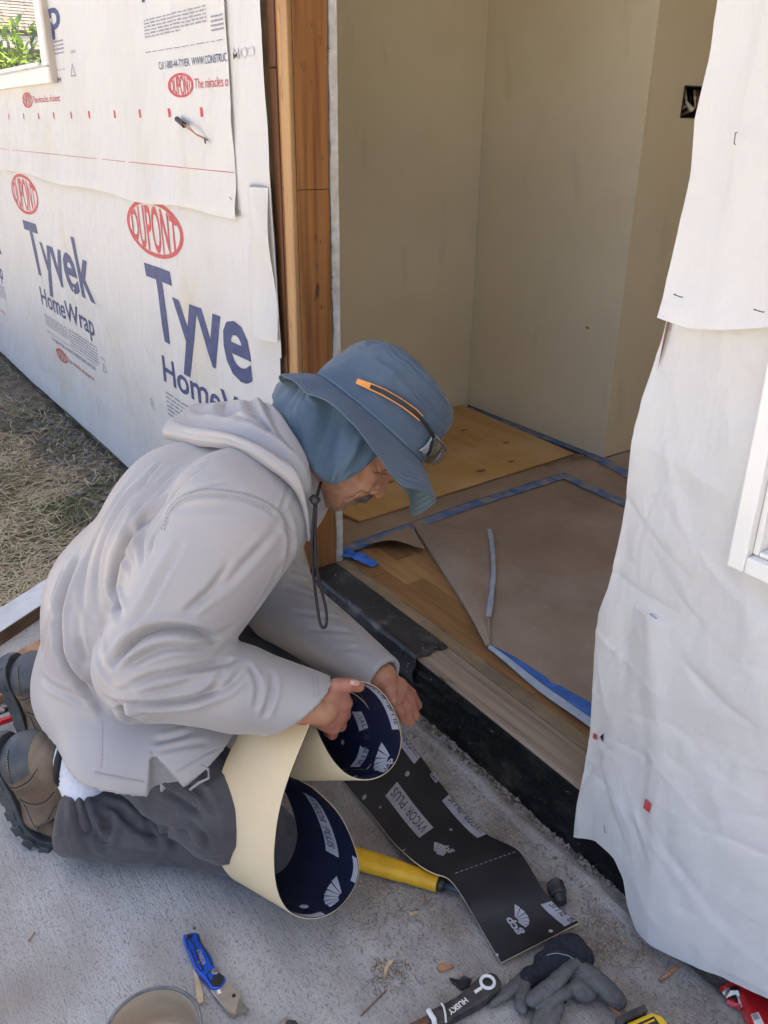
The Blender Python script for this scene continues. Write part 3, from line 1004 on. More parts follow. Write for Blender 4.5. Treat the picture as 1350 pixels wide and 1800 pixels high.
def sheet(name, poly_fn, nu, nv, m_, label, cat, amp=0.002, z0=FZ + 0.004, seed=0, sol=0.0006, rag=0.0):
    def fn(u, v):
        p = poly_fn(u, v)
        q = np.column_stack([p[:, 0], p[:, 1]])
        z = z0 + amp * ridged(q, 6, 3, seed) + (p[:, 2] if p.shape[1] > 2 else 0)
        if rag:
            e = rag * (fbm(q, 25, 3, seed + 3) - 0.5)
            q = q + e[:, None] * np.where((u < .01) | (u > .99) | (v < .01) | (v > .99), 1.0, 0.0)[:, None]
        return np.column_stack([q, z])
    P, F = grid(fn, nu, nv)
    o = mk(name, P, F, m_, None, smooth=True, solid=sol)
    return tag(o, label, cat)


def bil(a, b, c, d):
    a, b, c, d = (np.asarray(t, float) for t in (a, b, c, d))
    return lambda u, v: ((1 - u) * (1 - v))[:, None] * a + (u * (1 - v))[:, None] * b + (u * v)[:, None] * c + ((1 - u) * v)[:, None] * d

sheet('floor_paper', bil((-1.992, 0.10), (-1.835, 0.128), (-1.855, 1.30), (-2.0, 1.30)), 14, 60, 'paper', 'narrow dusty strip of brown floor paper between plywood and blue tape', 'paper', 0.002, FZ + 0.0025, 3)
sheet('floor_paper', bil((-1.99, 1.075), (-0.68, 1.06), (-0.68, 2.2), (-1.915, 2.2)), 40, 40, 'paper', 'brown floor paper running back into the hallway beyond the taped seam', 'paper', 0.002, FZ + 0.0022, 5)
# main sheet: its near left corner is folded back over the diagonal A-B
A_, B_, T_ = np.array([-1.838, 0.400]), np.array([-1.207, 0.160]), np.array([-1.672, 0.565])


def main_fn(u, v):
    y1 = 1.062
    x = -1.850 + u * (1.850 - 0.68)
    ynear = np.where(x < B_[0], A_[1] + (x - A_[0]) * (B_[1] - A_[1]) / (B_[0] - A_[0]), 0.160 - 0.004 * np.sin(9 * x))
    y = ynear + v * (y1 - ynear)
    return np.column_stack([x, y])


main = sheet('floor_paper', main_fn, 90, 60, 'paper', 'large brown floor paper sheet in the doorway with its near corner folded back', 'paper', 0.0022, FZ + 0.005, 8)


def flap_fn2(u, v):
    # u along the crease A->B, v from the crease to the tip side
    c_ = A_[None] * (1 - u)[:, None] + B_[None] * u[:, None]
    e = np.where((u < 0.12)[:, None], A_[None] * (1 - u / 0.12)[:, None] + T_[None] * (u / 0.12)[:, None], T_[None] * (1 - (u - 0.12) / 0.88)[:, None] + B_[None] * ((u - 0.12) / 0.88)[:, None])
    p = c_ * (1 - v)[:, None] + e * v[:, None]
    n_ = np.array([-0.357, -0.934])
    p = p + n_[None] * (0.010 * np.sin(np.pi * np.minimum(1, v * 3)) * (v < .34))[:, None]
    z = 0.006 + 0.013 * np.sin(np.pi * np.minimum(1.0, v * 1.15)) * np.sin(np.pi * np.clip(u, 0, 1)) ** 0.5 + 0.004 * np.sin(5 * u + 3 * v) * v
    return np.column_stack([p, z])


P_, F_ = grid(flap_fn2, 60, 30)
P_[:, 2] += FZ + 0.0045
mk('folded_flap', P_, F_, 'paper', main, smooth=True, solid=0.0006, label='corner of the paper folded back over itself')
# tape along the flap's free edge
ta, tb = T_ + np.array([-0.02, 0.0]), B_ + (T_ - B_) * 0.06


def tape_on(a, b, w, z, m_, label, n=40, jag=0.25, seed=0, bow=0.0, lift=0.0, wz=0.0):
    a, b = np.asarray(a, float), np.asarray(b, float)
    d = (b - a) / np.linalg.norm(b - a)
    nrm = np.array([-d[1], d[0]])

    def fn(u, v):
        q = np.column_stack([u * 9 + seed, v * 0.3])
        ww = w * (1 + jag * (vnoise(q, 1.0, seed) - 0.5) + 0.5 * jag * (vnoise(q * 6, 1.0, seed + 5) - 0.5))
        p = a + (b - a) * u[:, None] + nrm * ((v - 0.5) * ww + bow * np.sin(np.pi * u))[:, None]
        zz = z + wz * u + 0.0016 * vnoise(np.column_stack([u * 30, v * 2]), 1.0, seed + 2) + lift * np.sin(np.pi * u) * v
        return np.column_stack([p, zz])
    P, F = grid(fn, n, 5)
    o = mk('masking_tape', P, F, m_, None, smooth=True, solid=0.0004)
    return tag(o, label, 'tape')


tape_on((-1.665, 0.556), (-1.30, 0.235), 0.013, FZ + 0.019, 'tape_back', 'twisted grey blue tape strip along the folded edge of the paper', 50, 0.6, 2, 0.012, 0.004, -0.005)
tape_on((-1.80, 0.10), (-1.852, 0.66), 0.044, FZ + 0.0085, 'blue_tape', 'dusty blue tape seam running inward from the door post', 60, 0.2, 4)
tape_on((-1.849, 0.62), (-1.866, 1.09), 0.042, FZ + 0.0092, 'blue_tape', 'dusty blue tape seam running on towards the back wall', 60, 0.2, 6)
tape_on((-1.885, 1.065), (-1.50, 1.055), 0.042, FZ + 0.0098, 'blue_tape', 'dusty blue tape seam turning right across the floor paper', 60, 0.25, 9)
tape_on((-2.66, 1.288), (-1.96, 1.318), 0.050, FZ + 0.0045, 'blue_tape', 'blue tape line along the foot of the back wall', 60, 0.2, 12)
tape_on((-1.985, 1.318), (-1.60, 1.235), 0.05, FZ + 0.006, 'blue_tape', 'blue tape line from the wall corner across the hallway floor', 40, 0.3, 15)


# tape on the near edge of the main paper, half peeled: bright blue face and pale curled back
def peel_fn(u, v):
    x = -1.20 + u * 0.53
    w = 0.008 + 0.058 * u ** 0.8
    y0 = 0.160 - 0.012 * u
    y = y0 + v * w
    z = FZ + 0.0075 + 0.006 * (1 - v) ** 2
    return np.column_stack([x, y, z + 0.002 * np.sin(14 * u)])


P_, F_ = grid(peel_fn, 50, 10)
pt = tag(mk('masking_tape', P_, F_, 'blue_tape_fresh', None, smooth=True, solid=0.0004), 'bright blue tape peeling along the near edge of the floor paper', 'tape')


def peel2(u, v):
    x = -1.205 + u * 0.53
    y = 0.158 - 0.012 * u - v * (0.006 + 0.011 * np.sin(np.pi * np.minimum(1, u * 1.1)))
    z = FZ + 0.014 + 0.002 * np.sin(14 * u) - 0.007 * v
    return np.column_stack([x, y, z])


P_, F_ = grid(peel2, 50, 5)
mk('curled_back', P_, F_, 'tape_back', pt, smooth=True, label='pale sticky side of the tape curled up')
# dark print marks on the fresh tape
for i in range(14):
    for j in range(3):
        u, v = 0.30 + i * 0.05, 0.30 + 0.26 * j
        if v * (0.008 + 0.058 * u ** 0.8) < 0.012:
            continue
        q = peel_fn(np.array([u, u + 0.02, u + 0.026, u + 0.006]), np.array([v, v + .02, v + .08, v + .08]))
        q[:, 2] += 0.0006
        mk('print_mark', q, [(0, 1, 2, 3)], 'print_blue', pt)
# crumpled blue tape scrap by the post
def crumple(u, v):
    p = np.column_stack([u, v])
    a = np.array([-1.812, 0.118]) + (np.array([-1.685, 0.165]) - np.array([-1.812, 0.118])) * u[:, None]
    p2 = a + np.array([-0.42, 0.9])[None] * ((v - .5) * 0.05 * (1 - 0.35 * u))[:, None]
    z = FZ + 0.006 + 0.020 * ridged(p * np.array([1.0, .6]), 5, 3, 9) * np.sin(np.pi * u)
    return np.column_stack([p2, z])


P_, F_ = grid(crumple, 40, 16)
ct = tag(mk('masking_tape', P_, F_, 'blue_tape_fresh', None, smooth=True, solid=0.0005), 'crumpled bright blue tape scrap at the foot of the door post', 'tape')
for i in range(7):
    u = 0.25 + 0.09 * i
    q = crumple(np.array([u, u + 0.035, u + 0.045, u + 0.01]), np.array([.35, .4, .5, .45]) + 0.1 * (i % 3))
    q[:, 2] += 0.0012
    mk('print_mark', q, [(0, 1, 2, 3)], 'black_plastic', ct)


# curled scrap of paper between post and fold
def scrap_fn(u, v):
    a, b, c_ = np.array([-1.79, 0.185]), np.array([-1.668, 0.318]), np.array([-1.832, 0.395])
    p = (a * (1 - u)[:, None] + b * u[:, None]) * (1 - v)[:, None] + c_ * v[:, None]
    z = FZ + 0.009 + 0.030 * (1 - v) ** 3 * (0.4 + 0.6 * np.sin(np.pi * u) ** 2)
    return np.column_stack([p, z])


P_, F_ = grid(scrap_fn, 30, 20)
tag(mk('paper_scrap', P_, F_, 'paper', None, smooth=True, solid=0.0006), 'torn curled scrap of brown paper between the post and the folded sheet', 'paper')

# ================================================================ door post, sill and threshold
fr = thing('door_post', 'rough sawn door post of knotty brown studs with a cracked plaster edge', 'post', (-1.81, 0.05, 0.1))
# front narrow stud edge and the wide face of the jamb stud, in two lengths joined at 1.10
for z0, z1 in ((0.12, 1.0943), (1.095, 2.25)):
    MB().box(-1.845, -1.7705, 0.004, 0.088, z0, z1).build('stud', 'stud_wood', fr, bev=0.002)
for z0, z1 in ((0.12, 1.34), (1.343, 2.25)):
    MB().box(-1.880, -1.846, 0.0, 0.088, z0, z1).build('stud', 'dark_wood', fr, bev=0.002)


def batten(u, v):
    z = 0.13 + 2.12 * v
    w = 0.036 + 0.003 * np.sin(5 * z)
    prof = np.array([[0, 0], [0, -0.012], [1, -0.012], [1, 0]])
    k = np.minimum((u * 4).astype(int), 3)
    return np.column_stack([-1.810 + 0.004 * np.sin(3 * z) * 0 + prof[k, 0] * w, 0.003 + prof[k, 1], z])


MB().box(-1.812, -1.771, -0.010, 0.0035, 0.125, 2.25).build('trim_strip', 'batten_wood', fr, bev=0.003)
# ragged plaster edge
vs, fs = [], []
n_ = 120
for i in range(n_ + 1):
    z = 0.118 + (2.25 - 0.118) * i / n_
    q = np.array([[0.0, z]])
    a = 0.095 + 0.006 * (float(vnoise(q, 12, 41)[0]) - 0.5) + 0.003 * (float(vnoise(q, 60, 42)[0]) - .5)
    b = 0.1145
    xo = -1.7765 + 0.004 * (float(vnoise(q, 30, 43)[0]) - 0.5)
    vs += [(xo, a, z), (xo + 0.002, b, z), (-1.80, b, z), (-1.80, a, z)]
for i in range(n_):
    k = i * 4
    for j in range(4):
        j2 = (j + 1) % 4
        fs.append((k + j, k + j2, k + 4 + j2, k + 4 + j))
mk('plaster_edge', vs, fs, 'plaster_edge', fr)
MB().box(-1.80, -1.786, 0.0885, 0.0945, 0.12, 2.25).build('backing_strip', 'batten_wood', fr)
for (yy, zz, r) in ((0.045, 1.305, 0.0065), (0.048, 0.925, 0.006), (0.03, 1.19, 0.004), (0.060, 0.83, 0.004), (0.05, 1.42, 0.004), (0.07, 1.16, 0.0035), (0.06, 0.98, 0.003)):
    V = [(-1.7702, yy + r * math.cos(t) * random.uniform(.6, 1), zz + 1.7 * r * math.sin(t) * random.uniform(.8, 1)) for t in np.linspace(0, 6.283, 9, endpoint=False)]
    mk('knot', V, [tuple(range(9))], 'knot', fr)
for zz in (0.97, 1.0, 1.03, 0.90, 0.87, 1.38, 1.36):
    MB().tube([(-1.7705, 0.086, zz), (-1.765, 0.088 + random.uniform(-.004, .004), zz + random.uniform(-.005, .005))], 0.0011, 5).build('nail', 'steel_dark', fr)

sill = thing('door_sill', 'weathered rough door sill half covered by old black membrane', 'door sill', (-1.25, 0.05, 0))
MB().box(-1.765, -0.60, 0.002, 0.0875, 0.095, 0.1275).build('sill_plank', 'sill_wood', sill, bev=0.004)


def face_fn(u, v):      # tar black rotten board below the plank, bulging and ragged at the foot
    x = -1.78 + u * 1.22
    z = -0.004 + v * 0.130
    p = np.column_stack([x, z])
    y = -0.004 - 0.012 * (1 - v) * fbm(p * np.array([1, 2.5]), 9, 4, 50) - 0.007 * ridged(p * np.array([1, 2]), 13, 3, 52) + 0.006 * v
    y = np.where(v > 0.985, 0.0035, y)
    return np.column_stack([x, y, z - 0.004 * (v > .98)])


P_, F_ = grid(face_fn, 260, 40)
mk('face_board', P_, F_, 'tar', sill, smooth=True, label='tar blackened rotten board below the plank')


def memb_fn(u, v):      # old membrane: over the plank's left half and down over the edge
    x = -1.764 + u * 0.496 + 0.004 * np.sin(20 * v) * u
    s = v * 0.150
    top = 0.090
    p = np.column_stack([x, s])
    y = np.where(s < top, 0.0865 - s, -0.0045 - 0.004 * (s - top) / 0.03)
    z = np.where(s < top, 0.1302, 0.1302 - (s - top))
    z = z + np.where(s < top, 0.0018 * ridged(p, 14, 3, 60) + 0.004 * np.exp(-((s - 0.082) / 0.008) ** 2), 0)
    y = y - np.where(s >= top, 0.004 * ridged(p, 12, 3, 61), 0)
    return np.column_stack([x, y, z])


P_, F_ = grid(memb_fn, 150, 60)
mk('membrane', P_, F_, 'membrane_old', sill, smooth=True, solid=0.0012, label='old black membrane covering the left half of the plank')


def rough_fn(u, v):     # crumbling yellowish edge of the subfloor behind the plank
    x = -1.77 + u * 1.17
    y = 0.0885 + v * 0.032
    p = np.column_stack([x, y])
    z = FZ - 0.002 + 0.008 * (fbm(p, 35, 4, 70) - 0.42) - 0.006 * (v < 0.05)
    return np.column_stack([x, y + 0.004 * (fbm(p, 20, 2, 72) - 0.5), z])


P_, F_ = grid(rough_fn, 320, 14)
mk('subfloor_edge', P_, F_, 'osb', sill, smooth=True, label='crumbling yellowish edge of the subfloor')
# crumbs of mortar at the foot
mb = MB()
for i in range(2600):
    x = random.uniform(-1.72, -0.62)
    y = (-0.014 - abs(random.gauss(0, 0.022))) if i % 2 else random.gauss(-0.047, 0.010)
    r = 0.0010 + 0.0045 * random.random() ** 4
    a = random.random() * 6.28
    mb.add([(x + r * math.cos(a), y + r * math.sin(a), 0), (x - r * math.sin(a), y + r * math.cos(a), 0), (x - r * math.cos(a), y - r * math.sin(a), 0), (x + r * math.sin(a), y - r * math.cos(a), 0), (x, y, r * 1.1)], [(0, 1, 4), (1, 2, 4), (2, 3, 4), (3, 0, 4)])
mc = MB()
for i in range(900):
    x = random.uniform(-1.66, -0.66)
    y = -0.012 - abs(random.gauss(0, 0.016))
    r = 0.002 + 0.0065 * random.random() ** 3
    k = [random.uniform(.6, 1.2) for _ in range(5)]
    a = random.random() * 6.28
    (mc if i % 2 else mb).add([(x + r * k[j] * math.cos(a + j * 1.2566), y + r * k[j] * math.sin(a + j * 1.2566), 0) for j in range(5)] + [(x + r * .2, y, r * random.uniform(.5, 1.1)), (x - r * .3, y + r * .2, r * random.uniform(.4, .9))],
                              [(0, 1, 5), (1, 2, 6, 5), (2, 3, 6), (3, 4, 6), (4, 0, 5, 6)])
tag(mc.build('rubble', 'dirt'), 'dark crumbs of soil and rotten wood along the foot of the sill', kind='stuff')
tag(mb.build('rubble', 'grey_dust'), 'crumbs of mortar and dust along the foot of the sill', kind='stuff')

# ================================================================ right wall
rw = thing('house_wall', 'right wall under plain white wrap that hangs ragged over the doorway edge', 'wall', (-0.3, 0.05, 0))
MB().box(-0.70, 2.6, 0.006, 0.10, 0.0, 0.688).box(-0.70, -0.563, 0.006, 0.10, 0.692, 2.9).box(-0.561, 2.6, 0.006, 0.10, 2.2, 2.9).box(0.6, 2.6, 0.006, 0.10, 0.692, 2.2).build('sheathing', 'tar', rw)
MB().box(-0.70, 2.6, -0.004, 0.10, -0.12, -0.003).build('foundation', 'tar', rw)
XL = np.array([[-0.06, -0.738], [0.073, -0.735], [0.159, -0.742], [0.334, -0.749], [0.473, -0.757], [0.514, -0.761], [0.566, -0.751], [0.74, -0.740], [0.881, -0.732], [0.964, -0.720], [1.07, -0.712], [2.6, -0.69]])
XU = np.array([[0.98, -0.709], [1.042, -0.710], [1.116, -0.703], [1.178, -0.698], [1.235, -0.704], [1.303, -0.696], [1.356, -0.696], [2.6, -0.685]])


def rwr(x, z):
    p = np.column_stack([x, z])
    h = 0.014 * (fbm(p, 3.2, 3, 81) - 0.45) + 0.0045 * ridged(p @ np.array([[0.8, 0.6], [-0.6, 0.8]]) * np.array([1, .7]), 6, 3, 84) + 0.008 * np.clip(ridged(p @ np.array([[0.35, -0.94], [0.94, 0.35]]) * np.array([1.0, 0.28]), 5, 2, 86) - 0.3, 0, 1)
    # folds running down from the staple at (-0.56, 0.55)
    dx, dz = x + 0.66, z - 0.565
    h = h + 0.012 * np.exp(-((dx - 0.22 * (-dz)) / 0.022) ** 2) * np.exp(-np.maximum(0, -dz) / 0.35) * (dz < 0)
    # a soft roll where the sheet falls free at the lower left
    fr_ = np.clip((0.42 - z) / 0.4, 0, 1) ** 1.3
    h = h + 0.030 * fr_ * np.exp(-((x + 0.52) / 0.12) ** 2) + 0.016 * fr_
    h = h + 0.006 * np.exp(-((x + 0.735) / 0.02) ** 2) * np.sin(17 * z)
    return -0.024 - h - creases(p, 260, 11, (-0.76, -0.1, 0.0, 1.05), (0.02, 0.14), (0.0025, 0.007), 0.0034)


ZB = lambda x: np.interp(x, [-0.77, -0.735, -0.69, -0.65, -0.62, -0.595, -0.567, -0.53, -0.44, -0.35, 2.6], [0.068, 0.070, 0.094, 0.098, 0.078, 0.040, 0.020, 0.024, 0.052, 0.080, 0.080])


def rlow_fn(u, v):
    zt = 1.06
    u2 = u ** 1.8
    z_ = np.interp(v, [0, 1], [0.0, zt])
    xl = np.interp(z_, XL[:, 0], XL[:, 1])
    x = xl + u2 * (2.5 - xl)
    zb = ZB(x)
    z = zb + (zt - zb) * v
    xl = np.interp(z, XL[:, 0], XL[:, 1]) - 0.008 * (z < 0.985) * 0
    x = xl + u2 * (2.5 - xl)
    y = rwr(x, z)
    return np.column_stack([x, y, z])


P_, F_ = grid(rlow_fn, 190, 260)
keep = []
for f in F_:
    c_ = P_[f].mean(0)
    if -0.545 < c_[0] < 0.60 and c_[2] > 0.71:
        continue
    keep.append(f)
rl = mk('wrap_sheet', P_, keep, 'wrap', rw, smooth=True, label='plain lower sheet of white wrap hanging free at the doorway')


def rup_fn(u, v):
    u2 = u ** 1.8
    z0 = 0.990
    zz = z0 + v * 1.6
    xl = np.interp(zz, XU[:, 0], XU[:, 1])
    x = xl + u2 * (2.5 - xl)
    zb = 1.000 + 0.020 * np.clip((x + 0.66) / 0.12, 0, 1) - 0.006 * np.sin(np.clip((x + 0.71) / 0.18, 0, 1) * np.pi)
    z = zb + (2.6 - zb) * v
    xl = np.interp(z, XU[:, 0], XU[:, 1])
    x = xl + u2 * (2.5 - xl)
    p = np.column_stack([x, z])
    h = 0.010 * (fbm(p, 3.0, 3, 91) - 0.45) + 0.004 * ridged(p, 7, 3, 94) + 0.010 * np.exp(-((z - 0.99) / 0.03) ** 2)
    h = h + 0.005 * np.exp(-((x + 0.63) / 0.012) ** 2) * (z > 1.0)
    return np.column_stack([x, -0.044 - h - creases(p, 60, 13, (-0.71, 0.3, 1.0, 1.7), (0.03, 0.16), (0.003, 0.008), 0.003), z])


P_, F_ = grid(rup_fn, 110, 130)
keep = [f for f in F_ if not (-0.535 < P_[f][:, 0].mean() < 0.6 and P_[f][:, 2].mean() > 1.6)]
ru = mk('wrap_sheet', P_, keep, 'wrap', rw, smooth=True, label='upper sheet of plain white wrap with a straight lower edge')
for (x, z, s_) in ((-0.602, 0.247, 0.010), (-0.735, 0.285, 0.006)):
    q = np.array([[x - s_ * .7, z - s_], [x + s_ * .7, z - s_ * .8], [x + s_ * .7, z + s_], [x - s_ * .7, z + s_ * .8]])
    V3 = np.column_stack([q[:, 0], rwr(q[:, 0], q[:, 1]) - 0.0025, q[:, 1]])
    mk('tick_mark', V3, [(0, 1, 2, 3)], 'print_red', rl)
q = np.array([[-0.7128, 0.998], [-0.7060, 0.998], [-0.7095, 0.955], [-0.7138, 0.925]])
mk('tear_shade', np.column_stack([q[:, 0], rwr(q[:, 0], q[:, 1]) - 0.004, q[:, 1]]), [(0, 1, 2, 3)], 'dark_wood', rl)  # dark patch on the wrap stands for the shade inside the rip
q = np.array([[-0.722, 0.295], [-0.712, 0.292], [-0.715, 0.308]])
mk('puncture_shade', np.column_stack([q[:, 0], rwr(q[:, 0], q[:, 1]) - 0.003, q[:, 1]]), [(0, 1, 2)], 'black_plastic', rl)  # black patch on the wrap stands for the dark inside a hole
SP2 = [(-0.592, 1.31, 1.57, True), (-0.628, 1.215, 1.5, True), (-0.672, 1.035, 0.15, True), (-0.56, 1.035, 0.1, True), (-0.657, 0.565, 0.2, False), (-0.672, 0.14, 1.2, False)]
for x, z, r, upq in SP2:
    o = st0.copy()
    COL.objects.link(o)
    adopt(o, rw)
    o.location = (x, (-0.066 if upq else float(rwr(np.array([x]), np.array([z]))[0]) - 0.003), z)
    o.rotation_euler = (0, r, 0)
# hanging torn ribbon left of the tear
w2 = thing('window', 'white vinyl window frame at the right edge beside the hanging wrap', 'window', (0, -0.02, 0.69))
MB().box(-0.553, -0.528, -0.042, 0.06, 0.699, 2.2).box(-0.5275, 0.6, -0.042, 0.06, 0.699, 0.7235).box(0.55, 0.6, -0.042, 0.06, 0.724, 2.2).build('frame', 'white_vinyl', w2, bev=0.003)
MB().box(-0.5275, -0.519, -0.030, 0.05, 0.724, 2.2).box(-0.5185, 0.55, -0.030, 0.05, 0.724, 0.731).build('glazing_bead', 'white_vinyl', w2, bev=0.002)
MB().box(-0.5185, -0.505, -0.008, 0.05, 0.7315, 2.2).box(-0.5045, 0.55, -0.008, 0.05, 0.7315, 0.745).build('sash', 'white_vinyl', w2, bev=0.002)
MB().box(-0.504, 0.55, 0.012, 0.016, 0.7455, 2.2).build('pane', 'glass_thin', w2)
MB().box(-0.504, 0.55, 0.030, 0.034, 0.7455, 2.2).build('blind', 'white_vinyl', w2)
MB().box(-0.562, -0.5535, -0.016, 0.05, 0.69, 2.2).build('gap_strip', 'black_plastic', w2)  # black strip laid along the gap beside the frame

# ================================================================ left: form board, plank, bolt
fb = thing('form_board', 'white topped form board between lawn and concrete', 'board', (-2.2, -0.6, 0))
d_ = np.array([-0.552, 0.834])
nn = np.array([-0.834, -0.552])
o_ = np.array([-2.075, -0.73])


def fbm_box(t0, t1, w0, w1, z0, z1):
    q = []
    for t in (t0, t1):
        for w in (w0, w1):
            p = o_ + d_ * t + nn * w
            for z in (z0, z1):
                q.append((p[0], p[1], z))
    return q, [(0, 1, 3, 2), (4, 6, 7, 5), (0, 4, 5, 1), (2, 3, 7, 6), (0, 2, 6, 4), (1, 5, 7, 3)]


MB().add(*fbm_box(-0.9, 0.85, 0.0, 0.088, 0.0345, 0.037)).build('top_face', 'board_white', fb)
MB().add(*fbm_box(-0.9, 0.85, 0.0, 0.088, -0.10, 0.034)).build('board', 'board_brown', fb)
pk = thing('plank', 'orange brown raw plank lying behind the boots', 'plank', (-1.9, -0.72, 0))
o_ = np.array([-1.97, -0.735])
d_ = np.array([0.56, -0.83])
d_ = np.array([-0.40, 0.917])
nn = np.array([0.917, 0.40])
MB().add(*fbm_box(-0.6, 0.45, 0.0, 0.125, 0.002, 0.022)).build('board', 'plank_raw', pk, bev=0.002)
bt = thing('anchor_bolt', 'small bolt head set in the dirty concrete beside the form board', 'bolt', (-2.0, -0.735, 0))
MB().tube([(-1.985, -0.752, 0), (-1.985, -0.752, 0.008)], 0.010, 6).build('head', 'steel_dark', bt)

# ================================================================ distance-field sculpting
class Field:
    def __init__(s, lo, hi, res):
        s.lo, s.res = np.asarray(lo, float), res
        s.n = np.ceil((np.asarray(hi, float) - s.lo) / res).astype(int) + 1
        s.d = np.full(s.n, 0.5, dtype=np.float32)
        s.ax = [s.lo[i] + res * np.arange(s.n[i]) for i in range(3)]

    def _win(s, lo, hi):
        i0 = np.clip(np.floor((lo - s.lo) / s.res).astype(int), 0, s.n)
        i1 = np.clip(np.ceil((hi - s.lo) / s.res).astype(int) + 1, 0, s.n)
        sl = tuple(slice(a, b) for a, b in zip(i0, i1))
        g = np.stack(np.meshgrid(*[s.ax[i][sl[i]] for i in range(3)], indexing='ij'), -1)
        return sl, g

    def cap(s, a, b, ra, rb=None, k=0.02, sq=None, f=1.0, op='add', sq2=None, f2=1.0):
        """tapered capsule; sq/f widen it f times along a unit axis"""
        rb = ra if rb is None else rb
        a, b = np.asarray(a, float), np.asarray(b, float)
        m = max(ra, rb) * max(1, f, f2) + k + 3 * s.res
        sl, g = s._win(np.minimum(a, b) - m, np.maximum(a, b) + m)
        if 0 in g.shape:
            return s
        p, A, B_ = g - a, np.zeros(3), b - a
        for axx, ff in ((sq, f), (sq2, f2)):
            if axx is not None:
                w = np.asarray(axx, float)
                w = w / np.linalg.norm(w)
                p = p - (p @ w)[..., None] * w * (1 - 1 / ff)
                B_ = B_ - (B_ @ w) * w * (1 - 1 / ff)
        L = max(B_ @ B_, 1e-9)
        t = np.clip((p @ B_) / L, 0, 1)
        d = np.linalg.norm(p - t[..., None] * B_, axis=-1) - (ra + (rb - ra) * t)
        return s._merge(sl, d, k, op)

    def _merge(s, sl, d, k, op):
        o = s.d[sl]
        d = d.astype(np.float32)
        if op == 'add':
            if k > 0:
                h = np.clip(0.5 + 0.5 * (o - d) / k, 0, 1)
                s.d[sl] = o * (1 - h) + d * h - k * h * (1 - h)
            else:
                s.d[sl] = np.minimum(o, d)
        else:
            h = np.clip(0.5 - 0.5 * (o + d) / max(k, 1e-6), 0, 1)
            s.d[sl] = o * (1 - h) - d * h + k * h * (1 - h)
        return s

    def chain(s, pts, rs, k=0.02, **kw):
        for i in range(len(pts) - 1):
            s.cap(pts[i], pts[i + 1], rs[i], rs[i + 1], k, **kw)
        return s

    def plane(s, p, n, k=0.004):
        """cut away the side the normal points to"""
        n = np.asarray(n, float) / np.linalg.norm(n)
        g = np.stack(np.meshgrid(*s.ax, indexing='ij'), -1)
        d = ((g - np.asarray(p, float)) @ n).astype(np.float32)
        h = np.clip(0.5 - 0.5 * (s.d - d) / k, 0, 1)
        s.d = s.d * (1 - h) + d * h + k * h * (1 - h)
        return s

    def cut(s, p, n, rad, k=0.003):
        """plane cut that only reaches rad around p"""
        p, n = np.asarray(p, float), nrm(n)
        sl, g = s._win(p - rad, p + rad)
        q = g - p
        ax = q @ n
        rr = np.linalg.norm(q - ax[..., None] * n, axis=-1)
        d = np.maximum(-ax, rr - rad * 0.9)
        return s._merge(sl, d, k, 'sub')

    def mesh(s, smooth=0):
        D = s.d
        ins = D < 0
        c = ins[:-1, :-1, :-1].astype(np.int8)
        for o in ((1, 0, 0), (0, 1, 0), (0, 0, 1), (1, 1, 0), (1, 0, 1), (0, 1, 1), (1, 1, 1)):
            c = c + ins[o[0]:D.shape[0] - 1 + o[0], o[1]:D.shape[1] - 1 + o[1], o[2]:D.shape[2] - 1 + o[2]]
        I, J, K = np.nonzero((c > 0) & (c < 8))
        idx = -np.ones(c.shape, dtype=np.int64)
        idx[I, J, K] = np.arange(len(I))
        acc, cnt = np.zeros((len(I), 3)), np.zeros(len(I))
        base = np.stack([I, J, K], 1).astype(float)
        cor = [(a, b, e) for a in (0, 1) for b in (0, 1) for e in (0, 1)]
        for c0 in cor:
            for axx in range(3):
                if c0[axx]:
                    continue
                c1 = list(c0)
                c1[axx] = 1
                d0 = D[I + c0[0], J + c0[1], K + c0[2]]
                d1 = D[I + c1[0], J + c1[1], K + c1[2]]
                m = (d0 < 0) != (d1 < 0)
                t = np.where(m, d0 / np.where(m, d0 - d1, 1), 0)
                p = base + np.array(c0)
                p[:, axx] += t
                acc[m] += p[m]
                cnt[m] += 1
        V = s.lo + s.res * acc / cnt[:, None]
        F = []
        for axx in range(3):
            o1, o2 = [(1, 2), (2, 0), (0, 1)][axx]
            sl0 = [slice(None)] * 3
            sl1 = [slice(None)] * 3
            sl0[axx] = slice(0, -1)
            sl1[axx] = slice(1, None)
            a, b = ins[tuple(sl0)], ins[tuple(sl1)]
            e = np.stack(np.nonzero(a != b), 1)
            ok = (e[:, o1] > 0) & (e[:, o2] > 0) & (e[:, o1] < D.shape[o1] - 1) & (e[:, o2] < D.shape[o2] - 1)
            e = e[ok]
            fl = a[tuple(e.T)]
            q = []
            for u, v in ((-1, -1), (0, -1), (0, 0), (-1, 0)):
                t = e.copy()
                t[:, o1] += u
                t[:, o2] += v
                q.append(idx[tuple(t.T)])
            q = np.stack(q, 1)
            q[~fl] = q[~fl][:, ::-1]
            F.append(q)
        F = np.vstack(F)
        F = F[(F >= 0).all(1)]
        V = relax(V, F, smooth)
        return V, F


def relax(V, F, it, lam=0.5):
    for _ in range(it):
        for sg in (lam, -lam * 1.04):
            acc, cnt = np.zeros_like(V), np.zeros(len(V))
            for a, b in ((0, 1), (1, 2), (2, 3), (3, 0)):
                for i, j in ((a, b), (b, a)):
                    np.add.at(acc, F[:, i], V[F[:, j]])
                    np.add.at(cnt, F[:, i], 1)
            V = V + sg * (acc / np.maximum(cnt, 1)[:, None] - V)
    return V


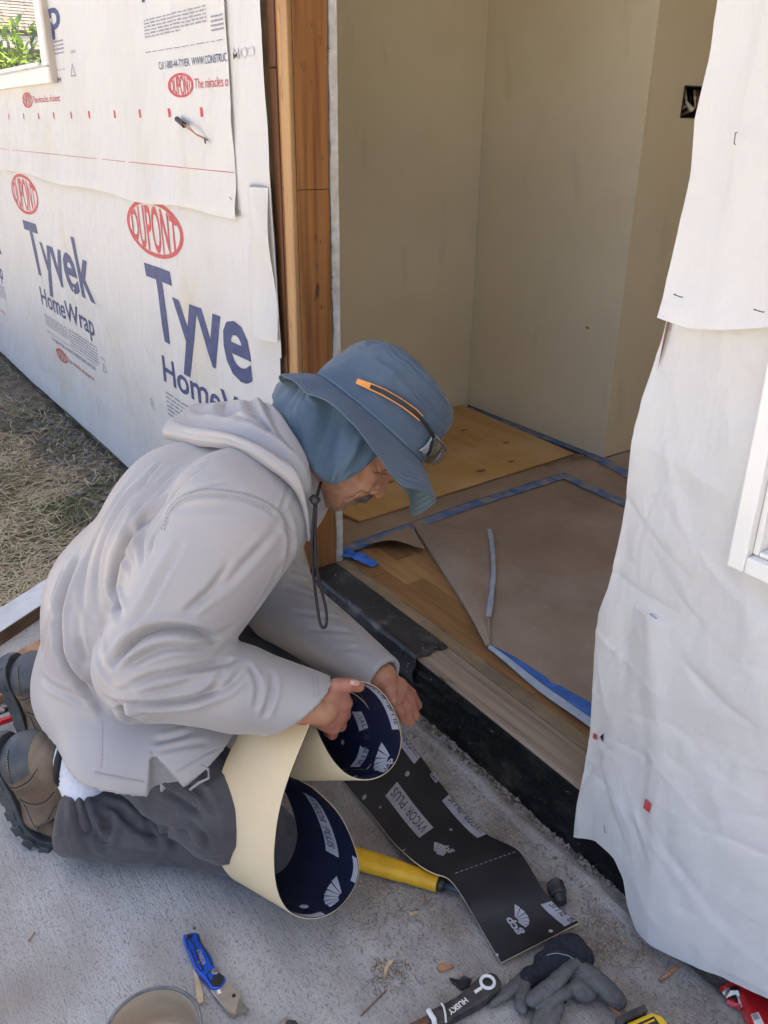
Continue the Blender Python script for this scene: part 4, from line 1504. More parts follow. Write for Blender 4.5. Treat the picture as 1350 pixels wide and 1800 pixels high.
def normals(V, F):
    n = np.cross(V[F[:, 2]] - V[F[:, 0]], V[F[:, 3]] - V[F[:, 1]])
    N = np.zeros_like(V)
    for k in range(4):
        np.add.at(N, F[:, k], n)
    return N / np.maximum(np.linalg.norm(N, axis=1), 1e-12)[:, None]


def fold(V, N, pts, w, amp, D, rim=0.55):
    """press a crease (amp<0) or raise a ridge (amp>0) along a polyline lying on the surface"""
    P = np.asarray(pts, float)
    # round the polyline off
    for _ in range(2):
        if len(P) > 2:
            P = np.vstack([P[:1], np.repeat(P[1:-1], 2, 0) * 0.0 + np.column_stack([(P[:-1] * .25 + P[1:] * .75)[:-1], (P[:-1] * .75 + P[1:] * .25)[1:]]).reshape(-1, 3), P[-1:]])
    lo, hi = P.min(0) - 4 * w, P.max(0) + 4 * w
    m = np.nonzero(((V > lo) & (V < hi)).all(1))[0]
    if not len(m):
        return
    Q = V[m]
    best = np.full(len(m), 9.0)
    tt = np.zeros(len(m))
    seg = np.linalg.norm(np.diff(P, axis=0), axis=1)
    tot, run = seg.sum(), 0.0
    for i in range(len(P) - 1):
        a, ab = P[i], P[i + 1] - P[i]
        t = np.clip((Q - a) @ ab / max(ab @ ab, 1e-12), 0, 1)
        d = np.linalg.norm(Q - a - t[:, None] * ab, axis=1)
        u = d < best
        best[u] = d[u]
        tt[u] = (run + t[u] * seg[i]) / tot
        run += seg[i]
    x = best / w
    prof = 0.55 * np.exp(-1.5 * x) + 0.45 * np.exp(-x * x) - rim * np.exp(-((x - 1.9) / 0.9) ** 2) * 0.7
    taper = np.clip(np.minimum(tt, 1 - tt) / 0.22, 0.0, 1) ** 0.7
    D[m] += amp * prof * (0.12 + 0.88 * taper) * (best < 4 * w)


def nrm(v):
    v = np.asarray(v, float)
    return v / np.linalg.norm(v)


# ================================================================ the kneeling man
mat('skin', (0.35, 0.165, 0.085), (0.43, 0.21, 0.118), rough=0.5, scale=40, bump=0.35, bscale=260, c3=(0.33, 0.125, 0.07), s3=22, m3=(0.5, 0.8), sss=0.12, bdist=0.0012)
mat('skin_hand', (0.33, 0.14, 0.085), (0.40, 0.185, 0.115), rough=0.5, scale=45, bump=0.5, bscale=300, c3=(0.31, 0.10, 0.065), s3=24, m3=(0.45, 0.8), sss=0.12, bdist=0.0012)
mat('shirt', (0.335, 0.316, 0.307), (0.355, 0.335, 0.325), rough=0.4, scale=6, bump=0.12, bscale=900, spec=0.5, sheen=0.2, bdist=0.0006)
mat('shirt_seam', (0.285, 0.268, 0.26), rough=0.6, spec=0.3)
mat('trousers', (0.064, 0.063, 0.068), (0.092, 0.090, 0.094), rough=0.9, scale=14, bump=0.4, bscale=500, spec=0.2, sheen=0.15, c3=(0.125, 0.112, 0.105), s3=7, m3=(0.55, 0.85), bdist=0.001)
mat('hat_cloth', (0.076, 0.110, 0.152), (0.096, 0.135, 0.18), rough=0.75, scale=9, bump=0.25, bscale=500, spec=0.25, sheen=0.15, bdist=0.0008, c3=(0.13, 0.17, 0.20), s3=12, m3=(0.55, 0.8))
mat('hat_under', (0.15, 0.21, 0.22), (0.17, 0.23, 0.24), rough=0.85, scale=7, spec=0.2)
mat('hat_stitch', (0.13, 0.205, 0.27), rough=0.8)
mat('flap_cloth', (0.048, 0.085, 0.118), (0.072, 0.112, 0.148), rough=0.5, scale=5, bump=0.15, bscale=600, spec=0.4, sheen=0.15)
mat('sock', (0.80, 0.80, 0.82), (0.72, 0.72, 0.75), rough=0.95, scale=120, stretch=(1, 1, 1), bump=0.6, bscale=420, bstretch=(1.0, 1.0, 0.12), bdist=0.002)
mat('boot_tan', (0.12, 0.085, 0.055), (0.185, 0.135, 0.09), rough=0.8, scale=18, bump=0.4, bscale=300, c3=(0.20, 0.10, 0.05), s3=11, m3=(0.55, 0.8))
mat('boot_brown', (0.16, 0.075, 0.04), (0.22, 0.115, 0.06), rough=0.7, scale=25, bump=0.3, bscale=200)
mat('boot_grey', (0.035, 0.042, 0.048), (0.07, 0.075, 0.078), rough=0.5, scale=25, bump=0.3, bscale=150)
mat('boot_rubber', (0.035, 0.035, 0.03), (0.10, 0.095, 0.075), rough=0.3, scale=20, bump=0.2, bscale=90)
mat('hair_grey', (0.045, 0.034, 0.028), (0.19, 0.155, 0.135), rough=0.6, scale=60)
mat('stubble_grey', (0.30, 0.26, 0.23), (0.12, 0.10, 0.09), rough=0.8, scale=200)
mat('boot_thread', (0.30, 0.24, 0.17), rough=0.9)
mat('trouser_thread', (0.17, 0.16, 0.155), rough=0.9)
mat('cord_black', (0.008, 0.008, 0.009), rough=0.6)
mat('eye_white_shaded', (0.20, 0.17, 0.15), rough=0.25)  # darkened in its colour for the shade under the hat brim
mat('orange_rubber', (0.80, 0.30, 0.045), (0.86, 0.38, 0.08), rough=0.45, scale=20)
mat('lens', (0.5, 0.52, 0.55), rough=0.05)
_g = MATS['lens'].node_tree
_t = _g.nodes.new('ShaderNodeBsdfTransparent')
_t.inputs[0].default_value = (0.82, 0.84, 0.86, 1)
_s = _g.nodes.new('ShaderNodeBsdfGlossy')
_s.inputs['Roughness'].default_value = 0.04
_x = _g.nodes.new('ShaderNodeMixShader')
_x.inputs[0].default_value = 0.28
_g.links.new(_t.outputs[0], _x.inputs[1])
_g.links.new(_s.outputs[0], _x.inputs[2])
_g.links.new(_x.outputs[0], _g.nodes['Material Output'].inputs[0])

man = thing('person', 'man in grey hooded shirt and blue sun hat kneeling at the door sill', 'person', (-1.25, -0.62, 0))
S_ = nrm((0.78, -0.62, 0))
F_dir = nrm((0.62, 0.78, 0))
T_dir = nrm((0.40, 0.53, 0.74))
B_dir = nrm((-0.46, -0.58, 0.67))
UP = np.array([0, 0, 1.0])
A3 = lambda *p: np.array(p, float)

# joints
PEL = A3(-1.40, -0.665, 0.285)
HIPR, HIPL = PEL + S_ * 0.10, PEL - S_ * 0.10
KNR, ANKR = A3(-1.03, -0.505, 0.062), A3(*(-1.3071, -0.8010, 0.1180))
KNL, ANKL = A3(*(-1.2700, -0.3731, 0.2598)), A3(-1.64, -0.60, 0.14)
NECK = A3(*(-1.1641, -0.3500, 0.7253))
SHR, SHL = A3(*(-1.0962, -0.4845, 0.6758)), A3(*(-1.3670, -0.3451, 0.5428))
ELR, WRR = A3(*(-1.0958, -0.6560, 0.4606)), A3(*(-0.9473, -0.4358, 0.3828))
ELL, WRL = A3(*(-1.2451, -0.3463, 0.3933)), A3(*(-0.9911, -0.2946, 0.3608))
C1_ = A3(-1.335, -0.585, 0.435)
C2_ = A3(-1.265, -0.495, 0.585)
C3_ = A3(-1.185, -0.385, 0.672)


# creases of the clothing: (width, depth, points on the cloth)
FOLDS = {
    'shirt': [
        (0.011, -0.01, [(-1.1501, -0.5807, 0.7069), (-1.1641, -0.6203, 0.6721), (-1.1693, -0.6515, 0.634), (-1.1742, -0.6673, 0.5911), (-1.1729, -0.6736, 0.5566), (-1.0967, -0.6874, 0.5645)]),
        (0.009, -0.006, [(-1.2238, -0.5859, 0.7128), (-1.2183, -0.6198, 0.6913), (-1.2196, -0.6483, 0.6575), (-1.2256, -0.6703, 0.6153), (-1.2202, -0.6854, 0.5755), (-1.1969, -0.6941, 0.5325)]),
        (0.009, -0.006, [(-1.2501, -0.5939, 0.71), (-1.2422, -0.6394, 0.6693), (-1.2645, -0.6743, 0.6047), (-1.2442, -0.7028, 0.5555), (-1.215, -0.7137, 0.5204)]),
        (0.008, -0.005, [(-1.1972, -0.579, 0.7116), (-1.188, -0.6141, 0.6879), (-1.1743, -0.6386, 0.6596), (-1.1586, -0.6526, 0.621), (-1.1318, -0.6554, 0.6068)]),
        (0.008, -0.006, [(-1.1455, -0.5896, 0.6978), (-1.1507, -0.6175, 0.6679), (-1.143, -0.6326, 0.6487), (-1.1095, -0.6425, 0.6308)]),
        (0.007, -0.005, [(-1.1088, -0.5978, 0.6966), (-1.1195, -0.6169, 0.6672), (-1.1027, -0.6312, 0.6479)]),
        (0.012, -0.011, [(-1.2936, -0.6904, 0.5777), (-1.2688, -0.7243, 0.5361), (-1.2526, -0.7447, 0.497), (-1.2293, -0.7494, 0.4517), (-1.2118, -0.7358, 0.3905), (-1.189, -0.7114, 0.3369)]),
        (0.009, -0.005, [(-1.1788, -0.6807, 0.5372), (-1.1271, -0.7136, 0.5189), (-1.0721, -0.7276, 0.4995), (-1.0485, -0.7224, 0.4794)]),
        (0.009, -0.004, [(-1.2223, -0.7192, 0.5186), (-1.2065, -0.7296, 0.4769), (-1.188, -0.7222, 0.4349)]),
        (0.009, -0.004, [(-1.3048, -0.7117, 0.5546), (-1.2824, -0.7456, 0.507)]),
        (0.01, -0.013, [(-1.008, -0.5763, 0.5272), (-1.0084, -0.6035, 0.5547), (-1.0271, -0.6428, 0.5644), (-1.0482, -0.6753, 0.5522), (-1.0616, -0.7049, 0.5242), (-1.0637, -0.7199, 0.506)]),
        (0.008, -0.009, [(-1.0097, -0.5771, 0.5173), (-1.0081, -0.61, 0.528), (-1.0187, -0.6451, 0.535), (-1.0328, -0.6761, 0.5252), (-1.0447, -0.705, 0.5067)]),
        (0.008, -0.009, [(-1.0005, -0.558, 0.4898), (-1.0025, -0.5908, 0.4908), (-1.0094, -0.6366, 0.4962), (-1.0218, -0.6796, 0.4944), (-1.0334, -0.7081, 0.4805)]),
        (0.009, -0.009, [(-0.9864, -0.5415, 0.4821), (-0.9746, -0.5716, 0.468), (-0.9868, -0.6174, 0.4533), (-1.0088, -0.6655, 0.4502), (-1.028, -0.705, 0.457)]),
        (0.009, -0.004, [(-1.0109, -0.5453, 0.5398), (-1.0062, -0.5894, 0.5397)]),
        (0.01, -0.004, [(-0.9985, -0.4695, 0.6984), (-0.9984, -0.5186, 0.6525), (-1.0064, -0.5715, 0.6088), (-1.0212, -0.6193, 0.5866)]),
        (0.009, -0.003, [(-1.0033, -0.4612, 0.6338), (-1.018, -0.4921, 0.569), (-1.0217, -0.528, 0.5281)]),
        (0.009, -0.003, [(-1.1021, -0.5914, 0.706), (-1.059, -0.5672, 0.7246), (-1.0218, -0.527, 0.7287)]),
        (0.008, -0.006, [(-1.0045, -0.4594, 0.7103), (-0.9984, -0.4532, 0.6772), (-1.0169, -0.448, 0.6151)]),
        (0.01, -0.006, [(-1.0549, -0.5972, 0.6758), (-1.0607, -0.6308, 0.632), (-1.0601, -0.6591, 0.5891), (-1.0668, -0.6836, 0.5586)]),
        (0.009, -0.005, [(-1.0056, -0.5484, 0.6494), (-1.0102, -0.5818, 0.6103), (-1.0195, -0.6207, 0.5792)]),
        (0.008, -0.006, [(-0.9987, -0.4538, 0.6599), (-1.022, -0.4573, 0.5974)]),
        (0.009, -0.006, [(-1.2617, -0.7323, 0.5226), (-1.2723, -0.757, 0.4762), (-1.3263, -0.7676, 0.3991)]),
        (0.008, -0.005, [(-1.1985, -0.7066, 0.512), (-1.1157, -0.7241, 0.5103), (-1.0534, -0.7238, 0.4861)]),
        (0.011, -0.012, [(-1.2371, -0.749, 0.4715), (-1.2207, -0.746, 0.4311), (-1.201, -0.727, 0.39)]),
        (0.011, -0.012, [(-1.0485, -0.7224, 0.4432), (-1.0381, -0.6886, 0.4083)]),
        (0.009, -0.006, [(-1.2079, -0.7294, 0.4803), (-1.1914, -0.7253, 0.4361)]),
        (0.01, -0.005, [(-1.3174, -0.7758, 0.3566), (-1.2389, -0.7508, 0.3617), (-1.1956, -0.7133, 0.3497)]),
        (0.008, -0.006, [(-1.0438, -0.7201, 0.449), (-1.0469, -0.7014, 0.4101)]),
        (0.008, -0.006, [(-1.0991, -0.6645, 0.3152), (-1.0748, -0.6285, 0.3261), (-1.0718, -0.6113, 0.3309)]),
        (0.007, -0.004, [(-1.086, -0.6649, 0.3075), (-1.0663, -0.6364, 0.3165), (-1.0486, -0.5934, 0.3173)]),
        (0.0035, -0.0016, [(-1.1304, -0.7535, 0.2752), (-1.0743, -0.6913, 0.2652)]),
        (0.0035, -0.0016, [(-1.0478, -0.6466, 0.2877), (-1.0389, -0.606, 0.3045), (-1.0396, -0.5727, 0.3054)]),
        (0.004, -0.0016, [(-1.1772, -0.7209, 0.3221), (-1.1428, -0.7335, 0.2997), (-1.1235, -0.7454, 0.2763)]),
        (0.008, -0.008, [(-1.0671, -0.7341, 0.4516), (-1.0272, -0.7033, 0.4532), (-1.0069, -0.6606, 0.4465), (-0.9896, -0.6247, 0.4507), (-0.9826, -0.5931, 0.4667), (-1.0, -0.5664, 0.4895)]),
        (0.007, -0.007, [(-0.9699, -0.509, 0.4656), (-0.949, -0.5186, 0.4473), (-0.9426, -0.54, 0.4138)]),
        (0.006, -0.005, [(-0.9872, -0.5383, 0.4822), (-0.9622, -0.5344, 0.4611), (-0.9495, -0.5494, 0.4328)]),
        (0.007, -0.005, [(-1.044, -0.72, 0.4751), (-1.0116, -0.6691, 0.4705), (-0.9992, -0.6284, 0.4746)]),
        (0.003, -0.0014, [(-0.9378, -0.4581, 0.4412), (-0.9158, -0.464, 0.418)]),
        (0.004, 0.0028, [(-1.0988, -0.6085, 0.6812), (-1.1147, -0.5924, 0.7035), (-1.0937, -0.5751, 0.7291), (-1.0609, -0.5545, 0.7428), (-1.037, -0.5296, 0.7444), (-1.0187, -0.5029, 0.7369), (-1.0054, -0.474, 0.7179), (-0.9986, -0.46, 0.6917), (-1.0031, -0.4421, 0.6568)]),
        (0.0035, -0.003, [(-1.0937, -0.6084, 0.6809), (-1.104, -0.592, 0.7052), (-1.0873, -0.5756, 0.7269), (-1.0584, -0.5559, 0.7395), (-1.0343, -0.5311, 0.7408), (-1.0163, -0.5043, 0.7332), (-1.0039, -0.4784, 0.7155), (-0.9975, -0.4653, 0.6912), (-1.0008, -0.4482, 0.657)]),
        (0.008, -0.006, [(-1.0953, -0.5282, 0.7714), (-1.1062, -0.5542, 0.7552), (-1.1231, -0.5719, 0.7304), (-1.135, -0.5891, 0.7021)]),
        (0.007, -0.005, [(-1.1208, -0.5454, 0.7598), (-1.1424, -0.5615, 0.7353), (-1.1575, -0.5814, 0.7038)]),
        (0.006, -0.004, [(-1.0485, -0.5234, 0.7568), (-1.0674, -0.5511, 0.7498), (-1.0914, -0.571, 0.7346)]),
        (0.007, -0.004, [(-1.2042, -0.537, 0.7307), (-1.1946, -0.5779, 0.7114), (-1.1794, -0.6065, 0.6898)]),
        (0.007, -0.004, [(-1.2457, -0.5496, 0.7296), (-1.2259, -0.5872, 0.7124), (-1.208, -0.6092, 0.6969)]),
        (0.006, -0.004, [(-1.0332, -0.4345, 0.7375), (-1.0049, -0.4628, 0.713)]),
        (0.008, -0.006, [(-1.2051, -0.3554, 0.4584), (-1.1737, -0.3318, 0.4481), (-1.1432, -0.3021, 0.4354)]),
        (0.007, -0.005, [(-1.1552, -0.3662, 0.4328), (-1.1201, -0.3396, 0.4335), (-1.0917, -0.3097, 0.4285)]),
        (0.007, -0.005, [(-1.1173, -0.3649, 0.4165), (-1.083, -0.3386, 0.422), (-1.0564, -0.3084, 0.4208)]),
        (0.007, -0.005, [(-1.2244, -0.338, 0.4799), (-1.2253, -0.3021, 0.4567)]),
        (0.006, -0.004, [(-1.0521, -0.3462, 0.4041), (-1.0229, -0.3183, 0.4101)]),
    ],
    'hood': [
    ],
    'trousers': [
        (0.008, -0.008, [(-1.1951, -0.7185, 0.1392), (-1.1432, -0.7013, 0.1188), (-1.1046, -0.6719, 0.1057)]),
        (0.008, -0.007, [(-1.1609, -0.7014, 0.1285), (-1.0881, -0.6736, 0.1492), (-1.0224, -0.646, 0.1748)]),
        (0.009, -0.008, [(-1.181, -0.7586, 0.1194), (-1.1639, -0.7586, 0.1048), (-1.1518, -0.7474, 0.0796)]),
        (0.008, -0.007, [(-1.0265, -0.6428, 0.1922), (-1.0039, -0.6314, 0.1821), (-0.9912, -0.6244, 0.157)]),
        (0.008, -0.006, [(-1.0883, -0.6654, 0.2273), (-1.0538, -0.6435, 0.2202), (-1.015, -0.6247, 0.2052)]),
        (0.012, -0.01, [(-1.2482, -0.7643, 0.1458), (-1.1979, -0.7723, 0.1274), (-1.1723, -0.7711, 0.0999)]),
        (0.009, -0.009, [(-1.1855, -0.7297, 0.1336), (-1.1672, -0.7392, 0.12), (-1.1538, -0.7484, 0.0954)]),
        (0.008, -0.006, [(-1.1429, -0.6822, 0.123), (-1.1179, -0.6815, 0.1096), (-1.1037, -0.6794, 0.0914)]),
        (0.008, -0.006, [(-1.0688, -0.6704, 0.1634), (-1.0929, -0.6556, 0.1064), (-1.0769, -0.6504, 0.0881)]),
        (0.0045, 0.002, [(-1.121, -0.6758, 0.2526), (-1.0849, -0.6586, 0.2353), (-1.0433, -0.633, 0.2229), (-1.0184, -0.6208, 0.2116)]),
        (0.003, -0.002, [(-1.1216, -0.6717, 0.2547), (-1.0841, -0.655, 0.2385), (-1.0428, -0.6293, 0.2258), (-1.0152, -0.6165, 0.2141)]),
        (0.007, -0.003, [(-1.2294, -0.7516, 0.1441), (-1.1707, -0.7051, 0.1322), (-1.0614, -0.6671, 0.1701), (-0.9932, -0.622, 0.1767)]),
        (0.007, -0.003, [(-1.0798, -0.6723, 0.1923), (-0.9984, -0.6183, 0.1929)]),
        (0.008, -0.005, [(-1.0677, -0.6285, 0.242), (-1.0347, -0.6138, 0.233), (-1.0066, -0.6094, 0.2127)]),
        (0.003, -0.002, [(-1.2101, -0.8078, 0.1178), (-1.1966, -0.8036, 0.0734)]),
        (0.007, -0.005, [(-1.2648, -0.774, 0.1476), (-1.221, -0.7991, 0.1329), (-1.2033, -0.8087, 0.0998)]),
        (0.007, 0.004, [(-1.2326, -0.7579, 0.1449), (-1.1768, -0.7526, 0.1195), (-1.1523, -0.7405, 0.1044)]),
        (0.006, -0.004, [(-1.1551, -0.7518, 0.0939), (-1.1319, -0.7178, 0.0747), (-1.0994, -0.6804, 0.0788)]),
        (0.004, -0.002, [(-1.1698, -0.7688, 0.0959), (-1.152, -0.7456, 0.093)]),
    ],
}
STITCH = {
    'shirt': [
        [(-1.0971, -0.608, 0.6817), (-1.1111, -0.5922, 0.7044), (-1.0909, -0.5751, 0.7285), (-1.06, -0.555, 0.7417), (-1.036, -0.5302, 0.7431), (-1.0178, -0.5034, 0.7356), (-1.0047, -0.4755, 0.7169), (-0.9982, -0.4621, 0.6919), (-1.0021, -0.4446, 0.6571)],
        [(-1.1026, -0.6094, 0.6799), (-1.1209, -0.5916, 0.7033), (-1.098, -0.5742, 0.7307), (-1.0633, -0.5533, 0.7455), (-1.0391, -0.5285, 0.747), (-1.0205, -0.5019, 0.7394), (-1.0063, -0.4711, 0.7191), (-0.9994, -0.4567, 0.6917), (-1.0046, -0.4388, 0.6564)],
        [(-1.1311, -0.7532, 0.2762), (-1.0747, -0.691, 0.2665)],
        [(-1.1299, -0.7538, 0.2744), (-1.074, -0.6915, 0.2642)],
        [(-1.0475, -0.6467, 0.2871), (-1.0385, -0.6062, 0.3039), (-1.0392, -0.5729, 0.3049)],
        [(-1.0456, -0.646, 0.2847), (-1.0366, -0.6054, 0.3015), (-1.0377, -0.572, 0.3021)],
        [(-1.1824, -0.7187, 0.3263), (-1.1428, -0.7335, 0.2997), (-1.123, -0.7448, 0.2763)],
        [(-0.952, -0.45, 0.4456), (-0.9211, -0.4643, 0.4278)],
        [(-0.9513, -0.4423, 0.4429), (-0.9189, -0.4576, 0.4263)],
    ],
    'trousers': [
        [(-1.1229, -0.6711, 0.2557), (-1.0841, -0.6569, 0.2373), (-1.043, -0.6312, 0.2244), (-1.0171, -0.6187, 0.2129)],
        [(-1.1223, -0.6752, 0.2536), (-1.0858, -0.6603, 0.2332), (-1.0436, -0.6348, 0.2214), (-1.0179, -0.6223, 0.2096)],
        [(-1.2193, -0.7921, 0.1352), (-1.1969, -0.7997, 0.1002), (-1.1932, -0.7998, 0.0692)],
        [(-1.17, -0.7684, 0.098), (-1.1523, -0.7453, 0.095)],
        [(-1.1673, -0.7661, 0.0941), (-1.1519, -0.7458, 0.0917)],
        [(-1.0672, -0.6325, 0.24), (-1.0236, -0.6199, 0.2181), (-1.0007, -0.613, 0.2015)],
    ],
}

def smooth_pts(P, k=3):
    P = np.asarray(P, float)
    for _ in range(k):
        P = np.vstack([P[:1], np.column_stack([(P[:-1] * .75 + P[1:] * .25), (P[:-1] * .25 + P[1:] * .75)]).reshape(-1, P.shape[1]), P[-1:]])
    return P



# ---------------------------------------------------------------- hooded shirt


def creased(V, F, key, smooth_after=1):
    N = normals(V, F)
    D = np.zeros(len(V))
    for w, a, pts in FOLDS.get(key, []):
        fold(V, N, pts, w * (0.68 if key == 'shirt' else 0.8), a * ((1.7 if a <= -0.0099 else 1.0) if key == 'shirt' else 1.4), D)
    V = V + N * D[:, None]
    return relax(V, F, smooth_after)


sf = Field((-1.68, -1.00, 0.08), (-0.80, -0.05, 0.92), 0.0036)
PLS = PEL + F_dir * 0.042 + A3(0, 0, -0.01)
sf.cap(PLS, C1_, 0.138, 0.150, 0.05, sq=S_, f=1.22)
sf.cap(PLS, PLS + S_ * 0.02 + F_dir * 0.02 - UP * 0.10, 0.138, 0.140, 0.05, sq=S_, f=1.22)
sf.cap(C1_, C2_, 0.152, 0.142, 0.05, sq=S_, f=1.25)
sf.cap(C2_, C3_, 0.142, 0.100, 0.05, sq=S_, f=1.35)
sf.cap(SHL, SHR, 0.078, 0.085, 0.05)
sf.cap(C3_, NECK, 0.080, 0.058, 0.04)
# sleeves
sf.cap(SHR, ELR, 0.100, 0.082, 0.022, sq=B_dir, f=1.06)
sf.cap(ELR, ELR + (WRR - ELR) * 0.5, 0.080, 0.068, 0.012)
sf.cap(ELR + (WRR - ELR) * 0.5, WRR, 0.068, 0.053, 0.012)
sf.cap(HIPR + F_dir * 0.06 - UP * 0.02, A3(*(-1.1921, -0.6856, 0.2112)), 0.100, 0.104, 0.04)
sf.cap(A3(*(-1.1921, -0.6856, 0.2112)), A3(*(-1.1165, -0.5887, 0.2439)), 0.104, 0.100, 0.03)
# ends of the sleeves and the hem
ha, hb = A3(*(-1.3511, -0.7878, 0.2744)), A3(*(-1.0818, -0.6967, 0.2395))
hc, hdv = A3(*(-1.0458, -0.6442, 0.2521)), A3(*(-1.0210, -0.5596, 0.3130))
slp = A3(*(-1.0860, -0.6664, 0.2850))
G = np.stack(np.meshgrid(*sf.ax, indexing='ij'), -1)


def hemn(p0, p1):
    n = nrm(np.cross(p1 - p0, S_))
    return n if n[2] < 0 else -n


side = (G - slp) @ F_dir
dcut = np.where(side < 0, (G - ha) @ hemn(ha, hb), (G - hc) @ hemn(hc, hdv)).astype(np.float32)
sf.d = np.maximum(sf.d, dcut)
del G, side, dcut
for w_, e_, r_ in ((WRR, ELR, 0.062), (WRL, ELL, 0.055)):
    if w_ is WRL:
        sf.cap(SHL, ELL, 0.082, 0.068, 0.02)
        sf.cap(ELL, WRL, 0.070, 0.043, 0.015)
    dd = nrm(w_ - e_)
    sf.cut(w_ + dd * 0.010, dd, 0.085)
    sf.cap(w_ - dd * 0.02, w_ + dd * 0.02, r_ - 0.024, r_ - 0.022, 0.003, op='sub')
# side slit of the hem
sl0 = A3(*(-1.0488, -0.6815, 0.3438))
for k in range(6):
    t = k / 5
    sf.cap(A3(*(-1.0234, -0.6890, 0.3609)) * (1 - t) + A3(*(-0.9881, -0.6865, 0.3001)) * t, A3(*(-1.0959, -0.6688, 0.3000)) * (1 - t) + A3(*(-1.0581, -0.6660, 0.2349)) * t, 0.002 + 0.026 * t, None, 0.004, op='sub')
V_, F_ = sf.mesh(1)
V_ = V_ + normals(V_, F_) * (0.0035 * (fbm(V_, 7, 2, 3) - 0.5))[:, None]
V_ = creased(V_, F_, 'shirt')
shirt_V, shirt_N = V_, normals(V_, F_)
shirt = mk('hooded_shirt', V_, F_, 'shirt', man, smooth=True, label='grey long sleeved shirt with its hood bunched on the back')

HR = [
    [(-1.4109, -0.4733, 0.7036), (-1.2911, -0.4722, 0.7298), (-1.1508, -0.4652, 0.7625), (-1.0704, -0.4493, 0.7578), (-1.0347, -0.4229, 0.7189), (-1.0309, -0.4089, 0.6401)],
    [(-1.3899, -0.4921, 0.7145), (-1.2629, -0.4901, 0.7409), (-1.1232, -0.4795, 0.7721), (-1.0440, -0.4614, 0.7673), (-1.0096, -0.4325, 0.7292), (-1.0114, -0.4148, 0.6459)],
    [(-1.3873, -0.4947, 0.7307), (-1.2612, -0.4933, 0.7579), (-1.1198, -0.4827, 0.7884), (-1.0412, -0.4630, 0.7819), (-1.0057, -0.4313, 0.7430), (-1.0076, -0.4126, 0.6585)],
    [(-1.4068, -0.4754, 0.7419), (-1.2867, -0.4760, 0.7653), (-1.1409, -0.4685, 0.7960), (-1.0617, -0.4492, 0.7904), (-1.0188, -0.4207, 0.7533), (-1.0174, -0.4035, 0.6733)],
    [(-1.4177, -0.4491, 0.7461), (-1.3037, -0.4524, 0.7653), (-1.1715, -0.4472, 0.7983), (-1.0877, -0.4304, 0.8006), (-1.0351, -0.4074, 0.7632), (-1.0274, -0.3943, 0.6882)],
    [(-1.4320, -0.4275, 0.7506), (-1.3233, -0.4264, 0.7728), (-1.2051, -0.4237, 0.8039), (-1.1201, -0.4111, 0.8108), (-1.0545, -0.3962, 0.7712), (-1.0370, -0.3885, 0.6985)],
    [(-1.4706, -0.3941, 0.7415), (-1.3639, -0.3887, 0.7726), (-1.2704, -0.3852, 0.8011), (-1.1874, -0.3799, 0.8146), (-1.0867, -0.3888, 0.7783), (-1.0471, -0.3844, 0.7073)],
    [(-1.4951, -0.3664, 0.7237), (-1.3912, -0.3665, 0.7532), (-1.2976, -0.3646, 0.7795), (-1.2209, -0.3618, 0.7891), (-1.1210, -0.3767, 0.7589), (-1.0675, -0.3781, 0.6966)],
    [(-1.4647, -0.3713, 0.7108), (-1.3806, -0.3671, 0.7332), (-1.2869, -0.3657, 0.7587), (-1.2122, -0.3652, 0.7692), (-1.1350, -0.3740, 0.7394), (-1.0804, -0.3772, 0.6848)]]
HR = np.array(HR)


def cat_(c, t):
    """smooth interpolation of control rows along axis 0 at parameter t"""
    n = len(c) - 1
    x = np.clip(t * n, 0, n - 1e-6)
    i = x.astype(int)
    f = (x - i)[:, None]
    g = lambda k: c[np.clip(i + k, 0, n)]
    return 0.5 * (2 * g(0) + (g(1) - g(-1)) * f + (2 * g(-1) - 5 * g(0) + 4 * g(1) - g(2)) * f ** 2 + (3 * g(0) - g(-1) - 3 * g(1) + g(2)) * f ** 3)


nu_, nv_ = 200, 150
ctl = np.stack([cat_(HR[r], np.linspace(0, 1, nu_)) for r in range(len(HR))], 0)
HP = np.stack([cat_(ctl[:, k], np.linspace(0, 1, nv_)) for k in range(nu_)], 0).reshape(-1, 3)
idx = np.arange(nu_ * nv_).reshape(nu_, nv_)
HF = np.stack([idx[:-1, :-1], idx[1:, :-1], idx[1:, 1:], idx[:-1, 1:]], -1).reshape(-1, 4)
HN = normals(HP, HF)
if HN[idx[100, 40]] @ (np.array([0, -0.975, 1.22]) - HP[idx[100, 40]]) < 0:
    HF = HF[:, ::-1]
    HN = -HN
uu, vv = np.meshgrid(np.linspace(0, 1, nu_), np.linspace(0, 1, nv_), indexing='ij')
uu, vv = uu.ravel(), vv.ravel()


def pleat(u0, v0, u1, v1, w, a):
    d = np.array([u1 - u0, v1 - v0])
    L = np.linalg.norm(d)
    d = d / L
    q = np.column_stack([uu - u0, vv - v0])
    t = q @ d
    x = (q @ np.array([-d[1], d[0]])) + 0.03 * np.sin(np.pi * np.clip(t / L, 0, 1))
    e = np.clip(np.minimum(t, L - t) / (0.25 * L), 0, 1)
    return a * e * (np.exp(-np.abs(x) / w) - 0.55 * np.exp(-((x + 2.2 * w) / (1.3 * w)) ** 2))


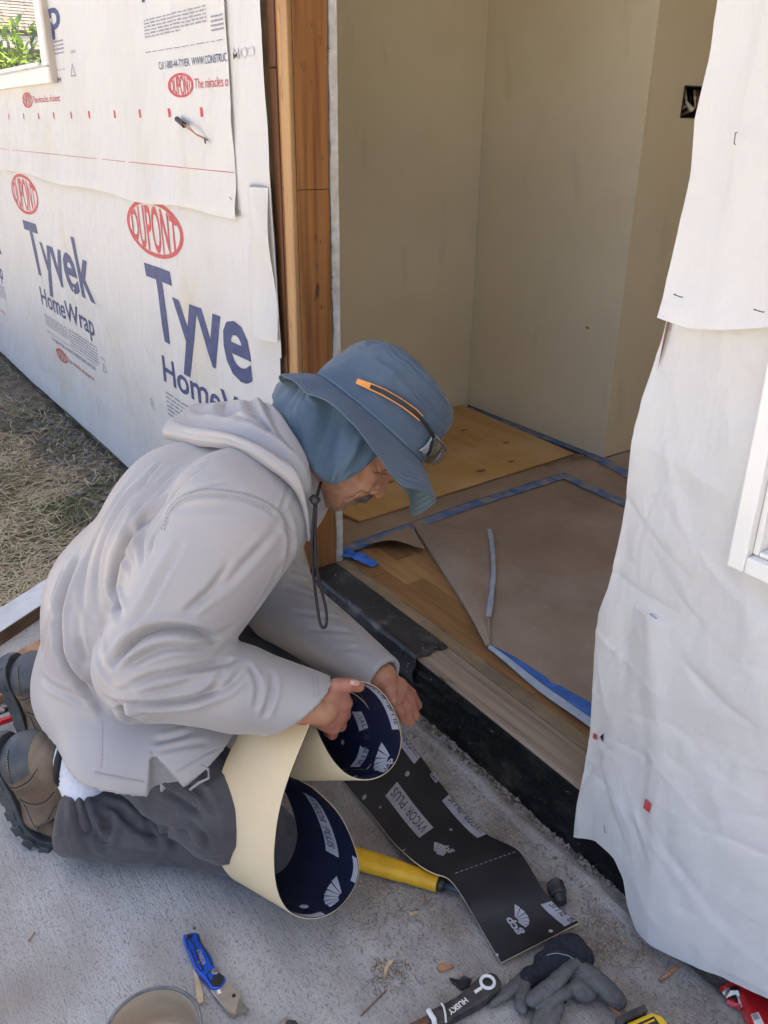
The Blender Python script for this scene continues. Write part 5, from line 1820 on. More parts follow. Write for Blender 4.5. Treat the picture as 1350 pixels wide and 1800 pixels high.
HD = pleat(0.02, 0.42, 0.95, 0.40, 0.035, -0.011) + pleat(0.28, 0.58, 0.98, 0.55, 0.030, -0.010) + pleat(0.05, 0.60, 0.50, 0.70, 0.035, -0.012) + pleat(0.40, 0.80, 0.60, 0.50, 0.03, -0.010) + pleat(0.52, 0.86, 0.72, 0.48, 0.028, -0.009) + pleat(0.22, 0.78, 0.36, 0.52, 0.03, -0.009) + pleat(0.62, 0.80, 0.96, 0.66, 0.028, -0.008) + pleat(0.68, 0.40, 0.99, 0.30, 0.025, -0.005) + pleat(0.10, 0.30, 0.60, 0.27, 0.02, -0.002)
HD += 0.004 * (fbm(HP, 14, 2, 13) - 0.5)
mk('hood', HP + HN * HD[:, None], HF, 'shirt', shirt, smooth=True, solid=0.0022, soloff=-1)



def stitches(V, N, lines_, m_, par, name='stitching', L=0.0035, gap=0.0025, r=0.00055, off=0.0008):
    """rows of small stitches laid on a cloth mesh along polylines"""
    mb_ = MB()
    for ln in lines_:
        P = smooth_pts(ln, 2)
        d = np.r_[0, np.cumsum(np.linalg.norm(np.diff(P, axis=0), axis=1))]
        n = int(d[-1] / (L + gap))
        sub = V[((V > P.min(0) - 0.03) & (V < P.max(0) + 0.03)).all(1)]
        subN = N[((V > P.min(0) - 0.03) & (V < P.max(0) + 0.03)).all(1)]
        if n < 2 or not len(sub):
            continue
        for k in range(n):
            ab = []
            for u in (k * (L + gap), k * (L + gap) + L):
                q = np.array([np.interp(u, d, P[:, i]) for i in range(3)])
                j = np.argmin(((sub - q) ** 2).sum(1))
                nn_ = subN[j]
                ab.append(q + nn_ * ((sub[j] - q) @ nn_ + off))
            mb_.tube(ab, r, 4, cap=False)
    if mb_.v:
        tag(mb_.build(name, m_, par), kind='stuff')


stitches(shirt_V, shirt_N, STITCH.get('shirt', []), 'shirt_seam', shirt)
# ---------------------------------------------------------------- trousers
tf = Field((-1.74, -1.0, -0.02), (-0.88, -0.10, 0.50), 0.0042)
tf.cap(PLS - S_ * 0.06, PLS + S_ * 0.06, 0.115, 0.115, 0.03)
HEMR = A3(*(-1.2571, -0.7754, 0.0837))
THR = A3(*(-1.0552, -0.5706, 0.1557))
tf.cap(HIPR + F_dir * 0.05 - UP * 0.03, THR, 0.088, 0.080, 0.03)
tf.cap(THR, KNR, 0.080, 0.060, 0.02)
tf.cap(KNR, KNR + (HEMR - KNR) * 0.5, 0.062, 0.056, 0.006)
tf.cap(KNR + (HEMR - KNR) * 0.5, HEMR + (HEMR - KNR) * 0.1, 0.056, 0.068, 0.010)
tf.cap(HIPL + F_dir * 0.05, KNL, 0.088, 0.070, 0.03)
tf.cap(KNL, ANKL, 0.062, 0.066, 0.02)
hd_ = nrm(HEMR - KNR)
tf.cut(HEMR + hd_ * 0.012, hd_, 0.10)
tf.cap(HEMR - hd_ * 0.04, HEMR + hd_ * 0.05, 0.056, 0.060, 0.003, op='sub')
tf.plane(A3(0, 0, 0.0015), A3(0, 0, -1), 0.004)
V_, F_ = tf.mesh(1)
V_ = V_ + normals(V_, F_) * (0.008 * (fbm(V_, 11, 3, 23) - 0.5) + 0.004 * (ridged(V_ * np.array([1, 1, 1.6]), 17, 2, 25) - 0.3))[:, None]
V_ = creased(V_, F_, 'trousers')
V_[:, 2] = np.maximum(V_[:, 2], 0.001)
trs = mk('trousers', V_, F_, 'trousers', man, smooth=True, label='dark grey work trousers')
stitches(V_, normals(V_, F_), STITCH.get('trousers', []), 'trouser_thread', trs)
ds = [A3(*(-0.9945, -0.6265, 0.3263)), A3(*(-0.9839, -0.6183, 0.3222)), A3(*(-0.9778, -0.6211, 0.3102)), A3(*(-0.9868, -0.6338, 0.3009)), A3(*(-0.9957, -0.6463, 0.2869))]
MB().tube(ds, 0.0022, 6).build('drawstring', 'shirt_seam', trs, smooth=True)

# ---------------------------------------------------------------- body: trunk, limbs, head, hands
h_f, h_u = nrm((0.507, 0.594, -0.658)), nrm((0.094, 0.703, 0.707))
h_r = np.cross(h_f, h_u)
h_u = np.cross(h_r, h_f)
HC = A3(*(-1.1044, -0.2444, 0.7855))
HM = np.stack([h_f, h_u, h_r])
hw = lambda p: HC + np.asarray(p, float) @ HM

bd = Field((-1.66, -0.98, 0.0), (-0.85, -0.05, 0.92), 0.007)
bd.cap(PLS, C1_, 0.098, 0.11, 0.05, sq=S_, f=1.2)
bd.cap(C1_, C2_, 0.12, 0.115, 0.05, sq=S_, f=1.25)
bd.cap(C2_, C3_, 0.115, 0.075, 0.05, sq=S_, f=1.3)
bd.cap(SHL, SHR, 0.06, 0.06, 0.04)
bd.cap(C3_, hw((-0.04, -0.09, 0)), 0.058, 0.050, 0.03)
bd.cap(SHR, ELR, 0.058, 0.045, 0.02).cap(ELR, WRR, 0.044, 0.029, 0.02)
bd.cap(SHL, ELL, 0.058, 0.045, 0.02).cap(ELL, WRL, 0.044, 0.029, 0.02)
bd.cap(HIPR + F_dir * 0.06 - UP * 0.03, THR, 0.066, 0.062, 0.02).cap(THR, KNR, 0.06, 0.045, 0.02).cap(KNR, HEMR, 0.045, 0.035, 0.005)
bd.cap(HIPL + F_dir * 0.06, KNL, 0.066, 0.055, 0.02).cap(KNL, ANKL, 0.045, 0.035, 0.02)
bV, bF = bd.mesh(1)
bodyV, bodyF = [bV], [bF]


def join(V, F):
    n = sum(len(a) for a in bodyV)
    bodyV.append(V)
    bodyF.append(F + n)


hd_f = Field((-0.125, -0.20, -0.095), (0.135, 0.10, 0.095), 0.0022)
hd_f.cap((-0.022, -0.005, 0), (0.010, -0.004, 0), 0.080, 0.080, 0.02)
hd_f.cap((0.026, -0.035, 0), (0.024, -0.10, 0), 0.060, 0.046, 0.02)
for s_ in (-1, 1):
    hd_f.cap((-0.012, -0.095, s_ * 0.050), (0.036, -0.130, s_ * 0.014), 0.020, 0.017, 0.02)
    hd_f.cap((-0.008, -0.055, s_ * 0.058), (-0.012, -0.095, s_ * 0.050), 0.018, 0.020, 0.02)
    hd_f.cap((0.052, -0.068, s_ * 0.043), (0.026, -0.060, s_ * 0.058), 0.017, 0.014, 0.015)
    hd_f.cap((0.079, -0.030, s_ * 0.012), (0.064, -0.032, s_ * 0.045), 0.0105, 0.010, 0.012)
    hd_f.cap((0.056, -0.092, s_ * 0.030), (0.050, -0.112, s_ * 0.030), 0.017, 0.015, 0.015)
hd_f.cap((0.044, -0.133, 0), (0.041, -0.130, 0), 0.0185, 0.018, 0.014)
for s_ in (-1, 1):
    hd_f.cap((0.084, -0.050, s_ * 0.032), (0.082, -0.051, s_ * 0.037), 0.0125, 0.0125, 0.010, op='sub')
hd_f.cap((0.077, -0.036, 0), (0.0875, -0.076, 0), 0.0095, 0.0105, 0.010)
hd_f.cap((0.0870, -0.0795, 0), (0.0885, -0.0815, 0), 0.0115, 0.0112, 0.006)
for s_ in (-1, 1):
    hd_f.cap((0.066, -0.050, s_ * 0.012), (0.074, -0.080, s_ * 0.012), 0.012, 0.011, 0.010)
    hd_f.cap((0.0805, -0.0845, s_ * 0.0125), (0.0765, -0.0835, s_ * 0.0140), 0.0080, 0.0078, 0.005)
    hd_f.cap((0.0835, -0.0925, s_ * 0.006), (0.080, -0.094, s_ * 0.008), 0.0032, 0.003, 0.002, op='sub')
    hd_f.cap((0.079, -0.079, s_ * 0.021), (0.062, -0.100, s_ * 0.040), 0.0022, 0.0018, 0.007, op='sub')
    hd_f.cap((0.062, -0.100, s_ * 0.042), (0.050, -0.122, s_ * 0.040), 0.0018, 0.0014, 0.006, op='sub')
    hd_f.cap((0.060, -0.058, s_ * 0.052), (0.050, -0.052, s_ * 0.062), 0.0012, 0.001, 0.004, op='sub')
    hd_f.cap((0.060, -0.062, s_ * 0.052), (0.050, -0.060, s_ * 0.061), 0.0012, 0.001, 0.004, op='sub')
hd_f.cap((0.0665, -0.1015, -0.016), (0.0665, -0.1015, 0.016), 0.0115, None, 0.008)
hd_f.cap((0.0635, -0.1165, -0.013), (0.0635, -0.1165, 0.013), 0.0098, None, 0.005)
hd_f.cap((0.0765, -0.1095, -0.024), (0.0765, -0.1095, 0.024), 0.0036, None, 0.003, op='sub')
hd_f.cap((0.066, -0.128, -0.012), (0.066, -0.128, 0.012), 0.004, None, 0.008, op='sub')
for s_ in (-1, 1):
    hd_f.cap((-0.012, -0.040, s_ * 0.078), (-0.008, -0.072, s_ * 0.074), 0.010, 0.007, 0.006, sq=(1, 0, 0), f=1.7)
hd_f.cap((-0.040, -0.07, 0), (-0.060, -0.17, 0), 0.050, 0.050, 0.025)
hV, hF = hd_f.mesh(1)
hV = hw(hV)
join(hV, hF if np.linalg.det(HM) > 0 else hF[:, ::-1])

# right hand: thumb along the top of the roll, fingers closed round its edge
g = Field(A3(*(-0.9437, -0.4127, 0.3809)) - 0.085, A3(*(-0.9437, -0.4127, 0.3809)) + 0.085, 0.0019)
W_ = A3(*(-0.9529, -0.4326, 0.3801))
KN = [A3(*(-0.9367, -0.4070, 0.4116)), A3(*(-0.9367, -0.4042, 0.3862)), A3(*(-0.9393, -0.4082, 0.3616)), A3(*(-0.9428, -0.4182, 0.3410))]
g.cap(A3(*(-0.9634, -0.4536, 0.3824)), W_, 0.030, 0.027, 0.01)
for i, (kk, r_) in enumerate(zip(KN, (0.0135, 0.0135, 0.013, 0.012))):
    g.cap(W_ + (kk - W_) * 0.15 + A3(0, 0, 0.010 - 0.008 * i), kk, 0.0165, r_, 0.012)
g.cap(A3(*(-0.9532, -0.4232, 0.3681)), A3(*(-0.9516, -0.4081, 0.3649)), 0.024, 0.020, 0.012, sq=(0, 0, 1), f=1.35)
fing = [[KN[0], A3(*(-0.9343, -0.3992, 0.3856)), A3(*(-0.9488, -0.3959, 0.3557))], [KN[1], A3(*(-0.9482, -0.3941, 0.3519)), A3(*(-0.9673, -0.3946, 0.3328))],
        [KN[2], A3(*(-0.9499, -0.4010, 0.3320)), A3(*(-0.9685, -0.4018, 0.3211))], [KN[3], A3(*(-0.9511, -0.4157, 0.3205)), A3(*(-0.9682, -0.4153, 0.3133))]]
for fg, r_ in zip(fing, (0.0105, 0.0105, 0.010, 0.009)):
    g.cap(fg[0], fg[1], r_ + 0.001, r_, 0.004).cap(fg[1], fg[2], r_, r_ - 0.0015, 0.003)
th = [A3(*(-0.9456, -0.4280, 0.4016)), A3(*(-0.9342, -0.4157, 0.4254)), A3(*(-0.9243, -0.3998, 0.4272)), A3(*(-0.9198, -0.3836, 0.4201))]
g.cap(th[0], th[1], 0.0165, 0.0125, 0.012).cap(th[1], th[2], 0.0120, 0.0108, 0.004).cap(th[2], th[3], 0.0112, 0.0088, 0.003)
rV, rF = g.mesh(1)
join(rV, rF)
# left hand: laid along the outside of the roll, fingers together
g = Field(A3(*(-0.9726, -0.2746, 0.3282)) - 0.10, A3(*(-0.9726, -0.2746, 0.3282)) + 0.10, 0.0019)
W2 = A3(*(-0.9911, -0.2946, 0.3608))
KN2 = [A3(*(-0.9803, -0.2596, 0.3366)), A3(*(-0.9689, -0.2677, 0.3348)), A3(*(-0.9604, -0.2785, 0.3326)), A3(*(-0.9575, -0.2888, 0.3291))]
g.cap(A3(*(-1.0197, -0.3087, 0.3708)), W2, 0.028, 0.025, 0.01)
for kk, r_ in zip(KN2, (0.0125, 0.0125, 0.012, 0.011)):
    g.cap(W2 + (kk - W2) * 0.1, kk, 0.0165, r_, 0.012)
P2 = [A3(*(-0.9781, -0.2383, 0.3110)), A3(*(-0.9650, -0.2490, 0.3077)), A3(*(-0.9554, -0.2633, 0.3064)), A3(*(-0.9521, -0.2778, 0.3063))]
T2 = [A3(*(-0.9744, -0.2238, 0.2813)), A3(*(-0.9603, -0.2390, 0.2731)), A3(*(-0.9524, -0.2548, 0.2728)), A3(*(-0.9511, -0.2694, 0.2813))]
for a_, b_, c_, r_ in zip(KN2, P2, T2, (0.0105, 0.0108, 0.0102, 0.009)):
    g.cap(a_, b_, r_ + 0.0012, r_, 0.0035).cap(b_, c_, r_, r_ - 0.002, 0.0025)
g.cap(W2, A3(*(-0.9579, -0.2984, 0.3565)), 0.017, 0.013, 0.01).cap(A3(*(-0.9579, -0.2984, 0.3565)), A3(*(-0.9393, -0.3041, 0.3470)), 0.0115, 0.0085, 0.004)
rV, rF = g.mesh(1)
join(rV, rF)
V_ = np.vstack(bodyV)
F_ = np.vstack(bodyF)
nh = len(bodyV[0]) + len(hV)
mi_ = (F_[:, 0] >= nh).astype(int)
body = mk('body', V_, F_, ['skin', 'skin_hand'], man, smooth=True, mi=mi_)
# thumb nail
nm = A3(*(-0.9153, -0.3959, 0.4364))
mat('nail', (0.50, 0.29, 0.22), rough=0.3)
na, nb_ = A3(*(-0.9191, -0.3957, 0.4314)), A3(*(-0.9179, -0.3891, 0.4278))
nf = Field(np.minimum(na, nb_) - 0.02, np.maximum(na, nb_) + 0.02, 0.0011)
nd = nrm(A3(*(-0.9100, -0.4014, 0.4429)) - A3(*(-0.9215, -0.3942, 0.4244)))
nf.cap(na, nb_, 0.0052, 0.0048, 0.002, sq=nd, f=0.62)
nV, nF = nf.mesh(0)
mk('fingernail', nV + nd * 0.0062, nF, 'nail', body, smooth=True)
# eyes, moustache, stubble
for s_ in (-1, 1):
    ef = Field((0.06, -0.07, s_ * 0.034 - 0.02), (0.10, -0.03, s_ * 0.034 + 0.02), 0.0018)
    ef.cap((0.0640, -0.0505, s_ * 0.033), (0.0643, -0.0505, s_ * 0.033), 0.0115)
    eV, eF = ef.mesh(0)
    ob_ = mk('eye', hw(eV), eF, ['eye_white_shaded', 'cord_black'], body, smooth=True, mi=((eV[eF].mean(1) - np.array([0.0755, -0.053, s_ * 0.033])) ** 2).sum(1) < 0.0065 ** 2)
    lid = MB()
    a = [(0.0730, -0.0455, s_ * 0.022), (0.0765, -0.0460, s_ * 0.032), (0.0720, -0.0480, s_ * 0.044)]
    lid.tube([hw(p) for p in smooth_pts(a, 2)], 0.0030, 6)
    a = [(0.0720, -0.0550, s_ * 0.022), (0.0745, -0.0565, s_ * 0.032), (0.0705, -0.0555, s_ * 0.044)]
    lid.tube([hw(p) for p in smooth_pts(a, 2)], 0.0026, 6)
    lid.build('eyelid', 'skin', body, smooth=True)
    br = MB()
    for k in range(60):
        t = random.random()
        p = np.array([0.0905 - 0.020 * t * t, -0.026 - 0.004 * t + random.gauss(0, 0.002), s_ * (0.012 + 0.036 * t)])
        d = np.array([0.001, 0.001 - 0.003 * t, s_ * 0.008])
        br.tube([hw(p), hw(p + d)], 0.0006, 3, cap=False)
    br.build('eyebrow', 'hair_grey', body)
mf = Field((0.05, -0.125, -0.045), (0.10, -0.08, 0.045), 0.0016)
for s_ in (-1, 1):
    mf.cap((0.0775, -0.0950, s_ * 0.003), (0.0715, -0.1010, s_ * 0.020), 0.0070, 0.0068, 0.004)
    mf.cap((0.0715, -0.1010, s_ * 0.020), (0.0600, -0.1110, s_ * 0.036), 0.0068, 0.0040, 0.004)
mV, mF = mf.mesh(0)
mV = mV + normals(mV, mF) * (0.0016 * (ridged(mV * np.array([1, .35, 1.6]), 420, 2, 3) - .4))[:, None]
mo = mk('moustache', hw(mV), mF if np.linalg.det(HM) > 0 else mF[:, ::-1], 'hair_grey', body, smooth=True)
ms = MB()
mN = normals(mV, mF)
for i in rng.choice(len(mV), 900):
    d = nrm(mN[i] * 0.7 + np.array([0.1, -1.0, np.sign(mV[i, 2]) * 0.5])) * random.uniform(0.004, 0.008)
    ms.tube([hw(mV[i]), hw(mV[i] + d)], [0.00055, 0.00025], 3, cap=False)
tag(ms.build('moustache_hair', 'hair_grey', mo, smooth=True), kind='stuff')
stb = MB()
hN = normals(hV, hF)
if np.linalg.det(HM) < 0:
    hN = -hN
loc = (hV - HC) @ HM.T
cand = np.nonzero((loc[:, 1] < -0.112) & (loc[:, 0] > 0.01) & (loc[:, 1] > -0.165) & (np.abs(loc[:, 2]) < 0.06))[0]
cen = hV.mean(0)
for i in rng.choice(cand, 1700):
    n_ = hN[i] if hN[i] @ (hV[i] - cen) > 0 else -hN[i]
    d = nrm(n_ + 0.8 * (h_f * -0.2 - h_u)) * 0.0026
    stb.tube([hV[i], hV[i] + d], 0.00022, 3, cap=False)
tag(stb.build('stubble', 'stubble_grey', body), kind='stuff')

# ---------------------------------------------------------------- sun hat
TH = np.array([-180, -135, -110, -90, -60, -30, 0, 35, 60, 90, 110, 135, 180.0])
UE = np.array([-0.028, -0.05, -0.045, -0.040, -0.036, -0.040, -0.036, -0.040, -0.042, -0.027, -0.022, -0.046, -0.028])
ring = lambda th: (0.110 * np.cos(th), 0.094 * np.sin(th))


def crown_fn(u, v):
    th = u * 2 * np.pi
    pr = np.array([[0, 1.0, 0], [0.15, 1.01, 0.018], [0.35, 1.0, 0.045], [0.55, 0.985, 0.072], [0.70, 0.95, 0.092], [0.80, 0.885, 0.105], [0.88, 0.75, 0.112], [0.95, 0.4, 0.115], [1, 0.0, 0.115]])
    rr = np.interp(v, pr[:, 0], pr[:, 1])
    hh = np.interp(v, pr[:, 0], pr[:, 2])
    back = np.clip(-np.cos(th), 0, 1)
    a, b = ring(th)
    f = a * rr
    r = b * rr
    p = np.column_stack([f, hh, r])
    f = f + back * 0.028 * np.clip(hh / 0.115, 0, 1) ** 1.5 * np.minimum(1, rr * 1.3) + 0.004 * np.clip(np.cos(th), 0, 1) * rr
    hh = hh - 0.010 * np.clip(f / 0.11, 0, 1) * (hh > 0.07)
    n = 0.010 * (fbm(p, 20, 3, 3) - 0.5) * np.minimum(1, v * 5) + 0.006 * (ridged(p, 14, 2, 6) - 0.3) * np.minimum(1, v * 5)
    seam = -0.002 * np.exp(-((v - 0.785) / 0.012) ** 2) + 0.0012 * np.exp(-((v - 0.745) / 0.012) ** 2) - 0.0015 * np.exp(-((np.mod(u * 2 + 0.5, 1) - .5) / 0.006) ** 2)
    k = 1 + (n + seam) / 0.10
    return hw(np.column_stack([f * k, hh + n * 0.8, r * k]))


P_, F_ = grid(crown_fn, 160, 90, True)
hat = mk('sun_hat', P_, F_, 'hat_cloth', man, smooth=True, solid=0.0015, soloff=-1, label='steel blue wide brimmed sun hat with neck flap')


def brim_fn(u, v):
    th = u * 2 * np.pi
    deg = np.degrees(np.mod(th + np.pi, 2 * np.pi) - np.pi)
    ue = np.interp(deg, TH, UE)
    for o in (-12, 12):
        ue = ue + np.interp(np.mod(deg + o + 180, 360) - 180, TH, UE)
    ue = ue / 3
    a, b = ring(th)
    L = 0.065 + 0.009 * np.cos(th)
    s = v * np.sqrt(np.maximum(L ** 2 - ue ** 2, 0.0002))
    dv = np.array([np.cos(th), np.sin(th)])
    curl = np.exp(-((deg + 10) / 15) ** 2)                 # the far front corner turns down and under
    hh = ue * (v ** 1.25) - curl * 0.034 * v ** 1.8
    s = s * (1 - 0.10 * curl * v)
    st = 0.0010 * np.sin(v * 2 * np.pi * 9) * (v > 0.04)
    p = np.column_stack([a + dv[0] * s, hh + st, b + dv[1] * s])
    p[:, 1] += 0.004 * np.sin(3 * th + 0.6) * v * (1 - curl) + 0.010 * (vnoise(np.column_stack([np.cos(th), np.sin(th)]), 3, 7) - 0.5) * v * 2
    return hw(p)


P_, F_ = grid(brim_fn, 200, 60, True)
P2_ = np.vstack([P_, P_ - h_u * 0.0024])
nP = len(P_)
edge = np.arange(200) * 60 + 59
edF = [(edge[k], edge[(k + 1) % 200], edge[(k + 1) % 200] + nP, edge[k] + nP) for k in range(200)]
mk('brim', P2_, np.vstack([F_, F_[:, ::-1] + nP, np.array(edF)]), ['hat_cloth', 'hat_under'], hat, smooth=True, mi=np.r_[np.zeros(len(F_), int), np.ones(len(F_), int), np.zeros(200, int)])
# band seam at the foot of the crown
bs = [hw((ring(t)[0] * 1.012, 0.003, ring(t)[1] * 1.012)) for t in np.linspace(0, 2 * np.pi, 80)]
MB().tube(bs, 0.0016, 6, cap=False).build('band_seam', 'hat_stitch', hat, smooth=True)
bt_ = np.array([60, 78, 95, 115, 140, 165, 185, 215, 260, 300.0])
bp_ = np.array([(-1.0154, -0.2989, 0.7618), (-1.0074, -0.3250, 0.7436), (-1.0101, -0.3502, 0.7314), (-1.0214, -0.3758, 0.7248), (-1.0603, -0.3932, 0.7613), (-1.1226, -0.3908, 0.7924), (-1.2225, -0.3617, 0.8163), (-1.3198, -0.2856, 0.7734), (-1.2407, -0.2625, 0.6833), (-1.1471, -0.2254, 0.7053)])


def flap_fn3(u, v):
    deg = 60 + 240 * u
    th = np.radians(deg)
    a, b = ring(th)
    top = hw(np.column_stack([a * 0.99, -0.004 + 0 * a, b * 0.99]))
    bot = np.column_stack([np.interp(deg, bt_, bp_[:, i]) for i in range(3)])
    for o in (-9, 9):
        bot = bot + np.column_stack([np.interp(np.clip(deg + o, 60, 300), bt_, bp_[:, i]) for i in range(3)])
    bot = bot / 3
    out = np.column_stack([np.cos(th), 0 * th, np.sin(th)]) @ HM
    p = top * (1 - v)[:, None] + bot * v[:, None]
    bulge = 0.016 * np.sin(np.pi * v) * (0.6 + 0.4 * np.sin(deg / 14)) - 0.022 * np.exp(-((deg - 128) / 13) ** 2) * np.sin(np.pi * np.minimum(1, v * 1.05)) + 0.012 * np.exp(-((deg - 150) / 14) ** 2) * np.sin(np.pi * v ** 0.8)
    q = np.column_stack([deg / 30, v])
    bulge = bulge + 0.011 * (ridged(q * np.array([1.4, 1.0]), 1.5, 2, 3) - .3) * np.minimum(1, v * 3)
    return p + out * bulge[:, None]


P_, F_ = grid(flap_fn3, 140, 50)
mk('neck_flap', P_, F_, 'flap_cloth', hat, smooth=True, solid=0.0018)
ee = flap_fn3(np.linspace(0, 0.75, 90), np.full(90, 0.985))
MB().tube(ee, 0.0016, 6).build('flap_hem', 'flap_cloth', hat, smooth=True)
cl = [A3(*(-1.0445, -0.3723, 0.7226)), A3(*(-1.0198, -0.3908, 0.7223)), A3(*(-1.0089, -0.4013, 0.7138))]
lp = [A3(*(-1.0087, -0.4035, 0.7106)), A3(*(-0.9992, -0.4163, 0.6629)), A3(*(-0.9979, -0.4178, 0.6055)), A3(*(-0.9939, -0.4136, 0.5456)), A3(*(-0.9830, -0.4157, 0.5136)), A3(*(-0.9767, -0.4124, 0.5063)), A3(*(-0.9768, -0.4059, 0.5145)), A3(*(-0.9856, -0.4022, 0.5399)), A3(*(-0.9902, -0.4116, 0.5873)), A3(*(-0.9963, -0.4136, 0.6441)), A3(*(-1.0072, -0.4025, 0.7091))]


MB().tube(smooth_pts(cl, 2), 0.0025, 6).tube(smooth_pts(lp, 2), 0.0024, 6).build('chin_cord', 'cord_black', hat, smooth=True)
MB().tube([A3(*(-1.0092, -0.4089, 0.7192)), A3(*(-1.0037, -0.4073, 0.7162)), A3(*(-0.9989, -0.4033, 0.7124))], [0.006, 0.0075, 0.0065], 10).build('toggle', 'black_plastic', hat, smooth=True)

# ---------------------------------------------------------------- safety glasses pushed up on the hat
gl = thing('safety_glasses', 'clear safety glasses with orange edged black temples pushed up on the hat', 'glasses', tuple(HC + h_u * 0.04 + h_f * 0.1))


_unused = 0


def on_hat(f, u, off=0.004, s_=1):
    x = np.clip(f / 0.114, -0.995, 0.995)
    return hw((f, u, s_ * (0.096 * math.sqrt(1 - x * x) + off)))


def flatbar(pts, hgt, thick, m_, name, par, outdir):
    vs, fs = [], []
    for i, p in enumerate(pts):
        t = nrm(pts[min(i + 1, len(pts) - 1)] - pts[max(i - 1, 0)])
        o = outdir[i]
        s2 = nrm(np.cross(t, o))
        h = hgt[i] if isinstance(hgt, (list, np.ndarray)) else hgt
        for a, b in ((-1, 0), (1, 0), (1, 1), (-1, 1)):
            vs.append(p + s2 * a * h / 2 + o * b * thick)
    for i in range(len(pts) - 1):
        for j in range(4):
            j2 = (j + 1) % 4
            fs.append((i * 4 + j, i * 4 + j2, i * 4 + 4 + j2, i * 4 + 4 + j))
    fs += [(3, 2, 1, 0), tuple((len(pts) - 1) * 4 + j for j in range(4))]
    return mk(name, vs, fs, m_, par)


for s_ in (1, -1):
    fu = np.array([[-0.060, 0.026], [-0.040, 0.0325], [-0.020, 0.0385], [0.0, 0.0425], [0.016, 0.045], [0.034, 0.047], [0.050, 0.047]])
    pts = [on_hat(f, u, 0.006, s_) for f, u in fu]
    outs = [nrm(h_r * s_ * math.sqrt(max(0.05, 1 - (f / 0.114) ** 2)) + h_f * f / 0.114) for f, u in fu]
    arm = flatbar(pts, np.array([.008, .0105, .011, .011, .0105, .0115, .010]), 0.0035, 'orange_rubber', 'temple', gl, outs)
    flatbar([p + o * 0.0028 for p, o in zip(pts[1:], outs[1:])], np.array([.0060, .0074, .0078, .0076, .0078, .0066]), 0.0022, 'black_plastic', 'temple_core', arm, outs[1:])
    fu2 = np.array([[0.046, 0.0465], [0.062, 0.0455], [0.078, 0.043], [0.090, 0.041]])
    flatbar([on_hat(f, u, 0.007, s_) for f, u in fu2], 0.006, 0.0035, 'black_plastic', 'hinge_arm', gl, [outs[-1]] * 4)


def lens_fn(u, v):
    a = np.radians(-52 + 104 * u)
    f = 0.128 * np.cos(a) + 0.006
    r = 0.088 * np.sin(a)
    dip = 0.008 * np.exp(-((u - .5) / 0.06) ** 2)
    return hw(np.column_stack([f + 0.004 * np.sin(np.pi * v), 0.008 + dip * (1 - v) + v * (0.036 - dip * (1 - v)), r]))


P_, F_ = grid(lens_fn, 50, 10)
mk('lens', P_, F_, 'lens', gl, smooth=True, solid=0.0016)
MB().tube([lens_fn(np.array([u]), np.array([1.0]))[0] for u in np.linspace(0, 1, 30)], 0.0018, 6).build('lens_rim', 'steel', gl, smooth=True)

# ---------------------------------------------------------------- boots and socks


BX, BR = 0.150, 0.088


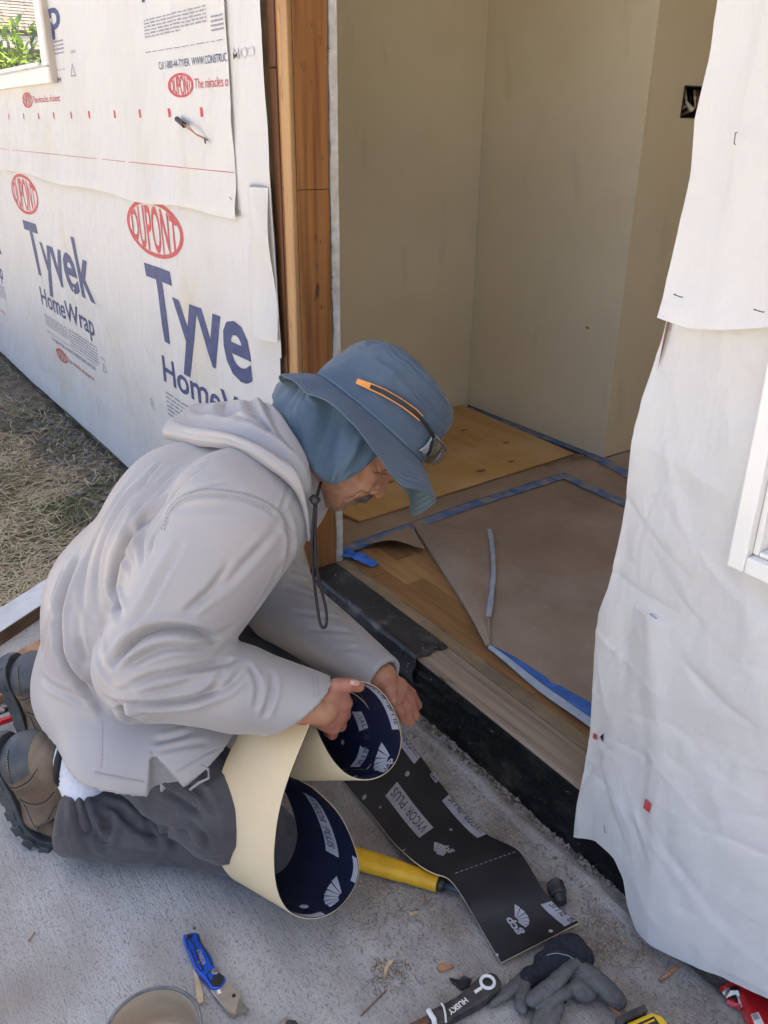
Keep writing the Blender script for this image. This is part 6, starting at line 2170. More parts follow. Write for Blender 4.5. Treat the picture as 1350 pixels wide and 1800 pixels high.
def boot(Hb, t, z, parent, mirror=1):
    """walking boot standing on its bent toes: t runs from heel to ball along the sole, z from the sole to the shin"""
    t = nrm(t)
    z = nrm(z - t * (np.asarray(z) @ t))
    y = np.cross(z, t)
    Mx = np.stack([t, y * mirror, z])

    def bend(p):
        p = np.array(p, float)
        one = p.ndim == 1
        p = np.atleast_2d(p)
        s_ = np.maximum(p[:, 0] - BX, 0)
        ph = np.minimum(s_ / BR, 1.15)
        ex = s_ - ph * BR
        x = np.where(s_ > 0, BX + (BR - p[:, 2]) * np.sin(ph) + ex * np.cos(ph), p[:, 0])
        zz = np.where(s_ > 0, BR - (BR - p[:, 2]) * np.cos(ph) + ex * np.sin(ph), p[:, 2])
        p = np.column_stack([x, p[:, 1], zz])
        return p[0] if one else p
    w = lambda p: Hb + (bend(p) - np.array([0.0, 0, 0.02])) @ Mx
    fl = np.linalg.det(Mx) < 0
    b = Field((-0.03, -0.075, -0.01), (0.33, 0.075, 0.19), 0.003)
    b.cap((0.045, 0, 0.055), (0.052, 0, 0.105), 0.044, 0.046, 0.02)
    b.cap((0.05, 0, 0.055), (0.165, 0.004, 0.052), 0.044, 0.047, 0.03, sq=(0, 1, 0), f=1.0)
    b.cap((0.165, 0.004, 0.05), (0.255, 0.006, 0.038), 0.047, 0.034, 0.02, sq=(0, 1, 0), f=1.12)
    b.cap((0.095, 0, 0.095), (0.165, 0.003, 0.072), 0.034, 0.034, 0.02)
    b.cap((0.060, 0, 0.118), (0.045, 0, 0.19), 0.037, 0.05, 0.006, op='sub')
    b.plane((0, 0, 0.014), (0, 0, -1), 0.004)
    V, F = b.mesh(1)
    # stitched overlays: raise panels
    N = normals(V, F)
    x, yy, zz = V.T
    pan = np.clip(np.sin((x * 22 + zz * 30)) * 6, -1, 1)
    V = V + N * (0.0011 * pan)[:, None]
    c = V[F].mean(1)
    mi = np.zeros(len(F), int)
    mi[(np.sin(c[:, 0] * 22 + c[:, 2] * 30) > 0.55)] = 1
    mi[(c[:, 0] < 0.062) & (c[:, 2] < 0.085) & (c[:, 2] > 0.02) & (c[:, 0] + 0.4 * c[:, 2] < 0.078)] = 2
    o = mk('boot', w(V), F[:, ::-1] if fl else F, ['boot_tan', 'boot_brown', 'boot_grey'], parent, smooth=True, mi=mi)
    bN = normals(w(V), F)
    if fl:
        bN = -bN
    seams = []
    for sg in (-1, 1):
        seams += [[(0.035, sg * 0.05, 0.10), (0.062, sg * 0.05, 0.075), (0.075, sg * 0.05, 0.022)], [(0.10, sg * 0.05, 0.11), (0.12, sg * 0.05, 0.075), (0.105, sg * 0.05, 0.03)],
                  [(0.13, sg * 0.05, 0.10), (0.155, sg * 0.05, 0.07), (0.19, sg * 0.05, 0.05), (0.22, sg * 0.05, 0.02)], [(0.0, sg * 0.03, 0.045), (0.03, sg * 0.05, 0.05), (0.06, sg * 0.05, 0.04)],
                  [(0.105, sg * 0.05, 0.03), (0.14, sg * 0.05, 0.045), (0.19, sg * 0.05, 0.05)]]
    for sgn, mt_, r_, of_ in ((0, 'cord_black', 0.0011, 0.0002), (1, 'boot_thread', 0.0008, 0.0012)):
        lines_ = [[w(np.array(p_) + np.array([0.004 * sgn, 0, 0])) for p_ in smooth_pts(sm, 2)] for sm in seams]
        stitches(w(V), bN, lines_, mt_, o, 'seam', 0.006 if sgn == 0 else 0.003, 0.0 if sgn == 0 else 0.002, r_, of_)
    # sole with lugs
    out = [(-0.008, 0.0), (0.0, 0.030), (0.03, 0.042), (0.09, 0.038), (0.14, 0.046), (0.20, 0.055), (0.25, 0.048), (0.285, 0.026), (0.296, 0.004), (0.285, -0.022), (0.25, -0.038), (0.20, -0.044), (0.14, -0.040), (0.09, -0.036), (0.03, -0.042), (0.0, -0.030)]
    out = smooth_pts([(a, b_, 0) for a, b_ in out] + [(-0.008, 0, 0)], 2)[:-1, :2]
    cl_ = [k for k in range(len(out))]
    half = len(out) // 2
    nx = 40
    xs = np.linspace(out[:, 0].min() + 0.001, out[:, 0].max() - 0.001, nx)
    up_ = out[out[:, 1] >= -1e-9]
    lo_ = out[out[:, 1] <= 1e-9]
    yu = np.interp(xs, np.sort(up_[:, 0]), up_[np.argsort(up_[:, 0]), 1])
    yl = np.interp(xs, np.sort(lo_[:, 0]), lo_[np.argsort(lo_[:, 0]), 1])
    m = MB()
    vs, fs = [], []
    for k in range(nx):
        for yy_, zz_ in ((yu[k], -0.006), (yu[k] + 0.001, 0.018), (yl[k] - 0.001, 0.018), (yl[k], -0.006)):
            vs.append(w((xs[k], yy_, zz_)))
    for k in range(nx - 1):
        for j in range(4):
            fs.append((k * 4 + j, k * 4 + (j + 1) % 4, k * 4 + 4 + (j + 1) % 4, k * 4 + 4 + j))
    fs += [(3, 2, 1, 0), tuple((nx - 1) * 4 + j for j in range(4))]
    so = m.add(vs, fs).build('sole', 'boot_grey', o, bev=0.002)
    lg = MB()
    for k in range(9):
        xx = 0.002 + k * 0.032
        hw_ = float(np.interp(xx, [0, .03, .09, .14, .2, .25, .285], [.030, .042, .037, .043, .05, .043, .024]))
        for sg in (-1, 1):
            q = [w((a_, b_, c_)) for a_ in (xx, xx + 0.020) for b_ in (sg * hw_ * 0.35, sg * (hw_ + 0.001)) for c_ in (-0.0095, 0.010)]
            lg.add(q, [(0, 1, 3, 2), (4, 6, 7, 5), (0, 4, 5, 1), (2, 3, 7, 6), (0, 2, 6, 4), (1, 5, 7, 3)])
    tag(lg.build('lugs', 'boot_grey', o, bev=0.002), kind='stuff')
    # toe rubber
    tc = Field((0.19, -0.07, -0.005), (0.32, 0.07, 0.09), 0.003)
    tc.cap((0.225, 0.005, 0.030), (0.262, 0.006, 0.026), 0.045, 0.034, 0.01, sq=(0, 1, 0), f=1.12)
    tc.plane((0.236, 0, 0), (-1, 0, 0.35), 0.003)
    tc.plane((0, 0, 0.012), (0, 0, -1), 0.002)
    tV, tF = tc.mesh(1)
    mk('toe_cap', w(tV), tF[:, ::-1] if fl else tF, 'boot_rubber', o, smooth=True)
    # padded collar and laces
    rg = [w((0.058 + 0.041 * math.cos(a), 0.040 * math.sin(a), 0.128 + 0.012 * math.cos(a) * -1)) for a in np.linspace(0, 2 * np.pi, 28)]
    MB().tube(rg, 0.0075, 8, cap=False).build('collar', 'cord_black', o, smooth=True)
    la = MB()
    for k in range(5):
        xx = 0.112 + k * 0.020
        zz = 0.125 - k * 0.0105
        la.tube([w((xx, -0.026, zz - 0.016)), w((xx + 0.006, 0, zz + 0.002)), w((xx + 0.010, 0.026, zz - 0.018))], 0.0028, 6)
        la.tube([w((xx + 0.010, -0.026, zz - 0.018)), w((xx + 0.006, 0, zz + 0.003)), w((xx, 0.026, zz - 0.016))], 0.0028, 6)
    la.tube(smooth_pts([w((0.112, 0, 0.127)), w((0.10, 0.03, 0.135)), w((0.125, 0.045, 0.12)), w((0.112, 0.005, 0.13))]), 0.0025, 6)
    la.tube(smooth_pts([w((0.112, 0, 0.127)), w((0.10, -0.03, 0.135)), w((0.13, -0.05, 0.115)), w((0.112, -0.005, 0.13))]), 0.0025, 6)
    la.build('lace', 'cord_black', o, smooth=True)
    return o, w


bo, bw = boot(A3(*(-1.3798, -0.8495, 0.2130)), F_dir * 0.22 - UP + S_ * 0.02, F_dir + S_ * 0.06, man)
bo['label'] = 'near tan hiking boot with grey heel panel standing on its toe'
bo2, bw2 = boot(A3(*(-1.6367, -0.7769, 0.2129)), F_dir * 0.2 - UP, F_dir, man, -1)
bo2['label'] = 'far hiking boot showing its lugged sole'
for w_, hem in ((bw, HEMR), (bw2, ANKL)):
    k0 = w_((0.056, 0, 0.085))
    k1 = w_((0.055, 0, 0.135))
    kf = Field(np.minimum(k0, hem) - 0.08, np.maximum(k0, hem) + 0.08, 0.004)
    kf.cap(k0, k1, 0.034, 0.036, 0.02).cap(k1, hem + (KNR - HEMR) * 0.12, 0.036, 0.040, 0.02)
    kV, kF = kf.mesh(1)
    dk = nrm(hem - k0)
    tt_ = (kV - k0) @ nrm(np.cross(dk, UP))
    pass
    mk('sock', kV, kF, 'sock', man, smooth=True)

# ================================================================ small things on the slab
mat('flash_black', (0.011, 0.012, 0.016), (0.018, 0.020, 0.026), rough=0.36, scale=9, bump=0.25, bscale=30, spec=0.35, rough2=0.45, bdist=0.001)
mat('flash_blue', (0.009, 0.012, 0.026), (0.012, 0.015, 0.036), rough=0.2, scale=9, bump=0.15, bscale=30, spec=0.55, bdist=0.001)
mat('release_paper', (0.70, 0.575, 0.36), (0.66, 0.53, 0.32), rough=0.6, scale=6, bump=0.1, bscale=300)
mat('print_white', (0.27, 0.28, 0.32), (0.35, 0.36, 0.40), rough=0.45, scale=40)
mat('print_dark', (0.02, 0.022, 0.03), rough=0.5)
mat('yellow_grip', (0.72, 0.42, 0.02), (0.62, 0.34, 0.015), rough=0.5, scale=20, bump=0.25, bscale=160, c3=(0.40, 0.22, 0.03), s3=9, m3=(0.6, 0.85))
mat('tool_yellow', (0.80, 0.52, 0.02), (0.72, 0.45, 0.02), rough=0.45, scale=20)
mat('steel_blue', (0.10, 0.13, 0.18), rough=0.35, metal=0.6)
mat('black_steel', (0.02, 0.02, 0.021), (0.06, 0.058, 0.055), rough=0.45, scale=50, bump=0.3, bscale=120)
mat('knife_blue', (0.015, 0.085, 0.52), (0.02, 0.11, 0.60), rough=0.33, scale=30, metal=0.35, bump=0.08, bscale=300)
mat('holder_tan', (0.50, 0.42, 0.33), (0.42, 0.35, 0.28), rough=0.4, scale=40, metal=0.6)
mat('blade_steel', (0.78, 0.78, 0.78), (0.6, 0.6, 0.6), rough=0.22, scale=60, metal=1.0)
mat('rust', (0.19, 0.09, 0.05), (0.10, 0.05, 0.03), rough=0.9, scale=60, bump=0.5, bscale=150)
mat('white_plastic', (0.75, 0.75, 0.73), rough=0.4)
mat('glove_knit', (0.008, 0.010, 0.016), (0.02, 0.022, 0.032), rough=0.95, scale=200, bump=0.8, bscale=500, bdist=0.001)
mat('glove_rubber', (0.075, 0.076, 0.077), (0.11, 0.109, 0.107), rough=0.55, scale=14, bump=0.35, bscale=160, c3=(0.17, 0.16, 0.15), s3=16, m3=(0.55, 0.85))
mat('cup_tan', (0.50, 0.42, 0.31), (0.36, 0.285, 0.20), rough=0.6, scale=7, stretch=(1, 1, 2), c3=(0.56, 0.48, 0.37), s3=14, bump=0.2, bscale=60)
mat('cup_rim', (0.09, 0.095, 0.10), (0.20, 0.20, 0.20), rough=0.5, scale=30, bump=0.2, bscale=90)
mat('red_paint', (0.55, 0.02, 0.025), (0.46, 0.015, 0.02), rough=0.22, scale=15, coat=0.5)
mat('chip_wood', (0.42, 0.22, 0.11), (0.28, 0.13, 0.06), rough=0.8, scale=60, stretch=(0.4, 2, 1))
mat('chip_pale', (0.55, 0.42, 0.27), (0.42, 0.30, 0.18), rough=0.8, scale=60, stretch=(0.4, 2, 1))
mat('twig', (0.13, 0.08, 0.05), (0.20, 0.13, 0.08), rough=0.9, scale=60)
mat('needle', (0.20, 0.105, 0.05), (0.12, 0.065, 0.035), rough=0.9, scale=40)

AV = lambda L: np.array(L, float)


class Strip:
    """a ruled ribbon: near edge polyline and a crossing vector, addressed by metres along (u) and share across (v)"""

    def __init__(s, near, cross, rounds=3):
        E = smooth_pts(np.hstack([AV(near), AV(cross)]), rounds)
        d = np.r_[0, np.cumsum(np.linalg.norm(np.diff(E[:, :3] + 0.5 * E[:, 3:], axis=0), axis=1))]
        s.len = d[-1]
        n = int(s.len / 0.004) + 2
        s.u = np.linspace(0, s.len, n)
        s.E = np.column_stack([np.interp(s.u, d, E[:, i]) for i in range(6)])

    def at(s, u, v):
        u, v = np.asarray(u, float), np.asarray(v, float)
        e = np.column_stack([np.interp(u, s.u, s.E[:, i]) for i in range(6)])
        return e[:, :3] + e[:, 3:] * v[:, None]

    def nrm(s, u, v):
        a, b = s.at(u + 0.004, v), s.at(u - 0.004, v)
        w = s.at(u, v + 0.02) - s.at(u, v - 0.02)
        n = np.cross(a - b, w)
        return n / np.linalg.norm(n, axis=1)[:, None]

    def sheet(s, name, m_, parent, off0=0.0, off1=0.0, nv=12, jag=0.0):
        """a thin slab between two offsets along the ribbon's normal"""
        def fn(U, V):
            u = U * s.len
            return s.at(u, V)
        n = len(s.u)
        u, v = np.meshgrid(np.linspace(0, 1, n), np.linspace(0, 1, nv), indexing='ij')
        u, v = u.ravel(), v.ravel()
        P = s.at(u * s.len, v)
        N = s.nrm(u * s.len, v)
        idx = np.arange(n * nv).reshape(n, nv)
        Fq = np.stack([idx[:-1, :-1], idx[1:, :-1], idx[1:, 1:], idx[:-1, 1:]], -1).reshape(-1, 4)
        bd_ = np.r_[idx[:, 0], idx[-1, 1:], idx[-2::-1, -1], idx[0, -2:0:-1]]
        k = n * nv
        Es = [(bd_[i], bd_[i] + k, bd_[(i + 1) % len(bd_)] + k, bd_[(i + 1) % len(bd_)]) for i in range(len(bd_))]
        return mk(name, np.vstack([P + N * off0, P + N * off1]), np.vstack([Fq[:, ::-1], Fq + k, AV(Es).astype(int)]), m_, parent, smooth=False)

    def flat(s, polys, m_, parent, name, off, L=0.006):
        if name == 'print_mark' and len(polys) > 1:
            for p in polys:
                s.flat([p], m_, parent, name, off, L)
            return None
        allP, allF = [], []
        for V, F in polys:
            b = sum(len(a) for a in allP)
            allP.append(AV(V))
            allF += [[i + b for i in f] for f in F]
        V3, F3 = refine(np.vstack(allP), allF, L, lambda q: s.at(q[:, 0], q[:, 1] / s.w) + s.nrm(q[:, 0], q[:, 1] / s.w) * off, it=4)
        return mk(name, V3, F3, m_, parent)

    w = 0.152


def box2(u0, u1, v0, v1):
    return [(u0, v0), (u1, v0), (u1, v1), (u0, v1)], [(0, 1, 2, 3)]


def disc(u, v, r, n=14):
    return [(u + r * math.cos(t), v + r * math.sin(t)) for t in np.linspace(0, 6.2832, n, endpoint=False)], [tuple(range(n))]


def clip_v(V, F, lo, hi):
    V = AV(V).copy()
    V[:, 1] = np.clip(V[:, 1], lo, hi)
    return V, F


def fan(u, v, sz, ang):
    """a fanned leaf mark of six wedges"""
    P, F = [], []
    for k in range(6):
        a0 = ang + 0.36 * k
        a1 = a0 + 0.30
        r0, r1 = sz * 0.22, sz * (0.75 + 0.08 * k)
        b = len(P)
        P += [(u + r0 * math.cos(a0), v + r0 * math.sin(a0)), (u + r1 * math.cos(a0), v + r1 * math.sin(a0)), (u + r1 * 1.04 * math.cos(a1), v + r1 * 1.04 * math.sin(a1)), (u + r0 * math.cos(a1), v + r0 * math.sin(a1))]
        F.append((b, b + 1, b + 2, b + 3))
    return P, F


def text_uv(S, s, o, d, h, wd, m_, parent, off, bold=0.0, flip=1, lo=-1, hi=9):
    """a line of text starting at o, running along d (uv metres), h tall, wd long"""
    if '\u00ae' in s:
        a, b = s.split('\u00ae ')
        dd = nrm(d)
        uu_ = np.array([-dd[1], dd[0]]) * flip
        text_uv(S, a, o, d, h, wd * 0.52, m_, parent, off, bold, flip, lo, hi)
        text_uv(S, b, AV(o) + dd * wd * 0.62, d, h, wd * 0.38, m_, parent, off, bold, flip, lo, hi)
        c = AV(o) + dd * wd * 0.565 + uu_ * h * 0.72
        if lo < c[1] < hi:
            Vr, Fr = ellipse_ring(16, 0.25)
            S.flat([(Vr * wd * 0.022 + c, Fr)], m_, parent, 'registered_mark', off)
        return None
    V, F = glyphs(s, bold)
    d = nrm(d)
    up = np.array([-d[1], d[0]]) * flip
    Q = AV(o)[None] + d[None] * (V[:, :1] * wd) + up[None] * (V[:, 1:2] * h)
    Q, F = clip_v(Q, F, lo, hi)
    F = [f for f in F if abs(np.cross(np.r_[Q[f[1]] - Q[f[0]], 0], np.r_[Q[f[2]] - Q[f[0]], 0])[2]) > 1e-9]
    return S.flat([(Q, F)], m_, parent, 'lettering', off)


# ---------------------------------------------------------------- the strip in his hands
near = [(-0.9711, -0.4460, 0.2078), (-0.9439, -0.4346, 0.1969), (-0.9138, -0.4243, 0.1794), (-0.8812, -0.4238, 0.1575), (-0.8514, -0.4286, 0.1337), (-0.8361, -0.4396, 0.1164), (-0.8287, -0.4651, 0.0953), (-0.8278, -0.4925, 0.0836), (-0.8378, -0.5214, 0.0777), (-0.8488, -0.5467, 0.0900), (-0.8613, -0.5615, 0.1063), (-0.8747, -0.5678, 0.1420), (-0.8873, -0.5628, 0.1879), (-0.8947, -0.5543, 0.2239), (-0.9031, -0.5422, 0.2591), (-0.9104, -0.5247, 0.2967), (-0.9182, -0.5011, 0.3331), (-0.9275, -0.4788, 0.3584), (-0.9492, -0.4450, 0.3867), (-0.9544, -0.4057, 0.4091), (-0.9359, -0.3634, 0.4165), (-0.9048, -0.3380, 0.3919), (-0.8698, -0.3349, 0.3447), (-0.8568, -0.3468, 0.3135), (-0.8552, -0.3685, 0.2883), (-0.8687, -0.3987, 0.2748), (-0.8909, -0.4232, 0.2797), (-0.9153, -0.4367, 0.2997), (-0.9404, -0.4423, 0.3260), (-0.9621, -0.4300, 0.3516), (-0.9691, -0.4027, 0.3742), (-0.9538, -0.3651, 0.3863), (-0.9255, -0.3459, 0.3664), (-0.8946, -0.3418, 0.3253), (-0.8830, -0.3561, 0.2936), (-0.8834, -0.3758, 0.2770)]
far_ = [(-1.1157, -0.4793, 0.1861), (-1.0893, -0.4682, 0.1764), (-1.0575, -0.4573, 0.1567), (-1.0226, -0.4556, 0.1319), (-0.9911, -0.4604, 0.1050), (-0.9746, -0.4715, 0.0856), (-0.9669, -0.4979, 0.0628), (-0.9659, -0.5265, 0.0492), (-0.9769, -0.5570, 0.0433), (-0.9887, -0.5834, 0.0556), (-1.0038, -0.5979, 0.0769), (-1.0168, -0.6049, 0.1111), (-1.0298, -0.5996, 0.1581), (-1.0375, -0.5912, 0.1946), (-1.0472, -0.5803, 0.2257), (-1.0541, -0.5668, 0.2551), (-1.0626, -0.5486, 0.2812), (-1.0725, -0.5280, 0.3008), (-1.0924, -0.4915, 0.3220), (-1.0957, -0.4494, 0.3444), (-1.0749, -0.4023, 0.3535), (-1.0400, -0.3745, 0.3252), (-1.0013, -0.3713, 0.2711), (-0.9866, -0.3843, 0.2355), (-0.9852, -0.4074, 0.2090), (-0.9995, -0.4391, 0.1953), (-1.0227, -0.4651, 0.1998), (-1.0502, -0.4804, 0.2234), (-1.0773, -0.4869, 0.2521), (-1.1000, -0.4739, 0.2804), (-1.1074, -0.4454, 0.3053), (-1.0908, -0.4050, 0.3185), (-1.0603, -0.3839, 0.2969), (-1.0270, -0.3792, 0.2523), (-1.0145, -0.3944, 0.2179), (-1.0149, -0.4153, 0.1998)]
near, far_ = AV(near), AV(far_)
cr = far_ - near
cr = cr / np.linalg.norm(cr, axis=1)[:, None] * 0.152
inner = np.r_[np.zeros(29), np.full(7, 0.14)]
near = near + cr * inner[:, None]
S1 = Strip(near, cr)
ft = thing('flashing_strip', 'curled strip of black flashing with cream backing paper held in his hands', 'flashing', (-0.95, -0.5, 0.02))
# which way is inward
c0 = S1.at(np.array([0.16]), np.array([0.5]))[0]
n0 = S1.nrm(np.array([0.16]), np.array([0.5]))[0]
cen_ = S1.E[:60, :3].mean(0) + 0.5 * S1.E[:60, 3:].mean(0)
sg = 1.0 if (cen_ - c0) @ n0 > 0 else -1.0
S1.sheet('membrane', 'flash_blue', ft, 0.0, sg * 0.0012)
S1.sheet('backing_paper', 'release_paper', ft, -sg * 0.0011, -sg * 0.0002)
OFF = sg * 0.0016


def u_near(px_pt):
    d = np.linalg.norm(S1.E[:, :3] - AV(px_pt), axis=1)
    return S1.u[np.argmin(d)]


ul = u_near((-0.8812, -0.4238, 0.1575))
MEM = [o for o in ft.children if o.name.startswith('membrane')][0]
S1.flat([box2(ul - 0.055, ul + 0.050, 0.046, 0.078)], 'print_white', MEM, 'print_label', OFF)
text_uv(S1, 'VYCOR\u00ae PLUS', (ul - 0.048, 0.071), (1, 0), 0.017, 0.088, 'print_dark', MEM, OFF + sg * 0.0004, 0.01, -1)
ub = u_near((-0.8378, -0.5214, 0.0777))
S1.flat([disc(ub - 0.012, 0.040, 0.0065), disc(ub + 0.085, 0.055, 0.006), disc(ub + 0.02, 0.09, 0.006), fan(ub - 0.062, 0.008, 0.034, 0.1), box2(ub - 0.02, ub + 0.03, 0.0, 0.012), box2(ub - 0.13, ub - 0.09, 0.0, 0.011), fan(ub + 0.052, 0.036, 0.034, 0.4)], 'print_white', MEM, 'print_mark', OFF)
text_uv(S1, 'gcp', (ub + 0.075, 0.030), (-1, 0), 0.013, 0.032, 'print_white', MEM, OFF, 0.03, -1)
ut = u_near((-0.9359, -0.3634, 0.4165))
S1.flat([box2(ut - 0.005, ut + 0.105, 0.0, 0.016), fan(ut + 0.155, 0.012, 0.036, 0.2), disc(ut + 0.20, 0.055, 0.005)], 'print_white', MEM, 'print_mark', OFF)
ue = S1.len
text_uv(S1, 'VYCOR\u00ae PLUS', (ut + 0.002, -0.006), (1, 0), 0.013, 0.095, 'print_dark', MEM, OFF + sg * 0.0004, 0.01, 1, 0.0, 9)
text_uv(S1, 'gcp', (ut + 0.185, 0.006), (-1, 0), 0.014, 0.030, 'print_white', MEM, OFF, 0.03, -1)
S1.flat([box2(ue - 0.105, ue - 0.004, 0.020, 0.044)], 'print_white', MEM, 'print_label', OFF)
text_uv(S1, 'VYCOR\u00ae PLUS', (ue - 0.10, 0.018), (1, 0), 0.016, 0.092, 'print_dark', MEM, OFF + sg * 0.0004, 0.01, 1, 0.0205, 9)
S1.flat([disc(ue - 0.05, 0.09, 0.0045), fan(ue - 0.17, 0.09, 0.036, 0.4)], 'print_white', MEM, 'print_mark', OFF)

# ---------------------------------------------------------------- the strip lying along the sill
Rg = [(-1.8915, -0.0672, 0.0040), (-1.6713, -0.0971, 0.0040), (-1.4905, -0.1014, 0.0040), (-1.3326, -0.0884, 0.0040), (-1.2045, -0.0870, 0.0040), (-1.1080, -0.1025, 0.0040), (-1.0311, -0.1164, 0.0040), (-0.9313, -0.1296, 0.0050), (-0.8650, -0.1333, 0.0100), (-0.8249, -0.1231, 0.0200), (-0.8001, -0.1163, 0.0220), (-0.7693, -0.1263, 0.0300), (-0.7330, -0.1389, 0.0320), (-0.7063, -0.1470, 0.0320), (-0.6784, -0.1478, 0.0240), (-0.6572, -0.1381, 0.0140), (-0.6290, -0.1371, 0.0200)]
Lg = [(-1.8020, -0.2445, 0.0040), (-1.5989, -0.2645, 0.0040), (-1.4147, -0.2687, 0.0040), (-1.2206, -0.2710, 0.0040), (-1.0976, -0.2795, 0.0040), (-1.0310, -0.2802, 0.0060), (-0.9510, -0.2930, 0.0180), (-0.9026, -0.2968, 0.0300), (-0.8592, -0.2974, 0.0400), (-0.8278, -0.2875, 0.0420), (-0.8122, -0.2720, 0.0400), (-0.7943, -0.2683, 0.0340), (-0.7686, -0.2715, 0.0320), (-0.7473, -0.2738, 0.0260), (-0.7218, -0.2731, 0.0120), (-0.6858, -0.2805, 0.0100), (-0.6510, -0.2879, 0.0100)]
Rg, Lg = AV(Rg), AV(Lg)
S2 = Strip(Lg, Rg - Lg, 2)
fs_ = thing('flashing_strip', 'flat black flashing strip printed with labels lying on the concrete along the sill', 'flashing', (-1.0, -0.2, 0))
n2 = S2.nrm(np.array([S2.len * 0.6]), np.array([0.5]))[0]
g2 = 1.0 if n2[2] > 0 else -1.0
M2 = S2.sheet('membrane', 'flash_black', fs_, 0.0, g2 * 0.0012, 16)
S2.sheet('backing_paper', 'release_paper', fs_, -g2 * 0.0026, -g2 * 0.0001, 16)
O2 = g2 * 0.0016


def uv2(px_pt):
    u, v = np.meshgrid(np.linspace(0, S2.len, 400), np.linspace(0, 1, 60), indexing='ij')
    q = S2.at(u.ravel(), v.ravel())
    d = AV(px_pt) - np.array([0, -0.975, 1.22])
    e = q - np.array([0, -0.975, 1.22])
    k = np.argmax((e @ d) / np.linalg.norm(e, axis=1))
    return u.ravel()[k], v.ravel()[k] * 0.152


a0, a1 = uv2((-1.0577, -0.2323, 0.0060)), uv2((-0.9364, -0.2376, 0.0060))
lu0, lu1 = a0[0] - 0.004, a1[0] + 0.002
S2.flat([box2(lu0, lu1, 0.042, 0.078)], 'print_white', M2, 'print_label', O2)
text_uv(S2, 'VYCOR\u00ae PLUS', (lu1 - 0.007, 0.071), (-1, 0), 0.020, lu1 - lu0 - 0.014, 'print_dark', M2, O2 + g2 * 0.0004, 0.005)
b0, b1 = uv2((-0.9876, -0.1360, 0.0060)), uv2((-0.8715, -0.1359, 0.0060))
S2.flat([box2(b0[0], b1[0], 0.130, 0.151)], 'print_white', M2, 'print_label', O2)
text_uv(S2, 'VYCOR\u00ae PLUS', (b1[0] - 0.006, 0.162), (-1, 0), 0.020, b1[0] - b0[0] - 0.012, 'print_dark', M2, O2 + g2 * 0.0004, 0.005, 1, 0, 0.1508)
c1_, c2_ = uv2((-1.1978, -0.0918, 0.0060)), uv2((-1.1131, -0.1078, 0.0060))
S2.flat([box2(c1_[0] - 0.05, c2_[0], 0.130, 0.151)], 'print_white', M2, 'print_label', O2)
text_uv(S2, 'VYCOR\u00ae PLUS', (c2_[0] - 0.006, 0.162), (-1, 0), 0.020, c2_[0] - c1_[0] + 0.04, 'print_dark', M2, O2 + g2 * 0.0004, 0.005, 1, 0, 0.1508)
d0_, d1_ = uv2((-0.6891, -0.1411, 0.0120)), uv2((-0.6327, -0.1427, 0.0200))
S2.flat([box2(d0_[0], d1_[0] - 0.002, 0.128, 0.151)], 'print_white', M2, 'print_label', O2)
text_uv(S2, 'VYCOR\u00ae PLUS', (d1_[0] + 0.03, 0.160), (-1, 0), 0.020, d1_[0] - d0_[0] + 0.026, 'print_dark', M2, O2 + g2 * 0.0004, 0.005, 1, 0, 0.1508)
S2.flat([box2(0.10, 0.20, 0.05, 0.083), fan(0.26, 0.06, 0.04, 1.0), disc(0.33, 0.04, 0.0045)], 'print_white', M2, 'print_mark', O2)
for (px_, fx_, tx, ty) in (((-0.6890, -0.2342, 0.0120), (-0.6958, -0.2166, 0.0120), 0.033, 0.015), ((-0.8756, -0.2301, 0.0200), (-0.8775, -0.2486, 0.0250), 0.026, 0.013)):
    p0 = uv2(px_)
    f0 = uv2(fx_)
    text_uv(S2, 'gcp', (p0[0] + tx * 0.5, p0[1] + 0.012), (-1, 0), ty, tx, 'print_white', M2, O2, 0.03)
    S2.flat([fan(f0[0], f0[1] - 0.002, 0.026, 0.4), box2(p0[0] - 0.018, p0[0] + 0.018, p0[1] + 0.028 - 0.011 - 0.02, p0[1] - 0.0014 - 0.0005 - 0.001)], 'print_white', M2, 'print_mark', O2) if False else S2.flat([fan(f0[0], f0[1] - 0.002, 0.026, 0.4)], 'print_white', M2, 'print_mark', O2)
p0 = uv2((-1.0470, -0.1233, 0.0060))
text_uv(S2, 'gcp', (p0[0] + 0.014, p0[1] + 0.008), (-1, 0), 0.013, 0.028, 'print_white', M2, O2, 0.03)
dots = [((-1.0865, -0.1583, 0.0060), .0058), ((-1.0811, -0.2672, 0.0060), .0052), ((-0.9185, -0.1780, 0.0060), .003), ((-0.9074, -0.2946, 0.0300), .0028), ((-0.6463, -0.1836, 0.0140), .0035), ((-0.6646, -0.2844, 0.0100), .0028), ((-1.0410, -0.2574, 0.0060), .0028)]
S2.flat([disc(*uv2(p), r) for p, r in dots], 'print_white', M2, 'print_mark', O2)
f0, f1 = uv2((-0.8137, -0.2528, 0.0350)), uv2((-0.7983, -0.1208, 0.0220))
S2.flat([box2(f0[0] + (f1[0] - f0[0]) * k / 13, f0[0] + (f1[0] - f0[0]) * k / 13 + 0.0016, f0[1] + (f1[1] - f0[1]) * k / 13, f0[1] + (f1[1] - f0[1]) * (k + 0.55) / 13) for k in range(13)], 'print_white', M2, 'dashed_line', O2)

# ---------------------------------------------------------------- hammer under the strip
hm = thing('hammer', 'hammer with a yellow grip lying under the flat flashing strip', 'hammer', (-0.8456, -0.2771, 0.0000))
h0, h1_ = AV((-0.9864, -0.3926, 0.0170)), AV((-0.8263, -0.2800, 0.0170))
hd2 = nrm(h1_ - h0)
hs = nrm(np.cross(UP, hd2))


